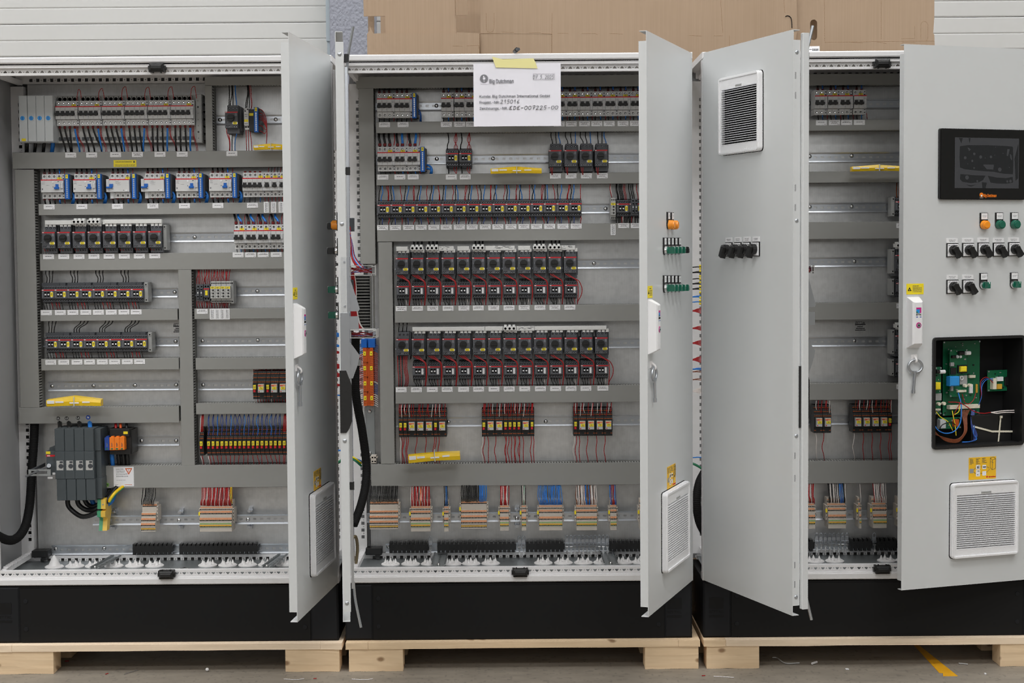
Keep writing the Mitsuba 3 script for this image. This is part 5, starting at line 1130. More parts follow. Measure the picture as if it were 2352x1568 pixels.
bu.done('around the single grey timer of the middle cabinet')
white_labels([1402.5], 514.8, 0, 'under the single grey timer of the middle cabinet', '', vert=True); white_labels([1420, 1449], 512.6, 2, 'under the contactors at the door edge of the middle cabinet', '')
# motor starter rows
def starters(us, v_m, v_c, nm, vduct, first_alone, labs):
    b2 = Bundle(); g = f'red wires of the {nm} motor starter row'
    us_c = us[1:] if first_alone else us
    for i, p in enumerate(rowpos(us, v_m, YM)): inst('motor_switch', ms, tr(p), f'{ORD[i]} rotary motor switch in the {nm} motor starter row of the middle cabinet', 'motor switch', f'rotary motor switches of the {nm} motor starter row')
    for i, p in enumerate(rowpos([u + 2 for u in us_c], v_c - .0078 * (us_c[0] - us[0]), YC)):
        inst('contactor', cw, tr(p), f'{ORD[i]} contactor with white tag in the {nm} motor starter row of the middle cabinet', 'contactor', f'white tagged contactors of the {nm} motor starter row')
        u = us_c[i]; dv = -.0078 * (u - us[0]); last = i == len(us_c) - 1
        nred = 3 if i < 4 else 2
        for j in range(nred):
            x = 3.5 + j * 5; bow = 8 if (last and j == nred - 1) else 0
            wire([(u + x, v_m + 37 + dv, .268), (u + x + 7, v_m + 42 + dv, .262), (u + 21 + j * 2.4, v_m + 47 + dv, .258), (u + 30.5 + j * 1.2 + bow * .4, v_m + 54 + dv, .258), (u + 33 + j * .8 + bow, v_c + 6 + dv, .262), (u + 33 + j * .8 + bow * .8, v_c + 22 + dv, .266), (u + 31.5 + j * .6, v_c + 38 + dv, .285), (u + 31 + j * .6, v_c + 58 + dv, .33)], 'r', .0014, f'red wire curving past the {ORD[i]} contactor of the {nm} motor starter row', g)
        for j in range(3): b2.add([(u + 5.5 + j * 6, v_c + 28 + dv, .30), (u + 6 + j * 6, v_c + 34 + dv, .29), (u + 9 + j * 6 + rnd.uniform(-3, 2), v_c + 41 + dv, .292), (u + 9 + j * 6, v_c + 58 + dv, .33)], 'k', .0016)
        for j in range(3): b2.add([(u + 10 + j * 6.5, v_m + 45 + dv, .30), (u + 10 + j * 6.5, v_c - 9 + dv, .30)], 'k', .0017)
        b2.add([(u + 24, v_c + 28 + dv, .30), (u + 25, v_c + 38 + dv, .29), (u + 27, v_c + 58 + dv, .33)], 'w' if i % 2 == 0 else 'r', .001)
    b2.done(f'in the {nm} motor starter row')
    white_labels(labs, vduct, [2 if nm == 'first' else 0, 1], f'under the {nm} motor starter row of the middle cabinet', '')
us4 = [908.4 + 35.13 * i for i in range(12)]; us4 = us4[:12]
us5 = [909.8, 945.4] + [945.4 + 35.1 * i for i in range(1, 13)]
starters(us4, 594.4, 658.4, 'first', 703, False, [909, 946.3, 981.4, 1016.6, 1053, 1086, 1121.4, 1156.6, 1191.4, 1227.6, 1262, 1296.4])
starters(us5, 780.2, 843.4, 'second', 889.4, True, [909, 944, 980.5, 1014.6, 1052.3, 1086.8, 1122.2, 1157.2, 1192.7, 1228.8, 1263.7, 1299, 1333.3, 1372.3])
bu = Bundle()
for j, u in enumerate((916, 925, 934)): bu.add([(u, 765, .30), (u, 756, .29), (u + 1, 746, .29), (u + 1, 734, .32)], 'k', .0018)
for j in range(7): bu.add([(913 + j * 3.6, 817, .27), (914 + j * 3.4, 845, .27), (916 + j * 3 + (4 if j > 3 else 0), 872, .28), (915 + j * 3, 898, .33)], 'rkrkrrr'[j], .0015)
bu.done('of the lone switch opening the second motor starter row')
busbar([(910, 936, 566, 576.5, 'p'), (943, 972, 565.5, 574.5, 'f'), (978.5, 1007, 565.2, 574.2, 'f'), (1008, 1042, 565, 576, 't')], .272, 'first pale busbar piece over the first motor starter row', [(u + 6.5, 576.5 - .0078 * (u - 908)) for u in us4[:4]])
busbar([(1050.5, 1077, 565, 575.5, 'p'), (1084, 1113, 564.6, 573.6, 'f'), (1114, 1182, 564, 575, 't')], .272, 'second pale busbar piece over the first motor starter row', [(u + 6.5, 576.5 - .0078 * (u - 908)) for u in us4[4:8]])
busbar([(1190, 1218, 564, 574.5, 'p'), (1224, 1253, 563.6, 572.6, 'f'), (1259, 1288, 563.4, 572.4, 'f'), (1289, 1321, 563.2, 574, 't')], .272, 'third pale busbar piece over the first motor starter row', [(u + 6.5, 576.5 - .0078 * (u - 908)) for u in us4[8:12]])
busbar([(947, 1113, 750, 760.5, 'p'), (1114, 1155, 749.5, 759.5, 'p'), (1156, 1185, 749.3, 758.3, 'f'), (1186, 1227, 749, 759.5, 't'), (1227.5, 1393, 747.8, 758.3, 'p')], .272, 'long pale busbar over the second motor starter row', [(u + 6.5, 761.6 - .0078 * (u - 945)) for u in us5[1:]])
bu = Bundle()
for u in (951, 960, 969, 986, 995, 1004, 1092, 1101, 1109, 1232, 1241, 1249, 1267, 1276, 1285): bu.add([(u, 564 - .0078 * (u - 951), .288), (u, 548 - .0078 * (u - 951), .32)], 'k', .003)
bu.done('entering the busbar feeds of the first motor starter row')
# relay groups
bu = Bundle(); g = 'wires hanging below the relay groups of the middle cabinet'
def relays(spec, x, v0, where, dirs='rrwr'):
    i = 0
    for wd in spec:
        inst('relay', rw if wd else rs, tr(rowpos([x], v0 - .0078 * (x - 915), YR)[0]), f'{ORD[i]} {"wide clear-capped" if wd else "slim black"} relay {where}', 'relay', f'relays {where}')
        w = 19.9 if wd else 10.2; dv = -.0078 * (x - 915)
        for j in range(3): 
            q = rnd.uniform(-2.5, 2.5); uu = x + w * (.25 + .25 * j)
            bu.add([(uu, v0 - rnd.choice([12, 20, 21]) + dv, .275), (uu + q, v0 - 30 + dv, .27), (uu + q + 1, v0 - 42 + dv, .29), (uu + q, v0 - 56 + dv, .32)], dirs[(i + j) % len(dirs)], .0013)
        for j in range(1 if wd else 2):
            q = rnd.uniform(-5, 5); uu = x + (2 if wd else 2.5) + j * 4
            c = 'w' if (i == 0 and j == 0) else 'r'
            wire([(uu, v0 + 28 + dv, .28), (uu + 2 + q * .5, v0 + 45 + dv, .275), (uu + q * .9, v0 + 65 + dv, .275), (uu + q * .4 + 2, v0 + 85 + dv, .285), (uu + q * .4 + 3, v0 + 104 + dv, .33)], c, .0013, f'{WN[c]} wire below the {ORD[i]} relay {where}', g)
        x += w; i += 1
relays([0, 0, 1, 1, 1, 0, 1], 915.3, 971.5, 'in the first relay group of the middle cabinet')
relays([0, 1, 1, 0, 0, 0, 0, 1, 0], 1106.5, 971.6, 'in the second relay group of the middle cabinet', 'rrrw')
relays([0, 1, 1, 1, 1], 1317.3, 971.9, 'in the third relay group of the middle cabinet', 'rwrw')
bu.done('above the relay groups of the middle cabinet')
bag(938.5, 1057, 1037.5, 1064, 'yellow tied bag lying crooked on the deep duct below the relays', -3.5, -.2)
# terminal strips of the middle cabinet
for (u0, u1, v0, st, nm, cols, n, off, mk) in [(848, 914, 1155.5, 'a', 'first wide terminal strip with black wires in the middle cabinet', 'k', 22, 2, False), (943, 988.5, 1165.5, 'b', 'terminal strip with red, white and orange wires in the middle cabinet', 'wrrwrrrwrrrwoor', 26, 0, True), (1019.5, 1030, 1165.5, 'b', 'narrow terminal strip with three blue wires in the middle cabinet', 'kb', 5, 0, True),
        (1058.5, 1118, 1154.5, 'a', 'second wide terminal strip with black and blue wires in the middle cabinet', 'k' * 14 + 'b' * 6, 20, 0, True), (1148, 1168.5, 1163.5, 'b', 'terminal strip with mostly red wires near the rail bracket', 'rrrrwwr', 14, 0, True), (1198, 1208.5, 1163.3, 'b', 'narrow terminal strip with white and green wires in the middle cabinet', 'kwgwk', 5, 0, True),
        (1238, 1292, 1163, 'b', 'wide terminal strip with many blue wires in the middle cabinet', 'b', 24, -3, True), (1324, 1371.5, 1162.7, 'b', 'wide terminal strip with white, brown and blue wires in the middle cabinet', 'nwwwnwwwwnwbbnbb', 24, -2, True), (1402, 1416.5, 1162.4, 'b', 'narrow terminal strip with red and blue wires in the middle cabinet', 'bdrrrr', 8, -2, True)]:
    tstrip(u0, u1, v0, st, nm, marker=mk, left=mk); strip_wires(u0 + .5, u1 - .5, v0 - 2, 1116 - .0078 * (u0 - 852), cols, n, 'above the ' + nm.split(' with ')[0] + f' ({"-".join(sorted(set(WN[c] for c in cols)))} strip) of the middle cabinet', off=off, spread=1.2 if st == 'a' else 2.4, r=.0017 if cols[0] == 'k' and n > 10 else .0014)
tstrip(1470, 1484, 1162, 'b', 'terminal strip half hidden by the door edge of the middle cabinet')
clip_strip(894.5, 984.5, 1245, 1270, 'first black clip strip on the lowest rail of the middle cabinet'); clip_strip(1004.5, 1094.5, 1244.4, 1269.4, 'second black clip strip on the lowest rail of the middle cabinet'); clip_strip(1095.5, 1185.5, 1243.6, 1268.6, 'third black clip strip on the lowest rail of the middle cabinet'); clip_strip(1208, 1297, 1242.6, 1267.6, 'fourth black clip strip on the lowest rail of the middle cabinet'); clip_strip(1400, 1486, 1241.6, 1266.6, 'fifth black clip strip at the door edge of the middle cabinet')
shield_clamp(984.4, 1241, 'single silver shield clamp between two black clip strips of the middle cabinet')
for i in range(2): shield_clamp(1188.6 + 9.4 * i, 1239.5, f'{ORD[i]} silver shield clamp of the pair on the lowest rail of the middle cabinet', 'pair of silver shield clamps')
for i in range(11): shield_clamp(1297.8 + 9.25 * i, 1238 - .07 * i, f'{ORD[i]} silver shield clamp in the row of eleven in the middle cabinet', 'row of eleven silver shield clamps')
for i, u in enumerate([897, 943, 988, 1039, 1082, 1127, 1248, 1294, 1340, 1384, 1433, 1472]): gland(u, 1297 - .0078 * (u - 897), f'{ORD[i]} white gland with five small cones on the floor of the middle cabinet', group='white glands of the middle cabinet')
floor_rail(1007, 1311, 1013.5, 1278, 'galvanised floor rail near the first clip strips of the middle cabinet', .05); floor_rail(1403, 1308, 1393, 1275, 'galvanised floor rail near the door edge of the middle cabinet', .05)
def latch_lever(u, v, cab):
    p = atz(u, v, .33); key = num('latch_bracket'); tag(key, f'small silver latch bracket with bolts behind the lower catch of the {CABN[cab]} cabinet', 'bracket')
    m = M().box(p[0] - .006, p[0] + .006, p[1] - .04, p[1] + .02, .325, .331); 
    for dx, dy in ((-.022, -.02), (.022, -.02), (-.014, .01), (.014, .01), (0, .03)): s = trimesh.creation.icosphere(1, .0045); m.raw(s.vertices + [p[0] + dx, p[1] + dy, .326], s.faces)
    put(key, m.mesh(), 'm_chrome', True)
latch_lever(1189, 1303, 1); latch_lever(420, 1305, 0); latch_lever(1976, 1299, 2)
# left margin of the middle cabinet: hose, orange terminal column, door ducts, braid
hose([(817, 768, .10), (816, 850, .10), (818, 910, .11), (832, 990, .16), (841, 1060, .19), (840, 1110, .17), (829, 1160, .12), (812, 1205, .07)], .0148, 'thick black corrugated hose hanging along the hinge side of the middle cabinet')
inst('hose_clip', [('strap', ply(M().box(0, .041, .085, .087, -.021, 0).mesh(), 'm_grey'))], tr(at(802, 826, .0865) * [1, 0, 1]), 'grey strap holding the hanging hose of the middle cabinet', 'clip')
Yo = .30; key = num('orange_terminal_column'); tag(key, 'upright column of orange terminals with yellow number tags', 'terminal strip'); k = sc(Yo); S = tr(at(833.5, 799, Yo))
put(key + '__body', M(k).C(0, 23, 0, 134, 12, 60, .5).B(0, 7.5, 0, 134, 4, 20).B(15.5, 23, 0, 134, 4, 20).mesh(), 'm_orange_dark', tw=S)
h_ = M(k); [h_.B(x, x + 1.2, v, v + 1.4, 3.6, 5) for v in np.arange(2, 132, 4.2) for x in (1.5, 4.5, 17, 20)]; [h_.B(0, 11, v, v + .6, 3.6, 12) for v in (33, 67, 101)]; put(key + '__openings', h_.mesh(), 'm_hole', tw=S); labels[key + '__openings'] = {'kind': 'stuff'}
j = 0
for v in (8, 42, 77, 111):
    for x in (.6, 15.6): q = f'{key}__number_tag' + (f'_{j:03d}' if j else ''); put(q, M(k).B(x, x + 6, v, v + 9.5, 2, 5).mesh(), 'm_yellow', tw=S); put(q + '__digit', M(k).B(x + 2.4, x + 3.8, v + 3.6, v + 6.4, 1.6, 2.2).mesh(), 'm_black', tw=S); j += 1
S = tr(at(829, 779, Yo)); put(num('blue_terminal_block'), M(k).C(0, 13, 0, 19.5, 4, 60, .5).C(16, 32, 0, 19.5, 4, 60, .5).B(12, 17, 0, 19.5, 20, 60).D(8, 6, 2, 3.4, 5, 8).D(8, 14, 2, 3.4, 5, 8).D(23, 6, 2, 3.4, 5, 8).D(23, 14, 2, 3.4, 5, 8).mesh(), 'm_blue', tw=S); tag('blue_terminal_block', 'blue terminal block on top of the orange terminal column', 'terminal block')
a, b = at(838, 1045, .345), at(860, 934, .345); key = num('mounting_rail'); tag(key, 'upright dark rail carrying the orange terminal column', 'mounting rail'); put(key + '__channel', M().box(a[0], b[0], .345, .347, a[2], at(850, 780, .345)[2]).box(a[0], a[0] + .003, .338, .347, a[2], b[2]).box(b[0] - .003, b[0], .338, .347, a[2], b[2]).mesh(), 'm_zinc_dull')
for i, v in enumerate((945, 1040)): p = at(849, v, .343); put(key + '__screw' + (f'_{i:03d}' if i else ''), M().raw(*(lambda s: (s.vertices * [.007, .004, .007] + [p[0], .343, p[2]], s.faces))(trimesh.creation.icosphere(1, 1.0))).mesh(), 'm_chrome', True)
bu = Bundle()
for j in range(30):
    v = 790 + j * 4.8; bu.add([(835, v, .31), (829, v + 1, .305), (823, v + 6, .30)], 'b' if j < 5 else ('r' if j < 22 else 'w'), .0013); bu.add([(855, v, .31), (862, v + 1, .31), (868, v + 5, .31)], 'd' if j < 4 or 18 < j < 24 else ('r' if j < 18 else 'w'), .0013)
bu.done('on both sides of the orange terminal column')
inst('terminal_pair', [('body', ply(M(sc(.3)).C(0, 12, 0, 18, 0, 40, .5).B(-3, 15, 4, 6, 4, 40).mesh(), 'm_term')), ('openings*', ply(M(sc(.3)).B(2, 5, 3, 6, -.5, 1).B(8, 11, 3, 6, -.5, 1).B(2, 5, 12, 15, -.5, 1).B(8, 11, 12, 15, -.5, 1).mesh(), 'm_hole'))], tr(at(852, 1046, .3)), 'pair of small beige terminals at the foot of the orange terminal column', 'terminal block')
# ducts on the inner side of the open door
def door_duct(u0, u1, v0, v1, Yd, label, slots):
    a, b = at(u0, v1, Yd), at(u1, v0, Yd); key = num('cable_duct'); tag(key, label, 'cable duct'); t = .0022
    m = M().box(a[0], b[0] - .012, Yd, Yd + slots, b[2] - t, b[2]).box(a[0], b[0] - .012, Yd, Yd + slots, a[2], a[2] + t).box(b[0] - t, b[0], Yd, Yd + slots, a[2], b[2]).box(a[0], a[0] + t, Yd + .004, Yd + slots, a[2], b[2])
    for s, z in ((1, a[2]), (-1, b[2])): m.box(b[0] - .013, b[0] - .011, Yd, Yd + slots, z, z + s * .006).box(b[0] - .012, b[0], Yd, Yd + slots, z + s * .005, z + s * .005 + t)
    put(key + '__channel', m.mesh(), 'm_base')
    bu = Bundle(); 
    for j in range(16): q = rnd.uniform(.15, .85); bu.add([(u0 + 4, v0 + (v1 - v0) * q, Yd + .03), ((u0 + u1) / 2, v0 + (v1 - v0) * rnd.uniform(.2, .8), Yd + .02), (u1 - 8, v0 + (v1 - v0) * rnd.uniform(.3, .8), Yd + .03)], 'rrrrrwb'[j % 7], .0013)
    bu.done('lying inside the ' + label)
door_duct(803, 862, 609, 633, -.12, 'cut end of the upper cable duct on the open door', .03); door_duct(804, 864.5, 757, 777, -.12, 'cut end of the lower cable duct on the open door', .10)
a, b = at(818, 755, .0), at(860, 633, .0); key = num('cable_duct'); tag(key, 'upright slotted duct between two cut duct ends on the open door', 'cable duct')
m = M().box(b[0] - .016, b[0] - .012, 0, .02, a[2], b[2]).box(b[0] - .006, b[0] - .002, 0, .03, a[2], b[2]); [m.box(a[0], b[0] - .012, .01, .012, z, z + .006) for z in np.arange(a[2], b[2], .0105)]; put(key + '__fingers', m.mesh(), 'm_duct_dark'); labels[key + '__fingers'] = {'kind': 'stuff'}
put(key + '__lining', M().box(a[0] - .02, b[0] - .02, .05, .052, a[2], b[2]).mesh(), 'm_hole')
bu = Bundle()
for j in range(14): bu.add([(806 + j * .6, 625, -.02), (808 + j * .8, 660, 0), (806 + j, 700, 0), (808 + j * 1.4, 740, 0), (816 + j * 1.6, 757, .0)], 'r' if j < 12 else 'w', .0014)
for j in range(10): bu.add([(804, 520 + j * 2, -.05), (806 + j * .4, 560, -.05), (807 + j, 590, -.05), (818 + j * 1.8, 612, -.08), (835 + j * 2, 622, -.09)], 'rrrrbbwrrd'[j], .0015)
bu.done('tumbling down the inner side of the open door')
inst('rear_contact_block', [('block', ply(M().cbox(0, .012, -.02, .03, 0, .045, .002).mesh(), 'm_dark2'))], tr(at(803, 531, -.02) * [1, 0, 1]), 'dark rear contact block of the lamp on the open door, upper', 'contact block'); inst('rear_contact_block', [('block', ply(M().cbox(0, .016, -.02, .03, 0, .05, .002).mesh(), 'm_dark2'))], tr(at(801, 676, -.02) * [1, 0, 1]), 'dark rear contact block on the open door between the cut ducts', 'contact block')
key = num('earth_braid'); tag(key, 'flat bronze earth braid hanging at the lower hinge side of the middle cabinet', 'earth braid'); put(key, M().tube(spline([at(810, 1236, .0), at(817, 1232, .02), at(821, 1255, .05), at(819, 1285, .06), at(815, 1308, .05)], 8), [.004 + .0015 * math.sin(i * .1) for i in range(33)], 10).mesh(), 'm_braid', True)
bu = Bundle(); bu.add([(775, 1061, .30), (800, 1048, .20), (815, 1052, .18), (830, 1064, .2)], 'y', .003); bu.add([(775, 1064, .30), (800, 1052, .20), (815, 1057, .18), (830, 1070, .2)], 'g', .004); bu.add([(808, 1049, .19), (830, 1058, .2)], 'b', .002); bu.done('crossing behind the open door towards the hose')

# ================================================================== cabinet 3
for a in [(1849, 2352, 170, 196, 'dark grey duct just under the roof of the right cabinet'), (1849, 2352, 275.4, 300.4, 'grey duct under the four breakers of the right cabinet'), (1849, 2352, 394, 420, 'grey duct under the yellow bag in the right cabinet'), (1849, 2352, 510, 549.5, 'second bare grey duct below the yellow bag in the right cabinet'),
          (1849, 2352, 695.5, 735, 'grey duct in the middle of the right cabinet, behind the door lock'), (1849, 2352, 881, 918.8, 'grey duct above the relays of the right cabinet'), (1849, 2352, 1059, 1110.5, 'deep grey duct above the terminal strips of the right cabinet')]: duct(*a)
for v, s, nm in [(240, [(1859.5, 237)], 'behind the four breakers'), (361.5, [(1860, 359), (1956.5, 357.5)], 'above the yellow bag'), (477, [(1860, 475), (1956.5, 474)], 'in the third section, with two screws'), (602, [(1962.5, 600)], 'in the fourth section, with one screw'), (785, [(1962.5, 782.5)], 'in the fifth section, below the printed maker lettering'), (964.5, [], 'behind the relays')]: rail(1849, 2200, v, f'rail {nm} in the right cabinet', s)
rail(1849, 2200, 1183, 'raised rail of the terminal strips in the right cabinet', [], Y=.315); rail(1849, 2200, 1253, 'lowest rail with shield clamps in the right cabinet')
us = [1872, 1902, 1930.6, 1961.8]; bu = Bundle(); bf = M()
brk(us, 220.4, m2, 2, '{} of four two-pole breakers in the right cabinet', 'four two-pole breakers of the right cabinet', 'kbr', top='kb'); bu.done('at the four breakers of the right cabinet')
kk = num('ferrule'); put(kk, bf.mesh(), 'm_ferrule', True); tag(kk, 'dark red ferrules above the four breakers of the right cabinet', 'ferrules', kind='stuff')
white_labels([1874, 1904, 1932, 1961.4], 276.3, [0, 2, 1, 0], 'under the four breakers of the right cabinet', '')
bag(1957, 2080, 376.5, 393, 'yellow tied bag on the duct in the right cabinet')
for v, nm in ((512.5, 'third'), (696.5, 'fourth'), (882, 'fifth')): white_labels([2059], v, 1, f'at the door edge on the {nm} duct of the right cabinet', '')
inst('contactor', cy, tr(at(2057, 464, YC)), 'contactor half hidden by the door edge in the third section of the right cabinet', 'contactor'); inst('end_clamp', end_clamp(.29, 44, 7), tr(at(2048, 452, .29)), 'grey end clamp left of the topmost half hidden contactor in the right cabinet', 'end clamp')
for v, nm in ((587, 'fourth'), (772, 'fifth')):
    inst('motor_switch', ms, tr(at(2056, v, YM)), f'rotary motor switch half hidden by the door in the {nm} right cabinet section', 'motor switch'); inst('contactor', cw, tr(at(2058, v + 64, YC)), f'contactor half hidden by the door edge in the {nm} section of the right cabinet', 'contactor')
    inst('end_clamp', end_clamp(.28, 56, 8), tr(at(2047, v - 15, .28)), f'upper grey end clamp at the door edge in the {nm} section of the right cabinet', 'end clamp'); inst('end_clamp', end_clamp(.285, 38, 7), tr(at(2047, v + 53, .285)), f'lower grey end clamp at the door edge in the {nm} section of the right cabinet', 'end clamp')
    busbar([(2056, 2085, v - 28, v - 19, 'f')], .272, f'pale busbar feed at the door edge in the {nm} section of the right cabinet', [])
bu = Bundle(); [bu.add([(u, 454, .29), (u - 1, 440, .29), (u, 420, .32)], 'n', .002) for u in (2060, 2066)]; bu.done('above the half hidden contactor of the right cabinet')
bu = Bundle(); g = 'wires hanging below the relay groups of the right cabinet'
relays([1, 1], 1870.5, 969.5, 'in the small relay pair of the right cabinet', 'wrrw'); relays([1, 1, 1, 1, 0], 1960, 969.5, 'in the group of five in the right cabinet', 'nrwr'); bu.done('above the relay groups of the right cabinet')
for (u0, u1, v0, nm, cols, n, mk) in [(1858, 1873, 1159, 'first narrow terminal strip with red wires in the right cabinet', 'rrwr', 6, True), (1903, 1944, 1158.5, 'wide terminal strip with black, white and blue wires in the right cabinet', 'kkwwkwwkwkwwkbbdb', 20, True), (1974, 1979, 1158, 'thinnest terminal strip with one white wire in the right cabinet', 'w', 1, True), (2006, 2037.5, 1157.6, 'terminal strip with many white wires in the right cabinet', 'rwwwwwww', 14, True), (2066, 2080, 1157, 'terminal strip half hidden by the door in the right cabinet', 'b', 4, True)]:
    tstrip(u0, u1, v0, 'b', nm, marker=mk); strip_wires(u0 + .5, u1 - .5, v0 - 2, 1110, cols, n, 'above the ' + nm.split(' with ')[0].split(' half ')[0] + f' (x{int(u0)}) of the right cabinet'.replace(f' (x{int(u0)})', ''), off=-3, spread=2)
clip_strip(1849, 1871, 1239, 1266, 'short black clip strip left of the clamps in the right cabinet'); clip_strip(1953, 2004, 1237.5, 1265, 'middle black clip strip on the lowest rail of the right cabinet'); clip_strip(2013, 2063, 1237, 1264.5, 'last black clip strip near the half closed door')
for i in range(8): shield_clamp(1872 + 9.9 * i, 1233 - .08 * i, f'{ORD[i]} silver shield clamp in the row of eight in the right cabinet', 'row of eight silver shield clamps')
shield_clamp(2004.5, 1232, 'single silver shield clamp between clip strips of the right cabinet')
for i, u in enumerate([1871.5, 1917, 2036, 2078]): gland(u, 1290 - .0078 * (u - 1871), f'{ORD[i]} white gland with five small cones on the floor of the right cabinet', group='white glands of the right cabinet')
door_duct(1847, 1871, 609, 628, -.20, 'cut duct end on the outward door of the right cabinet', .03)
# wires crossing between the cabinets
bu = Bundle()
for (v, c, n) in [(614, 'k', 1), (626, 'k', 2), (641, 'k', 1), (652, 'k', 2), (664, 'k', 2), (682, 'b', 2), (694, 'b', 1), (714, 'r', 6), (754, 'r', 5), (788, 'r', 6), (826, 'r', 7), (848, 'b', 2), (854, 'n', 2), (872, 'n', 2), (898, 'w', 7), (1051, 'b', 1)]:
    for j in range(n):
        q = (j - n / 2) * (2.2 if n > 2 else 3); bu.add([(1575, v, .24), (1592, v + q * .2, .22), (1604, v + q * .8, .21), (1624, v + q * 1.8 + 3, .20)], c, .0021 if c in 'kb' else .0014)
bu.add([(1575, 1060, .2), (1592, 1065, .2), (1606, 1072, .2), (1626, 1086, .2)], 'g', .0045); bu.done('crossing the gap between the middle and the right cabinet')
b3 = Bundle()
for v, c, n in [(608, 'k', 3), (660, 'k', 3), (700, 'k', 4), (770, 'b', 5), (795, 'b', 3), (810, 'r', 3), (842, 'r', 6), (862, 'r', 5), (885, 'r', 3), (905, 'w', 3), (908, 'b', 2), (1035, 'b', 2)]:
    for j in range(n): q = (j - n / 2) * 2.4; b3.add([(760, v + q * 1.6, .24), (772, v + q, .22), (781, v + q * .6, .21), (795, v, .2)], c, .0017)
b3.add([(760, 1066, .2), (775, 1062, .2), (790, 1052, .2)], 'g', .004); b3.done('crossing the gap between the left and the middle cabinet')
bt = M()
for v in (610, 616, 622, 634, 640, 648, 657, 664, 671, 683, 690, 697): q = at(1606, v, .205); bt.tube([q, q + [.014, 0, -.001]], .0036, 8)
kk = num('cable_marker'); put(kk, bt.mesh(), 'm_yellow', True); tag(kk, 'yellow marker sleeves on the wires crossing the cabinet gap', 'markers', kind='stuff')
hose([(1618, 1085, .22), (1606, 1110, .18), (1600, 1150, .16), (1606, 1195, .18), (1620, 1225, .22)], .0155, 'thick black hose bulging out of the gap beside the right cabinet')
# ================================================================== things on the doors (local frames)
def dT(D, q): return D.T @ T().translate([float(q[0]), float(q[1]), float(q[2])])
def vent(D, u0, u1, vt0, vb0, n, label):
    """u0, u1: px of the left and right edge; vt0, vb0: px of top and bottom of the edge u0"""
    a = D.loc(u0, vt0); b = D.loc(u0, vb0); c = D.loc(u1, vt0); w = c[0] - a[0]; h = a[2] - b[2]
    key = num('vent_grille'); tag(key, label, 'vent grille'); S = dT(D, (a[0], 0, b[2]))
    fr = rrect(w, h, .012, w / 2, h / 2); inn = sbox(.018, .030, w - .014, h - .040)
    m = M().tm(extr(fr.difference(inn), -.016, -.002)).tm(extr(rrect(w - .004, h - .004, .011, w / 2, h / 2).difference(sbox(.008, .008, w - .006, h - .008)), -.020, -.012))
    put(key + '__frame', m.mesh(), 'm_white', tw=S)
    put(key + '__gasket', extr(rrect(w + .003, h + .003, .012, w / 2, h / 2), -.002, 0), 'm_hole', tw=S)
    d = (h - .070) / n
    pr = Polygon([(-.017, 0), (-.0168, d * .12), (-.004, d * .66), (-.003, d * .5)]); sl = ply(xprof(pr, .016, w - .012), 'm_white')
    for i in range(n): scene[f'{key}__slat' + (f'_{i:03d}' if i else '')] = dict(sl, to_world=S @ T().translate([0, 0, .030 + i * d]))
    put(key + '__release_tab', M().cbox(w * .43, w * .58, -.018, -.012, h - .037, h - .031, .001).mesh(), 'm_grey', tw=S)
    put(key + '__filter_mat', M().box(.016, w - .012, -.003, -.0022, .03, h - .04).mesh(), 'm_black_rough', tw=S)
vent(D1R, 709.5, 757, 1136, 1328, 25, 'white slatted vent grille low on the door of the left cabinet'); vent(D2R, 1519, 1572, 1133, 1317, 25, 'white slatted vent grille low on the door between middle and right cabinet')
vent(D3L, 1661, 1753, 181, 357, 25, 'white slatted vent grille near the top of the swung open door of the right cabinet'); vent(D3R, 2181.5, 2333, 1110, 1282, 26, 'white slatted vent grille under the yellow sticker on the half closed door')
def lock_handle(D, u0, u1, v0, v1, label):
    a, b = D.loc(u0, v0), D.loc(u1, v1); x = max(min(a[0], b[0]), .004); w = .048; z1 = a[2]; h = .168
    key = num('door_handle'); tag(key, label, 'handle'); S = dT(D, (x, 0, z1 - h))
    m = M(); f0 = [[0, 0, 0], [w, 0, 0], [w, 0, h], [0, 0, h]]; f1 = [[.005, -.026, .012], [w - .004, -.026, .012], [w - .004, -.026, h - .014], [.005, -.026, h - .014]]
    f2 = [[.011, -.030, .016], [w - .009, -.030, .016], [w - .009, -.030, h - .018], [.011, -.030, h - .018]]
    m.raw(f0 + f1 + f2, [[0, 1, 5, 4], [1, 2, 6, 5], [2, 3, 7, 6], [3, 0, 4, 7], [4, 5, 9, 8], [5, 6, 10, 9], [6, 7, 11, 10], [7, 4, 8, 11], [8, 9, 10, 11]])
    put(key + '__body', m.mesh(), 'm_white', tw=S)
    lg = M().box(.017, .036, -.0305, -.03, h - .052, h - .034); put(key + '__logo', lg.mesh(), 'm_magenta', tw=S)
    put(key + '__logo__inner_square', M().box(.017, .030, -.031, -.0304, h - .052, h - .040).mesh(), 'm_lock', tw=S); put(key + '__logo__corner', M().box(.017, .022, -.0314, -.031, h - .052, h - .047).mesh(), 'm_green', tw=S)
    put(key + '__lettering', text('RITTAL', .0165, .0365, h - .060, .0058, -.0303, True, .15), 'm_black', tw=S)
    put(key + '__logo_bar', M().box(.017, .024, -.0305, -.03, h - .0665, h - .064).box(.031, .0365, -.0305, -.03, h - .0665, h - .064).mesh(), 'm_navy', tw=S)
    put(key + '__lock_ring', M().cyl(.0265, h - .092, .0095, -.0312, -.029, 18).mesh(), 'm_magenta', tw=S); put(key + '__lock_cylinder', M().cyl(.0265, h - .092, .0068, -.0325, -.029, 14).mesh(), 'm_zinc', tw=S); put(key + '__lock_cylinder__keyhole', M().box(.0245, .028, -.033, -.032, h - .095, h - .0905).mesh(), 'm_hole', tw=S)
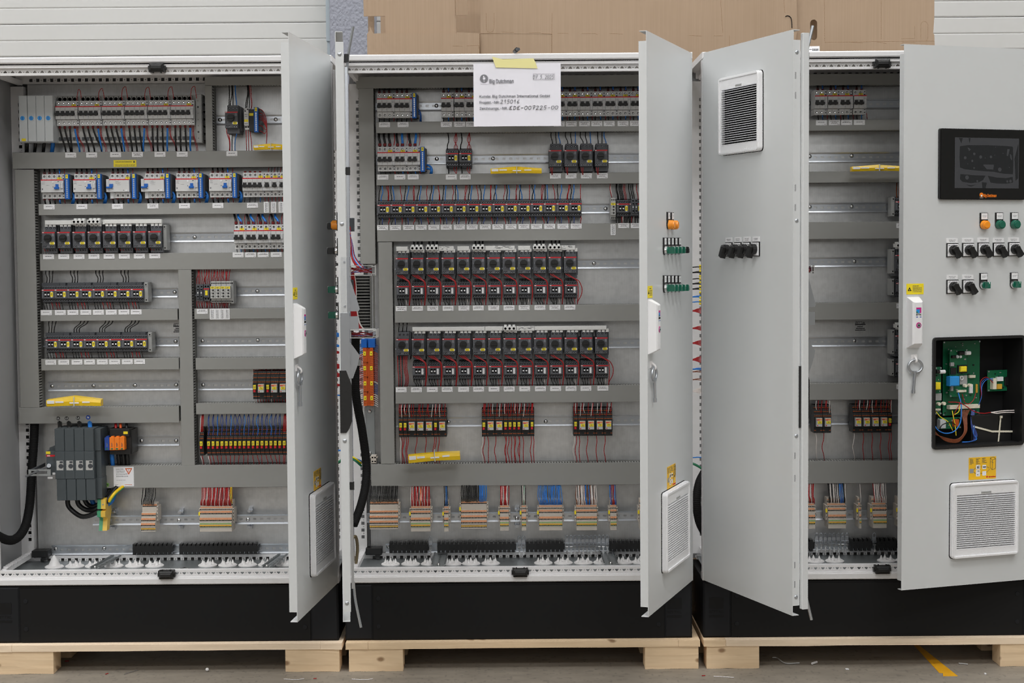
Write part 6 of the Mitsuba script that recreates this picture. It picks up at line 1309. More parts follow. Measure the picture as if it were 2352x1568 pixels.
lock_handle(D1R, 672, 691, 697, 812, 'white lock handle with small logo on the door of the left cabinet'); lock_handle(D2R, 1487, 1504, 688, 808, 'white lock handle with small logo on the door between middle and right cabinet'); lock_handle(D3R, 2082.5, 2111, 682, 793, 'white lock handle with small logo on the half closed door with the screen')
def door_key(D, u, v, label, tilt):
    q = D.loc(u, v); S = dT(D, (max(q[0], .03), 0, q[2])); key = num('key_hook'); tag(key, 'white hook with ' + label, 'hook')
    put(key + '__base', M().cbox(-.012, .012, -.003, 0, -.008, .012, .001).mesh(), 'm_gland', tw=S); put(key + '__hook', M().tube(spline([(.001, -.002, .006), (.001, -.012, -.002), (.001, -.014, -.010), (.001, -.010, -.013)], 5), .004, 8).mesh(), 'm_gland', True, tw=S)
    key = num('cabinet_key'); tag(key, label, 'key'); R = S @ T().translate([.001, -.010, -.008]) @ T().rotate([0, 1, 0], tilt)
    a = np.linspace(0, 2 * math.pi, 33); pts = np.stack([.026 * np.cos(a), 0 * a, -.019 + .021 * np.sin(a)], 1); put(key + '__bow', M().tube(pts, .0042, 8, False).mesh(), 'm_zinc', True, tw=R)
    put(key + '__shank', M().tube([(0, 0, -.036), (0, 0, -.06), (0, 0, -.098)], [.0052, .0048, .0048], 8).tube([(0, 0, -.096), (0, 0, -.108)], .0062, 8).cbox(-.017, .017, -.003, .003, -.044, -.034, .001).mesh(), 'm_zinc', 30, tw=R)
door_key(D1R, 681, 846, 'steel door key hanging on the door of the left cabinet', 0); door_key(D2R, 1495, 838, 'steel door key hanging on the door between middle and right cabinet', -6); door_key(D3R, 2099, 822, 'steel door key hanging on the half closed door with the screen', 5)
def door_sheet(base, D, us, vs, m, label, y=-.0012):
    a, b = D.loc(us[0], vs[0]), D.loc(us[1], vs[1]); x0 = max(a[0], .002); c = D.loc(us[0], vs[1])
    w, h = abs(b[0] - x0), a[2] - c[2]; S = dT(D, (x0, y, c[2])); key = num(base); tag(key, label, 'sticker'); put(key + '__sheet', M().box(0, w, 0, .001, 0, h).mesh(), m, tw=S); return key, w, h, S
def warn(D, us, vs, label, label_w=None):
    key, w, h, S = door_sheet('warning_sticker', D, us, vs, 'm_yellow', label)
    if label_w: w = label_w; put(key + '__sheet', M().box(0, w, 0, .001, 0, h).mesh(), 'm_yellow', tw=S)
    put(key + '__print', M().tm(printed(w * .6, h, [(.78, .6, .002, 'l'), (.62, .9, .0016, 'l'), (.5, .9, .0016, 'l'), (.38, .95, .0016, 'l'), (.24, .9, .0016, 'l')], 5)).mesh(), 'm_ink', tw=S @ T().translate([w * .32, 0, 0])); labels[key + '__print'] = {'kind': 'stuff'}
    t = Polygon([(w * .06, h * .32), (w * .28, h * .32), (w * .17, h * .68)]); put(key + '__warning_triangle', extr(t.difference(t.buffer(-.0022)).union(sbox(w * .162, h * .38, w * .178, h * .56)), -.0005, 0), 'm_black', tw=S)
warn(D1R, (670.5, 682.5), (661, 688), 'small yellow warning sticker above the lock handle of the left cabinet', .056); warn(D2R, (1486.5, 1498.5), (657, 684.5), 'small yellow warning sticker above the lock handle of the middle door', .056); warn(D3R, (2082, 2121), (651.5, 676), 'yellow warning sticker with black triangle on the half closed door')
def flow(D, us, vs, label, mirror=False):
    key, w, h, S = door_sheet('maintenance_sticker', D, us, vs, 'm_sticker', label); y = -.0004
    put(key + '__white_boxes', M().tm(extr(rrect(w * .15, h * .2, w * .02, w * .335, h * .56), y, 0)).tm(extr(rrect(w * .15, h * .3, w * .02, w * .335, h * .29), y, 0)).tm(extr(rrect(w * .14, h * .19, w * .02, w * .565, h * .55), y, 0)).tm(extr(rrect(w * .14, h * .2, w * .02, w * .565, h * .26), y, 0)).mesh(), 'm_white', tw=S); labels[key + '__white_boxes'] = {'kind': 'stuff'}
    put(key + '__grey_box', M().box(w * .03, w * .17, y, 0, h * .3, h * .5).mesh(), 'm_grey', tw=S)
    bl = M()
    for x, n_ in ((.03, 6), (.26, 6), (.48, 5)):
        r = random.Random(int(x * 100)); [bl.box(w * x, w * (x + r.uniform(.07, .18)), y, 0, h * (.93 - i * .047), h * (.93 - i * .047) + .0014) for i in range(n_)]
    bl.box(w * .3, w * .34, y * 2, 0, h * .5, h * .6).box(w * .355, w * .375, y * 2, 0, h * .49, h * .63).box(w * .31, w * .38, y * 2, 0, h * .36, h * .39).box(w * .3, w * .35, y * 2, 0, h * .2, h * .23)
    for (x0, z0, x1, z1) in ((.18, .44, .25, .54), (.18, .36, .25, .26), (.42, .56, .49, .56), (.42, .26, .49, .26), (.64, .56, .74, .50), (.64, .28, .76, .44), (.78, .5, .78, .94), (.78, .94, .9, .98), (.9, .98, .98, .9), (.78, .94, .86, .84), (.86, .84, .98, .9), (.98, .9, .98, .46), (.86, .84, .86, .4), (.78, .5, .86, .4), (.86, .4, .98, .46), (.8, .78, .9, .72)):
        bl.tube([(w * x0, y, h * z0), (w * x1, y, h * z1)], .0006, 4)
    put(key + '__drawing', bl.mesh(), 'm_ink', tw=S); labels[key + '__drawing'] = {'kind': 'stuff'}
    put(key + '__lettering', M().tm(text('NEW', w * .515, w * .615, h * .525, h * .05, y * 2, True)).mesh(), 'm_black', tw=S)
    put(key + '__brand_line', M().tm(text('Big Dutchman', w * .73, w * .98, h * .07, h * .05, y, True, .15)).cyl(w * .67, h * .1, w * .03, y, 0, 12).mesh(), 'm_red', tw=S)
flow(D3R, (2225, 2287), (1051, 1102), 'yellow maintenance sticker with boxes and arrows on the half closed door'); flow(D1R, (720, 737), (1083, 1128), 'yellow maintenance sticker above the vent of the left door'); flow(D2R, (1532, 1551), (1073, 1124), 'yellow maintenance sticker above the vent of the middle door')
# selector switches, lamps (templates in metres, x to the right, z up, origin = left bottom)
def sel_tmpl(tilt):
    w = .046; kn = M(); a = math.radians(tilt)
    kn.cyl(w / 2, w / 2, .0155, -.020, -.006, 20, .0165)
    q = np.array([[-.0085, -.03, .012], [.0085, -.03, .012], [.0075, -.03, -.027], [-.0075, -.03, -.027], [-.0105, -.012, .014], [.0105, -.012, .014], [.0095, -.012, -.029], [-.0095, -.012, -.029]]); c, s = math.cos(a), math.sin(a)
    q = np.stack([w / 2 + q[:, 0] * c - q[:, 2] * s, q[:, 1], w / 2 + q[:, 0] * s + q[:, 2] * c], 1); kn.raw(q, [[0, 1, 2, 3], [0, 4, 5, 1], [1, 5, 6, 2], [2, 6, 7, 3], [3, 7, 4, 0]])
    pr = M().box(.005, .012, -.0064, -.006, w - .008, w - .0066).box(w - .013, w - .005, -.0064, -.006, w - .008, w - .0066).box(.0035, .0045, -.0064, -.006, .012, .022)
    return [('frame', ply(M().cbox(0, w, -.004, 0, 0, w, .001).mesh(), 'm_black')), ('face_plate', ply(M().cbox(.003, w - .002, -.0062, -.003, .0025, w - .0025, .0008).mesh(), 'm_white')), ('face_plate__print*', ply(pr.mesh(), 'm_ink')), ('knob', ply(kn.mesh(), 'm_black')), ('knob__index_mark', ply(M().box(w / 2 - .0035, w / 2 + .0035, -.0305, -.02, w / 2 + .0105, w / 2 + .013).mesh(), 'm_grey'))]
s_plain = sel_tmpl(38)
def plate_t(w, h): return [('plate', ply(extr(rrect(w, h, .001, w / 2, h / 2), -.002, 0), 'm_white')), ('print*', ply(printed(w, h, [(.62, .62, .0013, 'c'), (.34, .5, .0013, 'c')], 9, -.0023), 'm_ink'))]
pl_t = plate_t(.043, .0155)
def place_sel(D, pts, where, group, tm=s_plain, x_off=.046):
    for i, (u, v) in enumerate(pts):
        q = D.loc(u, v); inst('selector_switch', tm, dT(D, (q[0], 0, q[2])), f'{ORD[i]} black selector switch {where}', 'switch', group)
        inst('switch_label', pl_t, dT(D, (q[0] + .0005, 0, q[2] + .047)), f'{ORD[i]} white switch name plate {where}', 'label', group.replace('selector switches', 'name plates'))
place_sel(D3R, [(2173, 590.5), (2209, 590), (2244.3, 589), (2279.5, 589), (2314.5, 588)], 'in the upper row of five on the half closed door', 'selector switches of the upper row of five')
place_sel(D3R, [(2173, 674.5), (2209, 674)], 'in the lower row on the half closed door', 'selector switches of the lower row')
place_sel(D3L, [(1667.5, 589), (1688, 588.8), (1708.5, 588.6), (1729.5, 588.4)], 'on the swung open door of the right cabinet', 'selector switches of the swung open door', sel_tmpl(-30))
def lamp_t(kind):
    w, h = .0295, .055; hold = sbox(0, .0145, w, h).union(Point(w / 2, .0148).buffer(w / 2, 12)); c = .0148
    out = [('holder', ply(extr(hold, -.005, 0), 'm_black')), ('name_insert', ply(M().box(.0035, w - .0015, -.0056, -.004, .033, h - .0015).mesh(), 'm_white')), ('name_insert__print*', ply(M().tm(printed(w * .8, .02, [(.6, .7, .0012, 'c'), (.4, .6, .0012, 'c')], 4, 0)).mesh(), 'm_ink'))]
    out[2] = (out[2][0], ply(M().raw(*(lambda m: (m.vertices + [.004, -.0058, .033], m.faces))(printed(w * .8, .02, [(.6, .7, .0012, 'c'), (.4, .6, .0012, 'c')], 4, 0))).mesh(), 'm_ink'))
    if kind in ('amber', 'green'):
        m = 'm_amber' if kind == 'amber' else 'm_green_lens'; out += [('lens', ply(M().cyl(w / 2, c, .0142, -.020, -.004, 22, .0152).mesh(), m, 30)), ('lens__cap', ply(M().cyl(w / 2, c, .0105, -.0235, -.019, 20, .012).mesh(), m, 30))]
    else:
        out += [('chrome_ring', ply(M().cyl(w / 2, c, .0135, -.012, -.004, 20, .0145).mesh(), 'm_chrome', 30)), ('knob', ply(M().cbox(w / 2 - .0065, w / 2 + .0065, -.036, -.010, c - .0105, c + .0105, .002).cyl(w / 2, c, .0115, -.016, -.008, 18).mesh(), 'm_green_lens' if kind == 'gsel' else 'm_black')), ('knob__index_mark', ply(M().box(w / 2 - .001, w / 2 + .001, -.0365, -.03, c + .004, c + .0108).mesh(), 'm_white'))]
    return out
L_a, L_g, L_s, L_k = lamp_t('amber'), lamp_t('green'), lamp_t('gsel'), lamp_t('ksel')
def lampset(D, items, base, cat, group):
    for i, (u, v, tm, lab) in enumerate(items): q = D.loc(u, v); inst(base, tm, dT(D, (q[0], 0, q[2])), lab, cat, group)
lampset(D3R, [(2249.5, 526.5, L_a, 'round amber indicator lamp under the screen of the half closed door'), (2284.8, 526, L_g, 'green indicator lamp next to the amber one on the half closed door'), (2319.6, 525.6, L_g, 'green indicator lamp farthest from the amber one on the half closed door')], 'indicator_lamp', 'lamp', 'indicator lamps of the half closed door')
lampset(D3R, [(2248.8, 664.8, L_s, 'green push turn switch beside the lower selector pair on the half closed door'), (2319, 663.2, L_s, 'green push turn switch standing alone near the frame edge of the half closed door')], 'illuminated_switch', 'switch', 'green switches of the half closed door')
lampset(D2R, [(1530.8, 526.5, L_a, 'amber indicator lamp nearer the lock handle on the middle door'), (1539.5, 527, L_a, 'amber indicator lamp nearer the hinge on the middle door')], 'indicator_lamp', 'lamp', 'amber indicator lamps of the middle door')
for r_, (vv, nm) in enumerate(((585.5, 'upper'), (672.3, 'lower'))): lampset(D2R, [(1522.3 + 8.4 * i, vv - .3 * i, L_k if (i == 4 and r_ == 0) else L_s, f'{ORD[i]} {"black" if (i == 4 and r_ == 0) else "green"} turn switch in the {nm} row of five on the middle door') for i in range(5)], 'illuminated_switch', 'switch', f'{nm} row of five turn switches on the middle door')
for z, tm, lab in ((at(768, 517, -.3)[2], L_a, 'amber lamp seen from the side on the edge-on door of the middle cabinet'), (at(768, 576, -.3)[2], L_k, 'black turn switch seen from the side on the edge-on door'), (at(768, 664, -.3)[2], L_s, 'upper green turn switch seen from the side on the edge-on door'), (at(768, 722, -.3)[2], L_s, 'lower green turn switch seen from the side on the edge-on door')):
    inst('indicator_lamp' if tm is L_a else 'illuminated_switch', tm, dT(D2L, (.33, 0, z - .015)), lab, 'lamp' if tm is L_a else 'switch')
inst('illuminated_switch', L_k, dT(D2L, (.28, 0, at(768, 517, -.3)[2] - .018)), 'dark turn switch in front of the amber lamp on the edge-on door', 'switch')
# touch screen
a, b = D3R.loc(2155, 295), D3R.loc(2155, 458); x0, h = a[0], a[2] - b[2]; w = .335; S = dT(D3R, (x0, 0, b[2])); key = num('touch_screen'); tag(key, 'black framed touch screen with wrinkled protective film on the half closed door', 'touch screen')
put(key + '__bezel', extr(rrect(w, h, .006, w / 2, h / 2), -.010, 0), 'm_black', tw=S); put(key + '__bezel_front', extr(rrect(w - .006, h - .005, .005, w / 2, h / 2), -.0125, -.010), 'm_gloss', tw=S)
sx0, sx1 = D3R.loc(2188, 317)[0] - x0, D3R.loc(2335, 317)[0] - x0; sz0, sz1 = D3R.loc(2188, 432)[2] - b[2], D3R.loc(2188, 316)[2] - b[2]
put(key + '__display', M().box(sx0, sx1, -.013, -.012, sz0, sz1).mesh(), 'm_display', tw=S)
fw_, fh_ = sx1 - sx0, sz1 - sz0
def fp(a): return Polygon([(sx0 + fw_ * x, sz0 + fh_ * z) for x, z in a])
pane = sbox(sx0, sz0, sx1, sz1); hole1 = fp([(.08, .82), (.2, .845), (.5, .85), (.8, .84), (.9, .83), (.91, .5), (.905, .29), (.75, .3), (.6, .335), (.45, .345), (.3, .36), (.15, .38), (.085, .41), (.075, .6)]).buffer(.001)
hole2 = fp([(.09, .27), (.3, .25), (.47, .245), (.44, .17), (.38, .125), (.25, .105), (.12, .13), (.085, .18)]).buffer(.001); hole3 = fp([(.52, .24), (.65, .21), (.8, .2), (.9, .225), (.905, .12), (.8, .1), (.65, .1), (.56, .12)]).buffer(.001)
cuts = [fp([(.06, .99), (.12, .99), (.1, .88)]), fp([(.21, .99), (.24, .99), (.225, .88)]), fp([(.42, .12), (.5, .11), (.48, 0), (.43, 0)]), fp([(.93, .6), (.99, .9), (.99, .2), (.95, .15)]), fp([(.17, .07), (.25, .03), (.33, .07), (.25, .055)])]
film = pane.difference(unary_union([hole1, hole2, hole3] + cuts))
r = random.Random(5); bub = [Point(sx0 + fw_ * x, sz0 + fh_ * z).buffer(fw_ * q) for x, z, q in ((.3, .68, .018), (.4, .62, .022), (.56, .625, .018), (.27, .54, .016), (.7, .375, .027), (.3, .40, .012), (.82, .14, .016), (.87, .145, .02), (.19, .21, .028), (.35, .14, .014), (.16, .6, .02), (.47, .6, .006), (.75, .7, .006), (.62, .66, .005), (.2, .48, .006), (.85, .42, .006), (.63, .82, .005))] + [fp([(.45, .46), (.6, .46), (.59, .385), (.5, .39)]).buffer(.002), fp([(.82, .78), (.85, .78), (.825, .65), (.81, .66)]).buffer(.001), fp([(.86, .68), (.88, .66), (.89, .57), (.87, .6)]).buffer(.001), fp([(.2, .8), (.24, .77), (.22, .74)]).buffer(.001)]
put(key + '__protective_film', extr(unary_union([film] + bub), -.0134, -.013), 'm_film_grey', tw=S)
lx0, lx1, lz = D3R.loc(2254, 450)[0] - x0, D3R.loc(2283, 450)[0] - x0, D3R.loc(2254, 452.5)[2] - b[2]
put(key + '__lettering', text('Big Dutchman', lx0, lx1, lz, .0095, -.0128, True, .1), 'm_orange', tw=S)
put(key + '__emblem', M().tm(extr(Point(lx0 - .0085, lz + .0065).buffer(.0078, 12).difference(Point(lx0 - .0085, lz + .0035).buffer(.0045, 8)), -.0132, -.0125)).mesh(), 'm_orange', tw=S); put(key + '__emblem__centre', M().cyl(lx0 - .0082, lz + .004, .0034, -.0131, -.0125, 10).box(lx0 - .016, lx0 - .002, -.0131, -.0125, lz - .004, lz - .003).mesh(), 'm_white', tw=S)
# control box window with circuit boards
S = dT(D3R, (WX0, 0, WZ0)); w, h = WX1 - WX0, WZ1 - WZ0; key = num('control_box'); tag(key, 'open black control box set into the half closed door, full of circuit boards', 'control box')
put(key + '__frame', extr(rrect(w, h, .012, w / 2, h / 2).difference(rrect(w - .018, h - .018, .005, w / 2, h / 2)), -.009, .004), 'm_black', tw=S)
put(key + '__housing', M().box(.007, w - .007, .10, .102, .007, h - .007).box(.007, .009, 0, .10, .007, h - .007).box(w - .009, w - .007, 0, .10, .007, h - .007).box(.007, w - .007, 0, .10, .007, .009).box(.007, w - .007, 0, .10, h - .009, h - .007).mesh(), 'm_black_rough', tw=S)
def cl(u, v, y): q = D3R.loc(u, v, y); return q - np.array([WX0, 0, WZ0])
def rect(key_, u0, u1, v0, v1, y, d, m, name, c=.0006):
    a, b = cl(u0, v1, y), cl(u1, v0, y); put(f'{key_}__{name}', M().cbox(a[0], b[0], y, y + d, a[2], b[2], c).mesh(), m, tw=S); return f'{key_}__{name}'
CB = num('circuit_board')
def board(key_, u0, u1, v0, v1, y, label, seed, n=26):
    tag(key_, label, 'circuit board'); rect(key_, u0, u1, v0, v1, y, .002, 'm_pcb', 'board'); r = random.Random(seed); chips, pads, sol = M(), M(), M()
    a, b = cl(u0, v1, y), cl(u1, v0, y)
    for i in range(n):
        x, z = r.uniform(a[0] + .004, b[0] - .006), r.uniform(a[2] + .004, b[2] - .006); q = r.random()
        (chips if q < .5 else pads).box(x, x + r.uniform(.002, .007), y - r.uniform(.001, .004), y, z, z + r.uniform(.0015, .005))
    for x in (a[0] + .003, b[0] - .003):
        for z in (a[2] + .004, b[2] - .004): sol.cyl(x, z, .0028, y - .003, y, 10)
    put(f'{key_}__chips', chips.mesh(), 'm_black', tw=S); put(f'{key_}__pads', pads.mesh(), 'm_grey', tw=S); put(f'{key_}__screws', sol.mesh(), 'm_zinc', tw=S)
    for q in ('chips', 'pads', 'screws'): labels[f'{key_}__{q}'] = {'kind': 'stuff'}
def capac(key_, u, v, L_, r, y, m, name, vert=False):
    a = cl(u, v, y); g = M()
    if vert: g.cyl(a[0], a[2], r, y - .012, y, 12)
    else: g.tube([(a[0], y - r, a[2]), (a[0] + L_, y - r, a[2])], r, 12)
    put(f'{key_}__{name}', g.mesh(), m, 30, tw=S)
board(CB, 2165, 2251, 781, 955, .085, 'large dark green main circuit board in the control box', 1, 40)
rect(CB, 2182, 2251, 928, 940, .060, .02, 'm_cream', 'connector_strip'); rect(CB, 2227, 2235, 882, 903, .078, .006, 'm_white', 'label'); rect(CB, 2227, 2241, 861, 868, .075, .009, 'm_cream', 'connector_block'); rect(CB, 2242, 2246, 882, 902, .08, .004, 'm_gold', 'pin_header')
k2 = num('circuit_board'); board(k2, 2181, 2221, 801, 912, .055, 'green power circuit board with blue part and yellow coil', 2, 18)
rect(k2, 2183, 2205, 864, 887, .030, .024, 'm_lock', 'blue_module', .003); rect(k2, 2205, 2222, 862, 883, .048, .006, 'm_grey', 'heat_sink'); rect(k2, 2202, 2223, 838, 857, .045, .01, 'm_black', 'coil_frame', .002); rect(k2, 2208, 2222, 841, 854, .033, .012, 'm_yellow', 'yellow_coil', .003); rect(k2, 2200, 2220, 895, 901, .046, .008, 'm_cream', 'terminal_row'); rect(k2, 2184, 2192, 832, 841, .046, .008, 'm_grey', 'film_capacitor'); rect(k2, 2185, 2190, 886, 898, .046, .008, 'm_grey', 'film_capacitor_001'); rect(k2, 2184, 2197, 844, 860, .05, .004, 'm_black', 'bridge')
capac(k2, 2199, 810.5, .02, .0068, .05, 'm_black', 'capacitor'); capac(k2, 2215, 810.5, .018, .0068, .05, 'm_white', 'capacitor_sleeve'); capac(k2, 2184, 819, .014, .005, .05, 'm_black', 'capacitor_001'); capac(k2, 2196, 819, .004, .005, .05, 'm_white', 'capacitor_001_top'); capac(k2, 2203, 819, .005, .0045, .05, 'm_white', 'capacitor_002'); capac(k2, 2214, 885, .01, .0056, .045, 'm_cream', 'capacitor_003', True); capac(k2, 2225, 884, .01, .0056, .045, 'm_cream', 'capacitor_004', True)
put(k2 + '__choke_ring', (lambda a: M().tube([(a[0] + .0055 * math.cos(t), .045, a[2] + .0065 * math.sin(t)) for t in np.linspace(0, 6.3, 20)], .0013, 6, False).mesh())(cl(2209, 868, .045)), 'm_white', True, tw=S)
k3 = num('circuit_board'); board(k3, 2147, 2162, 842, 952, .05, 'narrow green circuit board cut off by the frame edge of the control box', 3, 8)
rect(k3, 2149, 2162, 878, 895, .03, .02, 'm_yellow', 'yellow_coil', .003); rect(k3, 2147, 2163, 903, 920, .045, .004, 'm_grey', 'heat_sink'); rect(k3, 2147, 2161, 938, 943, .042, .008, 'm_cream', 'terminal_row'); capac(k3, 2147, 853, .012, .0066, .046, 'm_black', 'capacitor'); capac(k3, 2155, 853.5, .021, .0066, .046, 'm_white', 'capacitor_sleeve'); capac(k3, 2153.5, 927, .01, .0058, .04, 'm_cream', 'capacitor_001', True); capac(k3, 2165, 926, .01, .0058, .04, 'm_cream', 'capacitor_002', True)
k4 = num('circuit_board'); board(k4, 2268, 2334, 848, 899, .075, 'bright green circuit board with white label beside the black battery', 4, 34)
rect(k4, 2281, 2289.5, 868.5, 894, .058, .017, 'm_cream', 'connector_block'); rect(k4, 2290, 2305, 865, 875.5, .066, .009, 'm_white', 'label'); rect(k4, 2309, 2317, 866, 885, .068, .007, 'm_black', 'processor'); rect(k4, 2290, 2302, 881.5, 893.5, .07, .005, 'm_gold', 'resistors')
k5 = num('circuit_board'); board(k5, 2153, 2206, 957, 986, .07, 'small green circuit board low in the corner of the control box', 5, 14); rect(k5, 2159.5, 2173, 963, 984, .05, .02, 'm_feeder', 'relay'); rect(k5, 2193, 2203, 963, 980, .055, .015, 'm_orange_dark', 'terminal')
key = num('battery'); tag(key, 'black battery block strapped with pale cable ties in the control box', 'battery')
a, b = cl(2232, 1018, .045), cl(2400, 946, .045); put(key + '__case', M().cbox(a[0], min(b[0], w - .012), .045, .098, a[2], b[2], .002).mesh(), 'm_black', tw=S)
def tie(pts, wd, name):
    p = [cl(u, v, y) for u, v, y in pts]; g = M()
    for A, B_ in zip(p, p[1:]):
        d = (B_ - A) / np.linalg.norm(B_ - A); n_ = np.array([-d[2], 0, d[0]]) * wd / 2; g.raw([A - n_, B_ - n_, B_ + n_, A + n_, A - n_ + [0, .002, 0], B_ - n_ + [0, .002, 0], B_ + n_ + [0, .002, 0], A + n_ + [0, .002, 0]], [[0, 1, 2, 3], [4, 7, 6, 5], [0, 4, 5, 1], [1, 5, 6, 2], [2, 6, 7, 3], [3, 7, 4, 0]])
    put(f'{key}__{name}', g.mesh(), 'm_cream', tw=S)
tie([(2236, 979, .04), (2279, 990.5, .042), (2352, 990.5, .042)], .006, 'cable_tie'); tie([(2299, 956, .040), (2293, 1019, .040)], .0048, 'cable_tie_001'); tie([(2350, 955, .040), (2350, 1014, .040)], .0048, 'cable_tie_002')
put(key + '__tie_head', M().box(*(lambda q: (q[0] - .004, q[0] + .004, .036, .042, q[2] - .004, q[2] + .004))(cl(2299, 957, .04))).mesh(), 'm_cream', tw=S); put(key + '__tie_head_001', M().box(*(lambda q: (q[0] - .004, q[0] + .004, .036, .042, q[2] - .004, q[2] + .004))(cl(2293, 1018, .04))).mesh(), 'm_cream', tw=S)
def cw_(pts, c, r, label, group='wires in the control box'):
    k = num('wire'); put(k, M().tube(spline([cl(*q) for q in pts], 6), r, 6).mesh(), WM[c], True, tw=S); tag(k, label, 'wire', group)
cw_([(2201, 902, .045), (2207, 925, .035), (2208, 950, .03), (2205, 972, .03), (2192, 990, .03), (2172, 995, .03), (2155, 988, .03), (2146, 976, .04)], 'b', .0022, 'bright blue wire sweeping in a wide bow through the control box'); cw_([(2178, 923, .04), (2200, 924, .035), (2215, 930, .03), (2238, 945, .03), (2258, 949, .03), (2275, 947, .035)], 'r', .0016, 'red wire running across towards the battery in the control box')
cw_([(2210, 905, .05), (2216, 924, .05), (2226, 927, .05), (2236, 918, .05), (2241, 903, .06)], 'r', .0014, 'red wire in a small bow below the power board in the control box'); cw_([(2190, 957, .04), (2194, 945, .035), (2200, 936, .03), (2206, 922, .03)], 'r', .0015, 'short red wire rising beside the blue bow in the control box')
cw_([(2150, 945, .04), (2160, 957, .03), (2177, 968, .03), (2184, 980, .03), (2188, 988, .035)], 'y', .0016, 'yellow wire dropping from the narrow board in the control box'); cw_([(2187, 943, .04), (2190, 958, .03), (2194, 978, .03), (2196, 1000, .03)], 'y', .0015, 'yellow wire hanging straight below the connector strip in the control box')
cw_([(2204, 930, .04), (2202, 945, .03), (2192, 952, .03)], 'y', .0014, 'short yellow wire over the connector strip in the control box'); cw_([(2158, 985, .03), (2165, 975, .025), (2182, 970, .025), (2194, 975, .03), (2196, 986, .035)], 'k', .0018, 'black wire arching over the small corner board in the control box')
for j in range(3): cw_([(2248, 930, .05), (2254, 912 - j * 2, .04), (2256 - j * 2, 885 - j * 4, .045), (2266, 872 - j * 3, .05), (2281, 869 + j * 5, .055)], 'bdr'[j], .0013, f'{["blue", "dark blue", "red"][j]} wire between connector strip and bright green board')
for j in range(2): cw_([(2238, 978, .04), (2236, 996, .035), (2240 + j * 3, 1008, .035), (2228, 1014, .035), (2210, 1016 - j, .035)], 'db'[j], .002, f'{["dark blue", "blue"][j]} wire curling along the floor of the control box'); cw_([(2276, 947, .035), (2290, 945 + j * 4, .03), (2306, 943 + j * 4, .03), (2330 + j * 8, 942 + j * 5, .035)], 'w', .0018, f'{["upper", "lower"][j]} white wire with red end above the battery')
bq = M()
for j in range(9): bq.tube(spline([cl(2206 + j * 2.6, 941, .06), cl(2210 + j * 1.4, 955, .05), cl(2214 + j * .9, 975, .04), cl(2214 + j * .7, 992, .035), cl(2205, 1005 + j * .9, .035), cl(2190, 1009 + j * .9, .035), cl(2168, 1004 + j * .8, .04), cl(2146, 997 - j, .05)], 5), .0015, 5, False)
k = num('wire_bundle'); put(k, bq.mesh(), 'm_wire_brown', True, tw=S); tag(k, 'brown wires bound together and bending along the bottom of the control box', 'wires', kind='stuff')
bq = M()
for j in range(7): bq.tube(spline([cl(2232 + j, 941, .06), cl(2230 + j * 1.3, 960, .05), cl(2231 + j * 1.2, 980, .045), cl(2236 + j * 1.4, 1000, .04), cl(2236, 1014, .04)], 5), .0013, 5, False)
k = num('wire_bundle'); put(k, bq.mesh(), 'm_wire_dblue', True, tw=S); tag(k, 'violet and blue wires beside the battery in the control box', 'wires', kind='stuff')

# ================================================================== paper sheet on the middle cabinet
YP = -.02; p_tl, p_br = at(1087, 145, YP), at(1288.6, 290.5, YP); x0, x1, z1, z0 = p_tl[0], p_br[0], at(1180, 145.5, YP)[2], at(1180, 289.8, YP)[2]
key = num('paper_notice'); tag(key, 'white paper sheet in clear sleeve with printed and handwritten lines, taped to the cabinet top', 'notice')
gx = np.linspace(0, 1, 15); m = M(); vv_ = []
for z_ in (z0, z1):
    for t in gx: vv_.append([x0 + (x1 - x0) * t, YP + .0012 * math.sin(t * 9) * (1 if z_ == z0 else .2), z_])
m.raw(vv_, [[i, i + 1, i + 16, i + 15] for i in range(14)]); v2 = (np.array(vv_) + [0, .0008, 0]).tolist(); m.raw(v2, [[i + 15, i + 16, i + 1, i] for i in range(14)]); put(key + '__sheet', m.mesh(), 'm_paper')
yi = YP - .0022; k = sc(YP)
def pz(v): return at(1180, v, YP)[2]
def px(u): return at(u, 220, YP)[0]
put(key + '__printed_line', text('Kunde: Big Dutchman International GmbH', px(1101.4), px(1263), pz(224), 6.1 * k, yi), 'm_ink'); put(key + '__printed_line_001', text('Projekt.-NR:', px(1101.4), px(1147), pz(237.8), 6.1 * k, yi), 'm_ink'); put(key + '__printed_line_002', text('Zeichnungs.-NR.:', px(1101.4), px(1168), pz(251.6), 6.1 * k, yi), 'm_ink')
put(key + '__company_name', text('Big Dutchman', px(1124.2), px(1180), pz(190.6), 8.6 * k, yi, True), 'm_ink_soft')
ec = (px(1112), pz(180)); put(key + '__emblem', M().tm(extr(Point(*ec).buffer(9.2 * k, 16), yi, yi + .0006)).mesh(), 'm_ink_soft'); put(key + '__emblem__centre', M().cyl(ec[0] - .6 * k, ec[1] + 4.6 * k, 1.6 * k, yi - .0003, yi, 10).box(ec[0] - 2.4 * k, ec[0] + 3 * k, yi - .0003, yi, ec[1] - 2 * k, ec[1] + 2.6 * k).box(ec[0] - .4 * k, ec[0] + .6 * k, yi - .0003, yi, ec[1] - 8 * k, ec[1] - 2 * k).box(ec[0] - 8 * k, ec[0] + 9.6 * k, yi - .0003, yi, ec[1] - 11.6 * k, ec[1] - 10.6 * k).mesh(), 'm_paper')
bx = M(); [bx.box(px(1225), px(1273.5), yi, yi + .0005, pz(v) - .0003, pz(v) + .0003) for v in (170, 183.4)]; [bx.box(px(u) - .0003, px(u) + .0003, yi, yi + .0005, pz(183.4), pz(170)) for u in (1225, 1273.5)]; put(key + '__date_box', bx.mesh(), 'm_ink_soft')
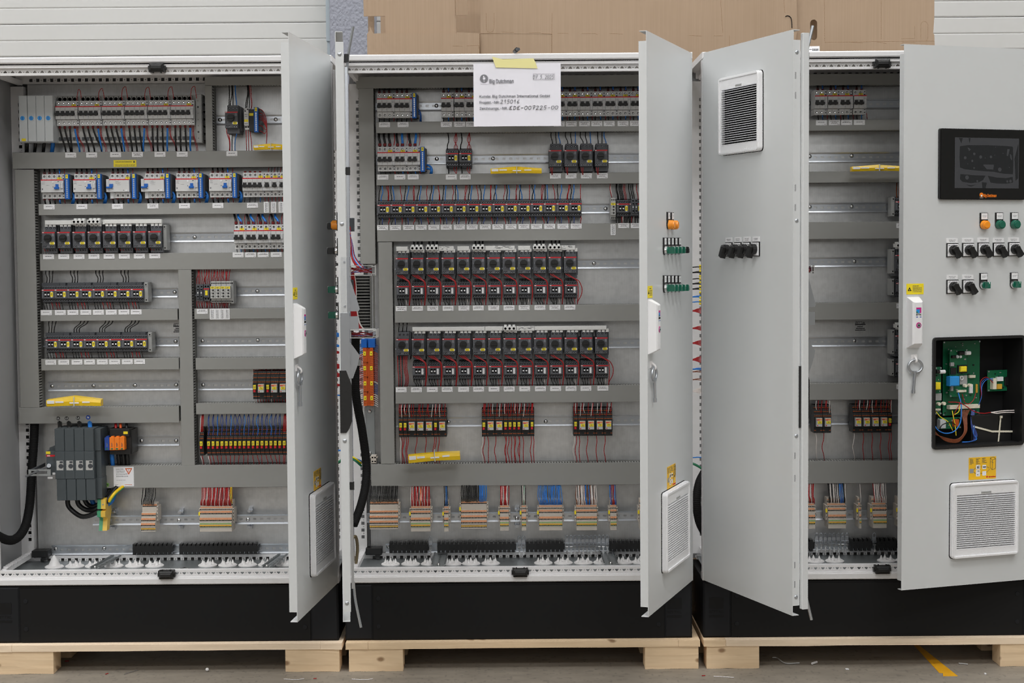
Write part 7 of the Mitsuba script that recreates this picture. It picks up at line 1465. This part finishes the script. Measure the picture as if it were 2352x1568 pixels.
G = {'0': [[(.5, 1), (.1, .75), (.05, .3), (.4, 0), (.8, .3), (.85, .8), (.5, 1)]], '1': [[(.2, .6), (.6, 1), (.55, 0)]], '2': [[(.1, .8), (.45, 1), (.8, .8), (.5, .4), (.05, 0), (.9, .05)]], '5': [[(.9, 1), (.3, 1), (.2, .55), (.65, .6), (.75, .25), (.4, 0), (.05, .1)]], '6': [[(.8, 1), (.3, .6), (.15, .2), (.5, 0), (.8, .2), (.5, .45), (.2, .3)]], '7': [[(.1, .95), (.9, 1), (.35, 0)], [(.2, .5), (.8, .55)]],
     'E': [[(.9, .95), (.4, .9), (.15, .6), (.6, .52), (.1, .3), (.2, .05), (.9, .08)]], 'D': [[(.3, .95), (.15, 0)], [(.1, .9), (.7, .85), (.9, .5), (.6, .1), (.1, 0)]], '-': [[(.1, .45), (.8, .5)]], '.': [[(.3, 0), (.45, .05)]]}
def hand(s, u0, u1, vb, hpx, name, r=.00062, sl=.18):
    g = M(); wd = (u1 - u0) / len(s)
    for i, ch in enumerate(s):
        for st_ in G.get(ch, []):
            P_ = [np.array([px(u0 + (i + a * .86 + sl * b_ * hpx / wd * .5) * wd), yi, pz(vb - b_ * hpx)]) for a, b_ in st_]; g.tube(spline(P_, 4), r, 5)
    put(f'{key}__{name}', g.mesh(), 'm_black'); 
hand('07.5.2025', 1224.5, 1273, 181.6, 8.6, 'handwritten_date', .0005); hand('215016', 1149, 1194, 237.6, 8.6, 'handwritten_number'); hand('EDE-007225-00', 1169, 1283, 252, 8.6, 'handwritten_number_001', .0007)
key = num('masking_tape'); tag(key, 'pale yellow strip of masking tape over the top of the paper sheet', 'tape'); tp = [at(u, v, YP - .003) for u, v in ((1130, 130), (1154, 136), (1190, 135), (1225, 134), (1230, 143), (1234.5, 157), (1139, 155), (1134, 142))]; put(key, extr(Polygon([(q[0], q[2]) for q in tp]), YP - .0035, YP - .003), 'm_tape')
key = num('black_plug'); tag(key, 'small black plug lying on the roof edge above the paper sheet', 'plug'); a = at(1183, 116.2, .01); put(key + '__body', M().tube([a + [.006, -.02, .001], a + [0, .03, .001]], .0075, 12).mesh(), 'm_black', 30); put(key + '__tip', M().tube([a + [.012, -.034, .0005], a + [.006, -.02, .0008]], .0052, 12).mesh(), 'm_dark', 30)
for u, v, nm in ((1629, 114.6, 'domed silver roof bolt at the corner of the right cabinet'), (745, 117.5, 'domed silver roof bolt at the corner of the left cabinet')):
    a = at(u, v, .05); key = num('roof_bolt'); tag(key, nm, 'bolt'); s = trimesh.creation.uv_sphere(1.0, count=[8, 14]); put(key, M().raw(s.vertices * [.011, .011, .007] + [a[0], .05, 2.102], s.faces).mesh(), 'm_chrome', True)

# ================================================================== flattened cardboard behind the cabinets
def card(pts, Y, label, th=.006, holes=(), extra=()):
    key = num('cardboard_sheet'); tag(key, label, 'cardboard'); pg = Polygon([(q[0], q[2] if v < 140 else .0) for q, v in ((at(u, v, Y), v) for u, v in pts)]).buffer(0)
    for hp in holes: pg = pg.difference(Polygon([(q[0], q[2]) for q in (at(u, v, Y) for u, v in hp)]).buffer(.002))
    put(key + '__panel', extr(pg, Y, Y + th), 'm_card'); return key
def slot_px(cu, v0, v1, r): return [(cu + r * math.cos(t), v0 + r - r * math.sin(t)) for t in np.linspace(0, math.pi, 8)] + [(cu - r * math.cos(t), v1 - r + r * math.sin(t)) for t in np.linspace(0, math.pi, 8)]
def crease(key, segs, Y, m='m_orange_dark', w=.7):
    g = M()
    for pts in segs: g.tube([at(u, v, Y - .0001) for u, v in pts], w * sc(Y) * .4, 4)
    put(key + '__crease', g.mesh(), 'm_crease'); labels[key + '__crease'] = {'kind': 'stuff'}
YB = 1.15
c = card([(849, 60), (849, 70), (843, 78), (842, 150), (1101, 150), (1101, 76), (1050, 74), (1048, 77), (1010, 76), (985, 77), (957, 76), (920, 77), (900, 75), (858, 77)], YB, 'low cardboard strip with printed corner mark between pillar and paper sheet'); crease(c, [[(1102, 78), (1101, 122)], [(1040, 105.5), (1062, 106)], [(1072, 105), (1100, 104.5)], [(1099.5, 105), (1099.5, 113)]], YB)
c = card([(833, -60), (835.5, 37.5), (884, 37), (886.5, 78), (887, 150), (1049, 150), (1046, -60)], YB + .02, 'cardboard sheet with square notch standing beside the grey pillar', extra=()); crease(c, [[(1045.5, 0), (1046.5, 34)]], YB + .02)
fl = [at(u, v, YB + .01) for u, v in ((1046, -60), (1075, -60), (1074.5, 40), (1047, 35))]; fl[1][1] -= .05; fl[2][1] -= .05
put(c + '__folded_flap', M().raw(fl + [q + [0, .004, 0] for q in fl], [[0, 1, 2, 3], [7, 6, 5, 4], [0, 4, 5, 1], [1, 5, 6, 2], [2, 6, 7, 3], [3, 7, 4, 0]]).mesh(), 'm_card')
c = card([(845, 30), (859, 30), (859, 150), (845, 150)], YB + .10, 'narrow cardboard edge seen through the notch, nearer the pillar'); c = card([(873, -60), (1125, -60), (1125, 150), (873, 150)], YB + .30, 'cardboard far behind the notch, in deep shade')
c = card([(1102, -60), (1104, 77), (1268, 78), (1268, 150), (1840, 150), (1822, 108), (1828, 90), (1831, 70), (1829, -60)], YB + .015, 'widest cardboard sheet above the paper sheet with an uncut handle slot')
crease(c, [[(1116.5, 30), (1116.5, 66), (1119, 72), (1125.5, 74.5), (1132, 72), (1134.5, 66), (1134.5, 30)], [(1104, 77), (1150, 76)], [(1152, 73.5), (1180, 74.5)], [(1215, 75), (1243, 75)], [(1243, 77), (1267, 78)], [(1280, 76), (1305, 77)], [(1336, 77), (1366, 77), (1372, 79)], [(1400, 77.5), (1430, 78)], [(1268, 30), (1267, 122)], [(1655, 0), (1660, 75)], [(1675, 82), (1676, 115)], [(1582, 81), (1612, 83)], [(1640, 82), (1660, 82)], [(1800, 0), (1803, 30)]], YB + .015)
crease(c + '', [], YB) if False else None
c2_ = card([(1268, 77), (1104, 77), (1103, 150), (1268, 150)], YB + .016, 'lower cardboard flap right above the masking tape')
hd = [(1804, 38), (1809, 36), (1815, 39), (1818, 46), (1819, 64)]; put(c + '__handle_cut', M().tube(spline([at(u, v, YB + .013) for u, v in hd], 4), .0016, 5).mesh(), 'm_black_rough')
c = card([(1823, -60), (1823, 150), (2160, 150), (2147, 108), (2146, 80), (2143.5, 76), (2146, 40), (2146, -60)], YB + .035, 'cardboard sheet with an open and a closed handle slot, at the wall end', holes=[slot_px(1869, 46, 91, 7)])
crease(c, [[(1893, 0), (1894, 95)], [(1894, 97), (2146, 94)], [(1951, 96), (1981, 99)], [(2014, 96), (2036, 100)], [(2072, 97), (2103, 97)], [(2115, 90), (2115, 56), (2118, 51), (2123, 48.8), (2128, 51), (2131, 56), (2131, 88), (2128, 94)], [(2024, 0), (2024, 90)], [(2101, 60), (2101, 88), (2070, 89)]], YB + .035)
card([(1850, 30), (1890, 30), (1890, 150), (1850, 150)], YB + .09, 'cardboard seen through the open handle slot')
for n_, f_ in enumerate(()): pass
a, b = at(1846.5, 126, .42), at(1883, 105.5, .42); key = num('paper_label'); tag(key, 'small white delivery label with bars standing behind the roof of the right cabinet', 'label'); put(key + '__sheet', M().box(a[0], b[0], .425, .43, 2.08, b[2]).mesh(), 'm_white')
g = M(); r = random.Random(2); x = b[0] - .026
while x < b[0] - .004: q = r.uniform(.0006, .0016); g.box(x, x + q, .4244, .425, b[2] - .017, b[2] - .009); x += q + r.uniform(.0006, .0012)
g.box(a[0] + .012, b[0] - .028, .4244, .425, b[2] - .0125, b[2] - .011).box(a[0] + .004, a[0] + .012, .4244, .425, b[2] - .005, b[2] - .003); put(key + '__print', g.mesh(), 'm_ink'); labels[key + '__print'] = {'kind': 'stuff'}

# ================================================================== pallets
def pallet(xa, xb, ue, blocks, label, zt=.0995, pale=('m_wood', 'm_wood'), seed=1):
    """ue: px where the end board's face ends, at either side"""
    Yp = -.035; key = num('wooden_pallet'); tag(key, label, 'pallet'); r = random.Random(seed); zb = .0775
    def bd(x0, x1, y0, y1, z0, z1, name, m):
        b_ = trimesh.creation.box((1, 1, 1)).subdivide().subdivide().subdivide(); v = b_.vertices + .5; p = np.stack([x0 + v[:, 0] * (x1 - x0), y0 + v[:, 1] * (y1 - y0), z0 + v[:, 2] * (z1 - z0)], 1)
        p[:, 2] += (meshkit.noise(p * [40, 30, 0] + seed) - .5) * .0022 * (v[:, 2] < .01); p[:, 1] += (meshkit.noise(p * [14, 0, 60] + seed) - .5) * .002
        put(f'{key}__{name}', trimesh.Trimesh(p, b_.faces, process=False), m)
    e0, e1 = [at(u, 1492, Yp)[0] for u in ue]
    bd(xa, e0 - .0006, Yp, .55, zb, zt, 'end_board', pale[1]); bd(e1 + .0006, xb, Yp, .55, zb, zt, 'end_board_001', pale[1]); bd(e0, e1, Yp + .001, .10, zb, zt, 'front_board', pale[0])
    bd(e0, e1, .18, .28, zb, zt, 'middle_board', pale[0]); bd(e0, e1, .42, .55, zb, zt, 'rear_board', pale[0])
    j = 0
    for x0, x1 in blocks:
        for y0, y1 in ((Yp + .004, .06), (.19, .28), (.45, .54)):
            bd(x0, x1, y0, y1, .0003, zb, 'block' + (f'_{j:03d}' if j else ''), 'm_wood'); j += 1
X = lambda u: at(u, 1530, -.033)[0]
pallet(-1.95, X(786), (27, 735), [(-1.95, X(122.5)), (X(655.5), X(779.5))], 'pale softwood pallet under the left cabinet', pale=('m_wood_pale', 'm_wood_pale'), seed=1)
pallet(X(794.5), X(1608), (845.5, 1558.5), [(X(801.5), X(925.5)), (X(1482), X(1604.5))], 'softwood pallet with cracked blocks under the middle cabinet', seed=2)
pallet(X(1616.5), 2.0, (1667.5, 2420), [(X(1623.5), X(1744)), (X(2297.5), 2.0)], 'softwood pallet under the right cabinet', seed=3, pale=('m_wood_pale', 'm_wood'))
# litter on the floor
def litter(base, label, mesh_fn, m, smooth=False): key = num(base); tag(key, label, 'litter'); put(key, mesh_fn, m, smooth)
def fl_(u, v): return atz(u, v, .0015)
def stick(u0, v0, u1, v1, r, *mid): return M().tube(spline([fl_(u0, v0) + [0, 0, r], *[fl_(*q) + [0, 0, r] for q in mid], fl_(u1, v1) + [0, 0, r]], 5), r, 6).mesh()
s = trimesh.creation.icosphere(2, .0062); litter('plastic_ball', 'round white plastic cap on the floor under the left pallet', trimesh.Trimesh(s.vertices + fl_(476, 1541) + [0, 0, .006], s.faces), 'm_gland', True)
litter('wire_scrap', 'small red wire scrap on the floor under the left pallet', stick(242, 1548.6, 248.5, 1546.8, .0014), 'm_wire_red'); litter('wire_scrap', 'dark red scrap in the shade behind the first pallet block', stick(149, 1520, 158, 1519, .003), 'm_ferrule'); litter('metal_chain', 'thin silver pin with head lying on the floor under the left pallet', stick(285, 1549, 317, 1539, .0012, (300, 1544)), 'm_zinc')
litter('cable_tie', 'clear cable tie lying in front of the second block of the left pallet', stick(652, 1559.5, 698, 1559, .0012, (680, 1561)), 'm_gland'); litter('cable_tie', 'clear cable tie in front of the first block of the middle pallet', stick(808, 1560, 856, 1559, .0012, (840, 1561)), 'm_gland'); litter('cable_tie', 'curved clear cable tie in front of the right pallet block', stick(1639, 1553.5, 1686, 1556, .0013, (1650, 1554)), 'm_gland')
litter('cable_tie', 'bent pale cable tie lying in the shade under the right pallet', stick(1774, 1511, 1836, 1523.5, .0024, (1785, 1512), (1804, 1524)), 'm_base'); litter('plastic_tube', 'short white plastic tube on the floor under the right pallet', stick(1865, 1526, 1876, 1522.5, .0042), 'm_gland'); litter('plastic_strip', 'small clear plastic strip beside the yellow floor line', stick(2202, 1524, 2223, 1526, .002), 'm_base')
litter('paper_scrap', 'tiny white paper scrap on the floor right of the plastic tube', M().box(*(lambda q: (q[0] - .006, q[0] + .005, q[1] - .006, q[1] + .006, .0005, .003))(fl_(1946, 1536))).mesh(), 'm_white'); litter('wire_scrap', 'red scrap in front of the second block of the left pallet', stick(720, 1558.8, 727, 1558.4, .0014), 'm_wire_red'); litter('wire_scrap', 'red scrap between the middle and the right pallet', stick(1612, 1552, 1620, 1551.6, .0014), 'm_wire_red')
litter('paper_scrap', 'tiny white crumb on the floor near the end of the yellow line', M().box(*(lambda q: (q[0] - .003, q[0] + .003, q[1] - .004, q[1] + .004, .0005, .004))(fl_(2263, 1547))).mesh(), 'm_white')

# ------------------------------------------------------------------ look-alikes: order words make each label its own
by = {}
for k_, d in labels.items():
    if 'label' in d and 'category' in d: by.setdefault(d['label'], []).append(k_)
for lab, ks in by.items():
    if len(ks) > 1:
        for i, k_ in enumerate(ks): labels[k_]['label'] = f'{ORD[i]} {lab}'
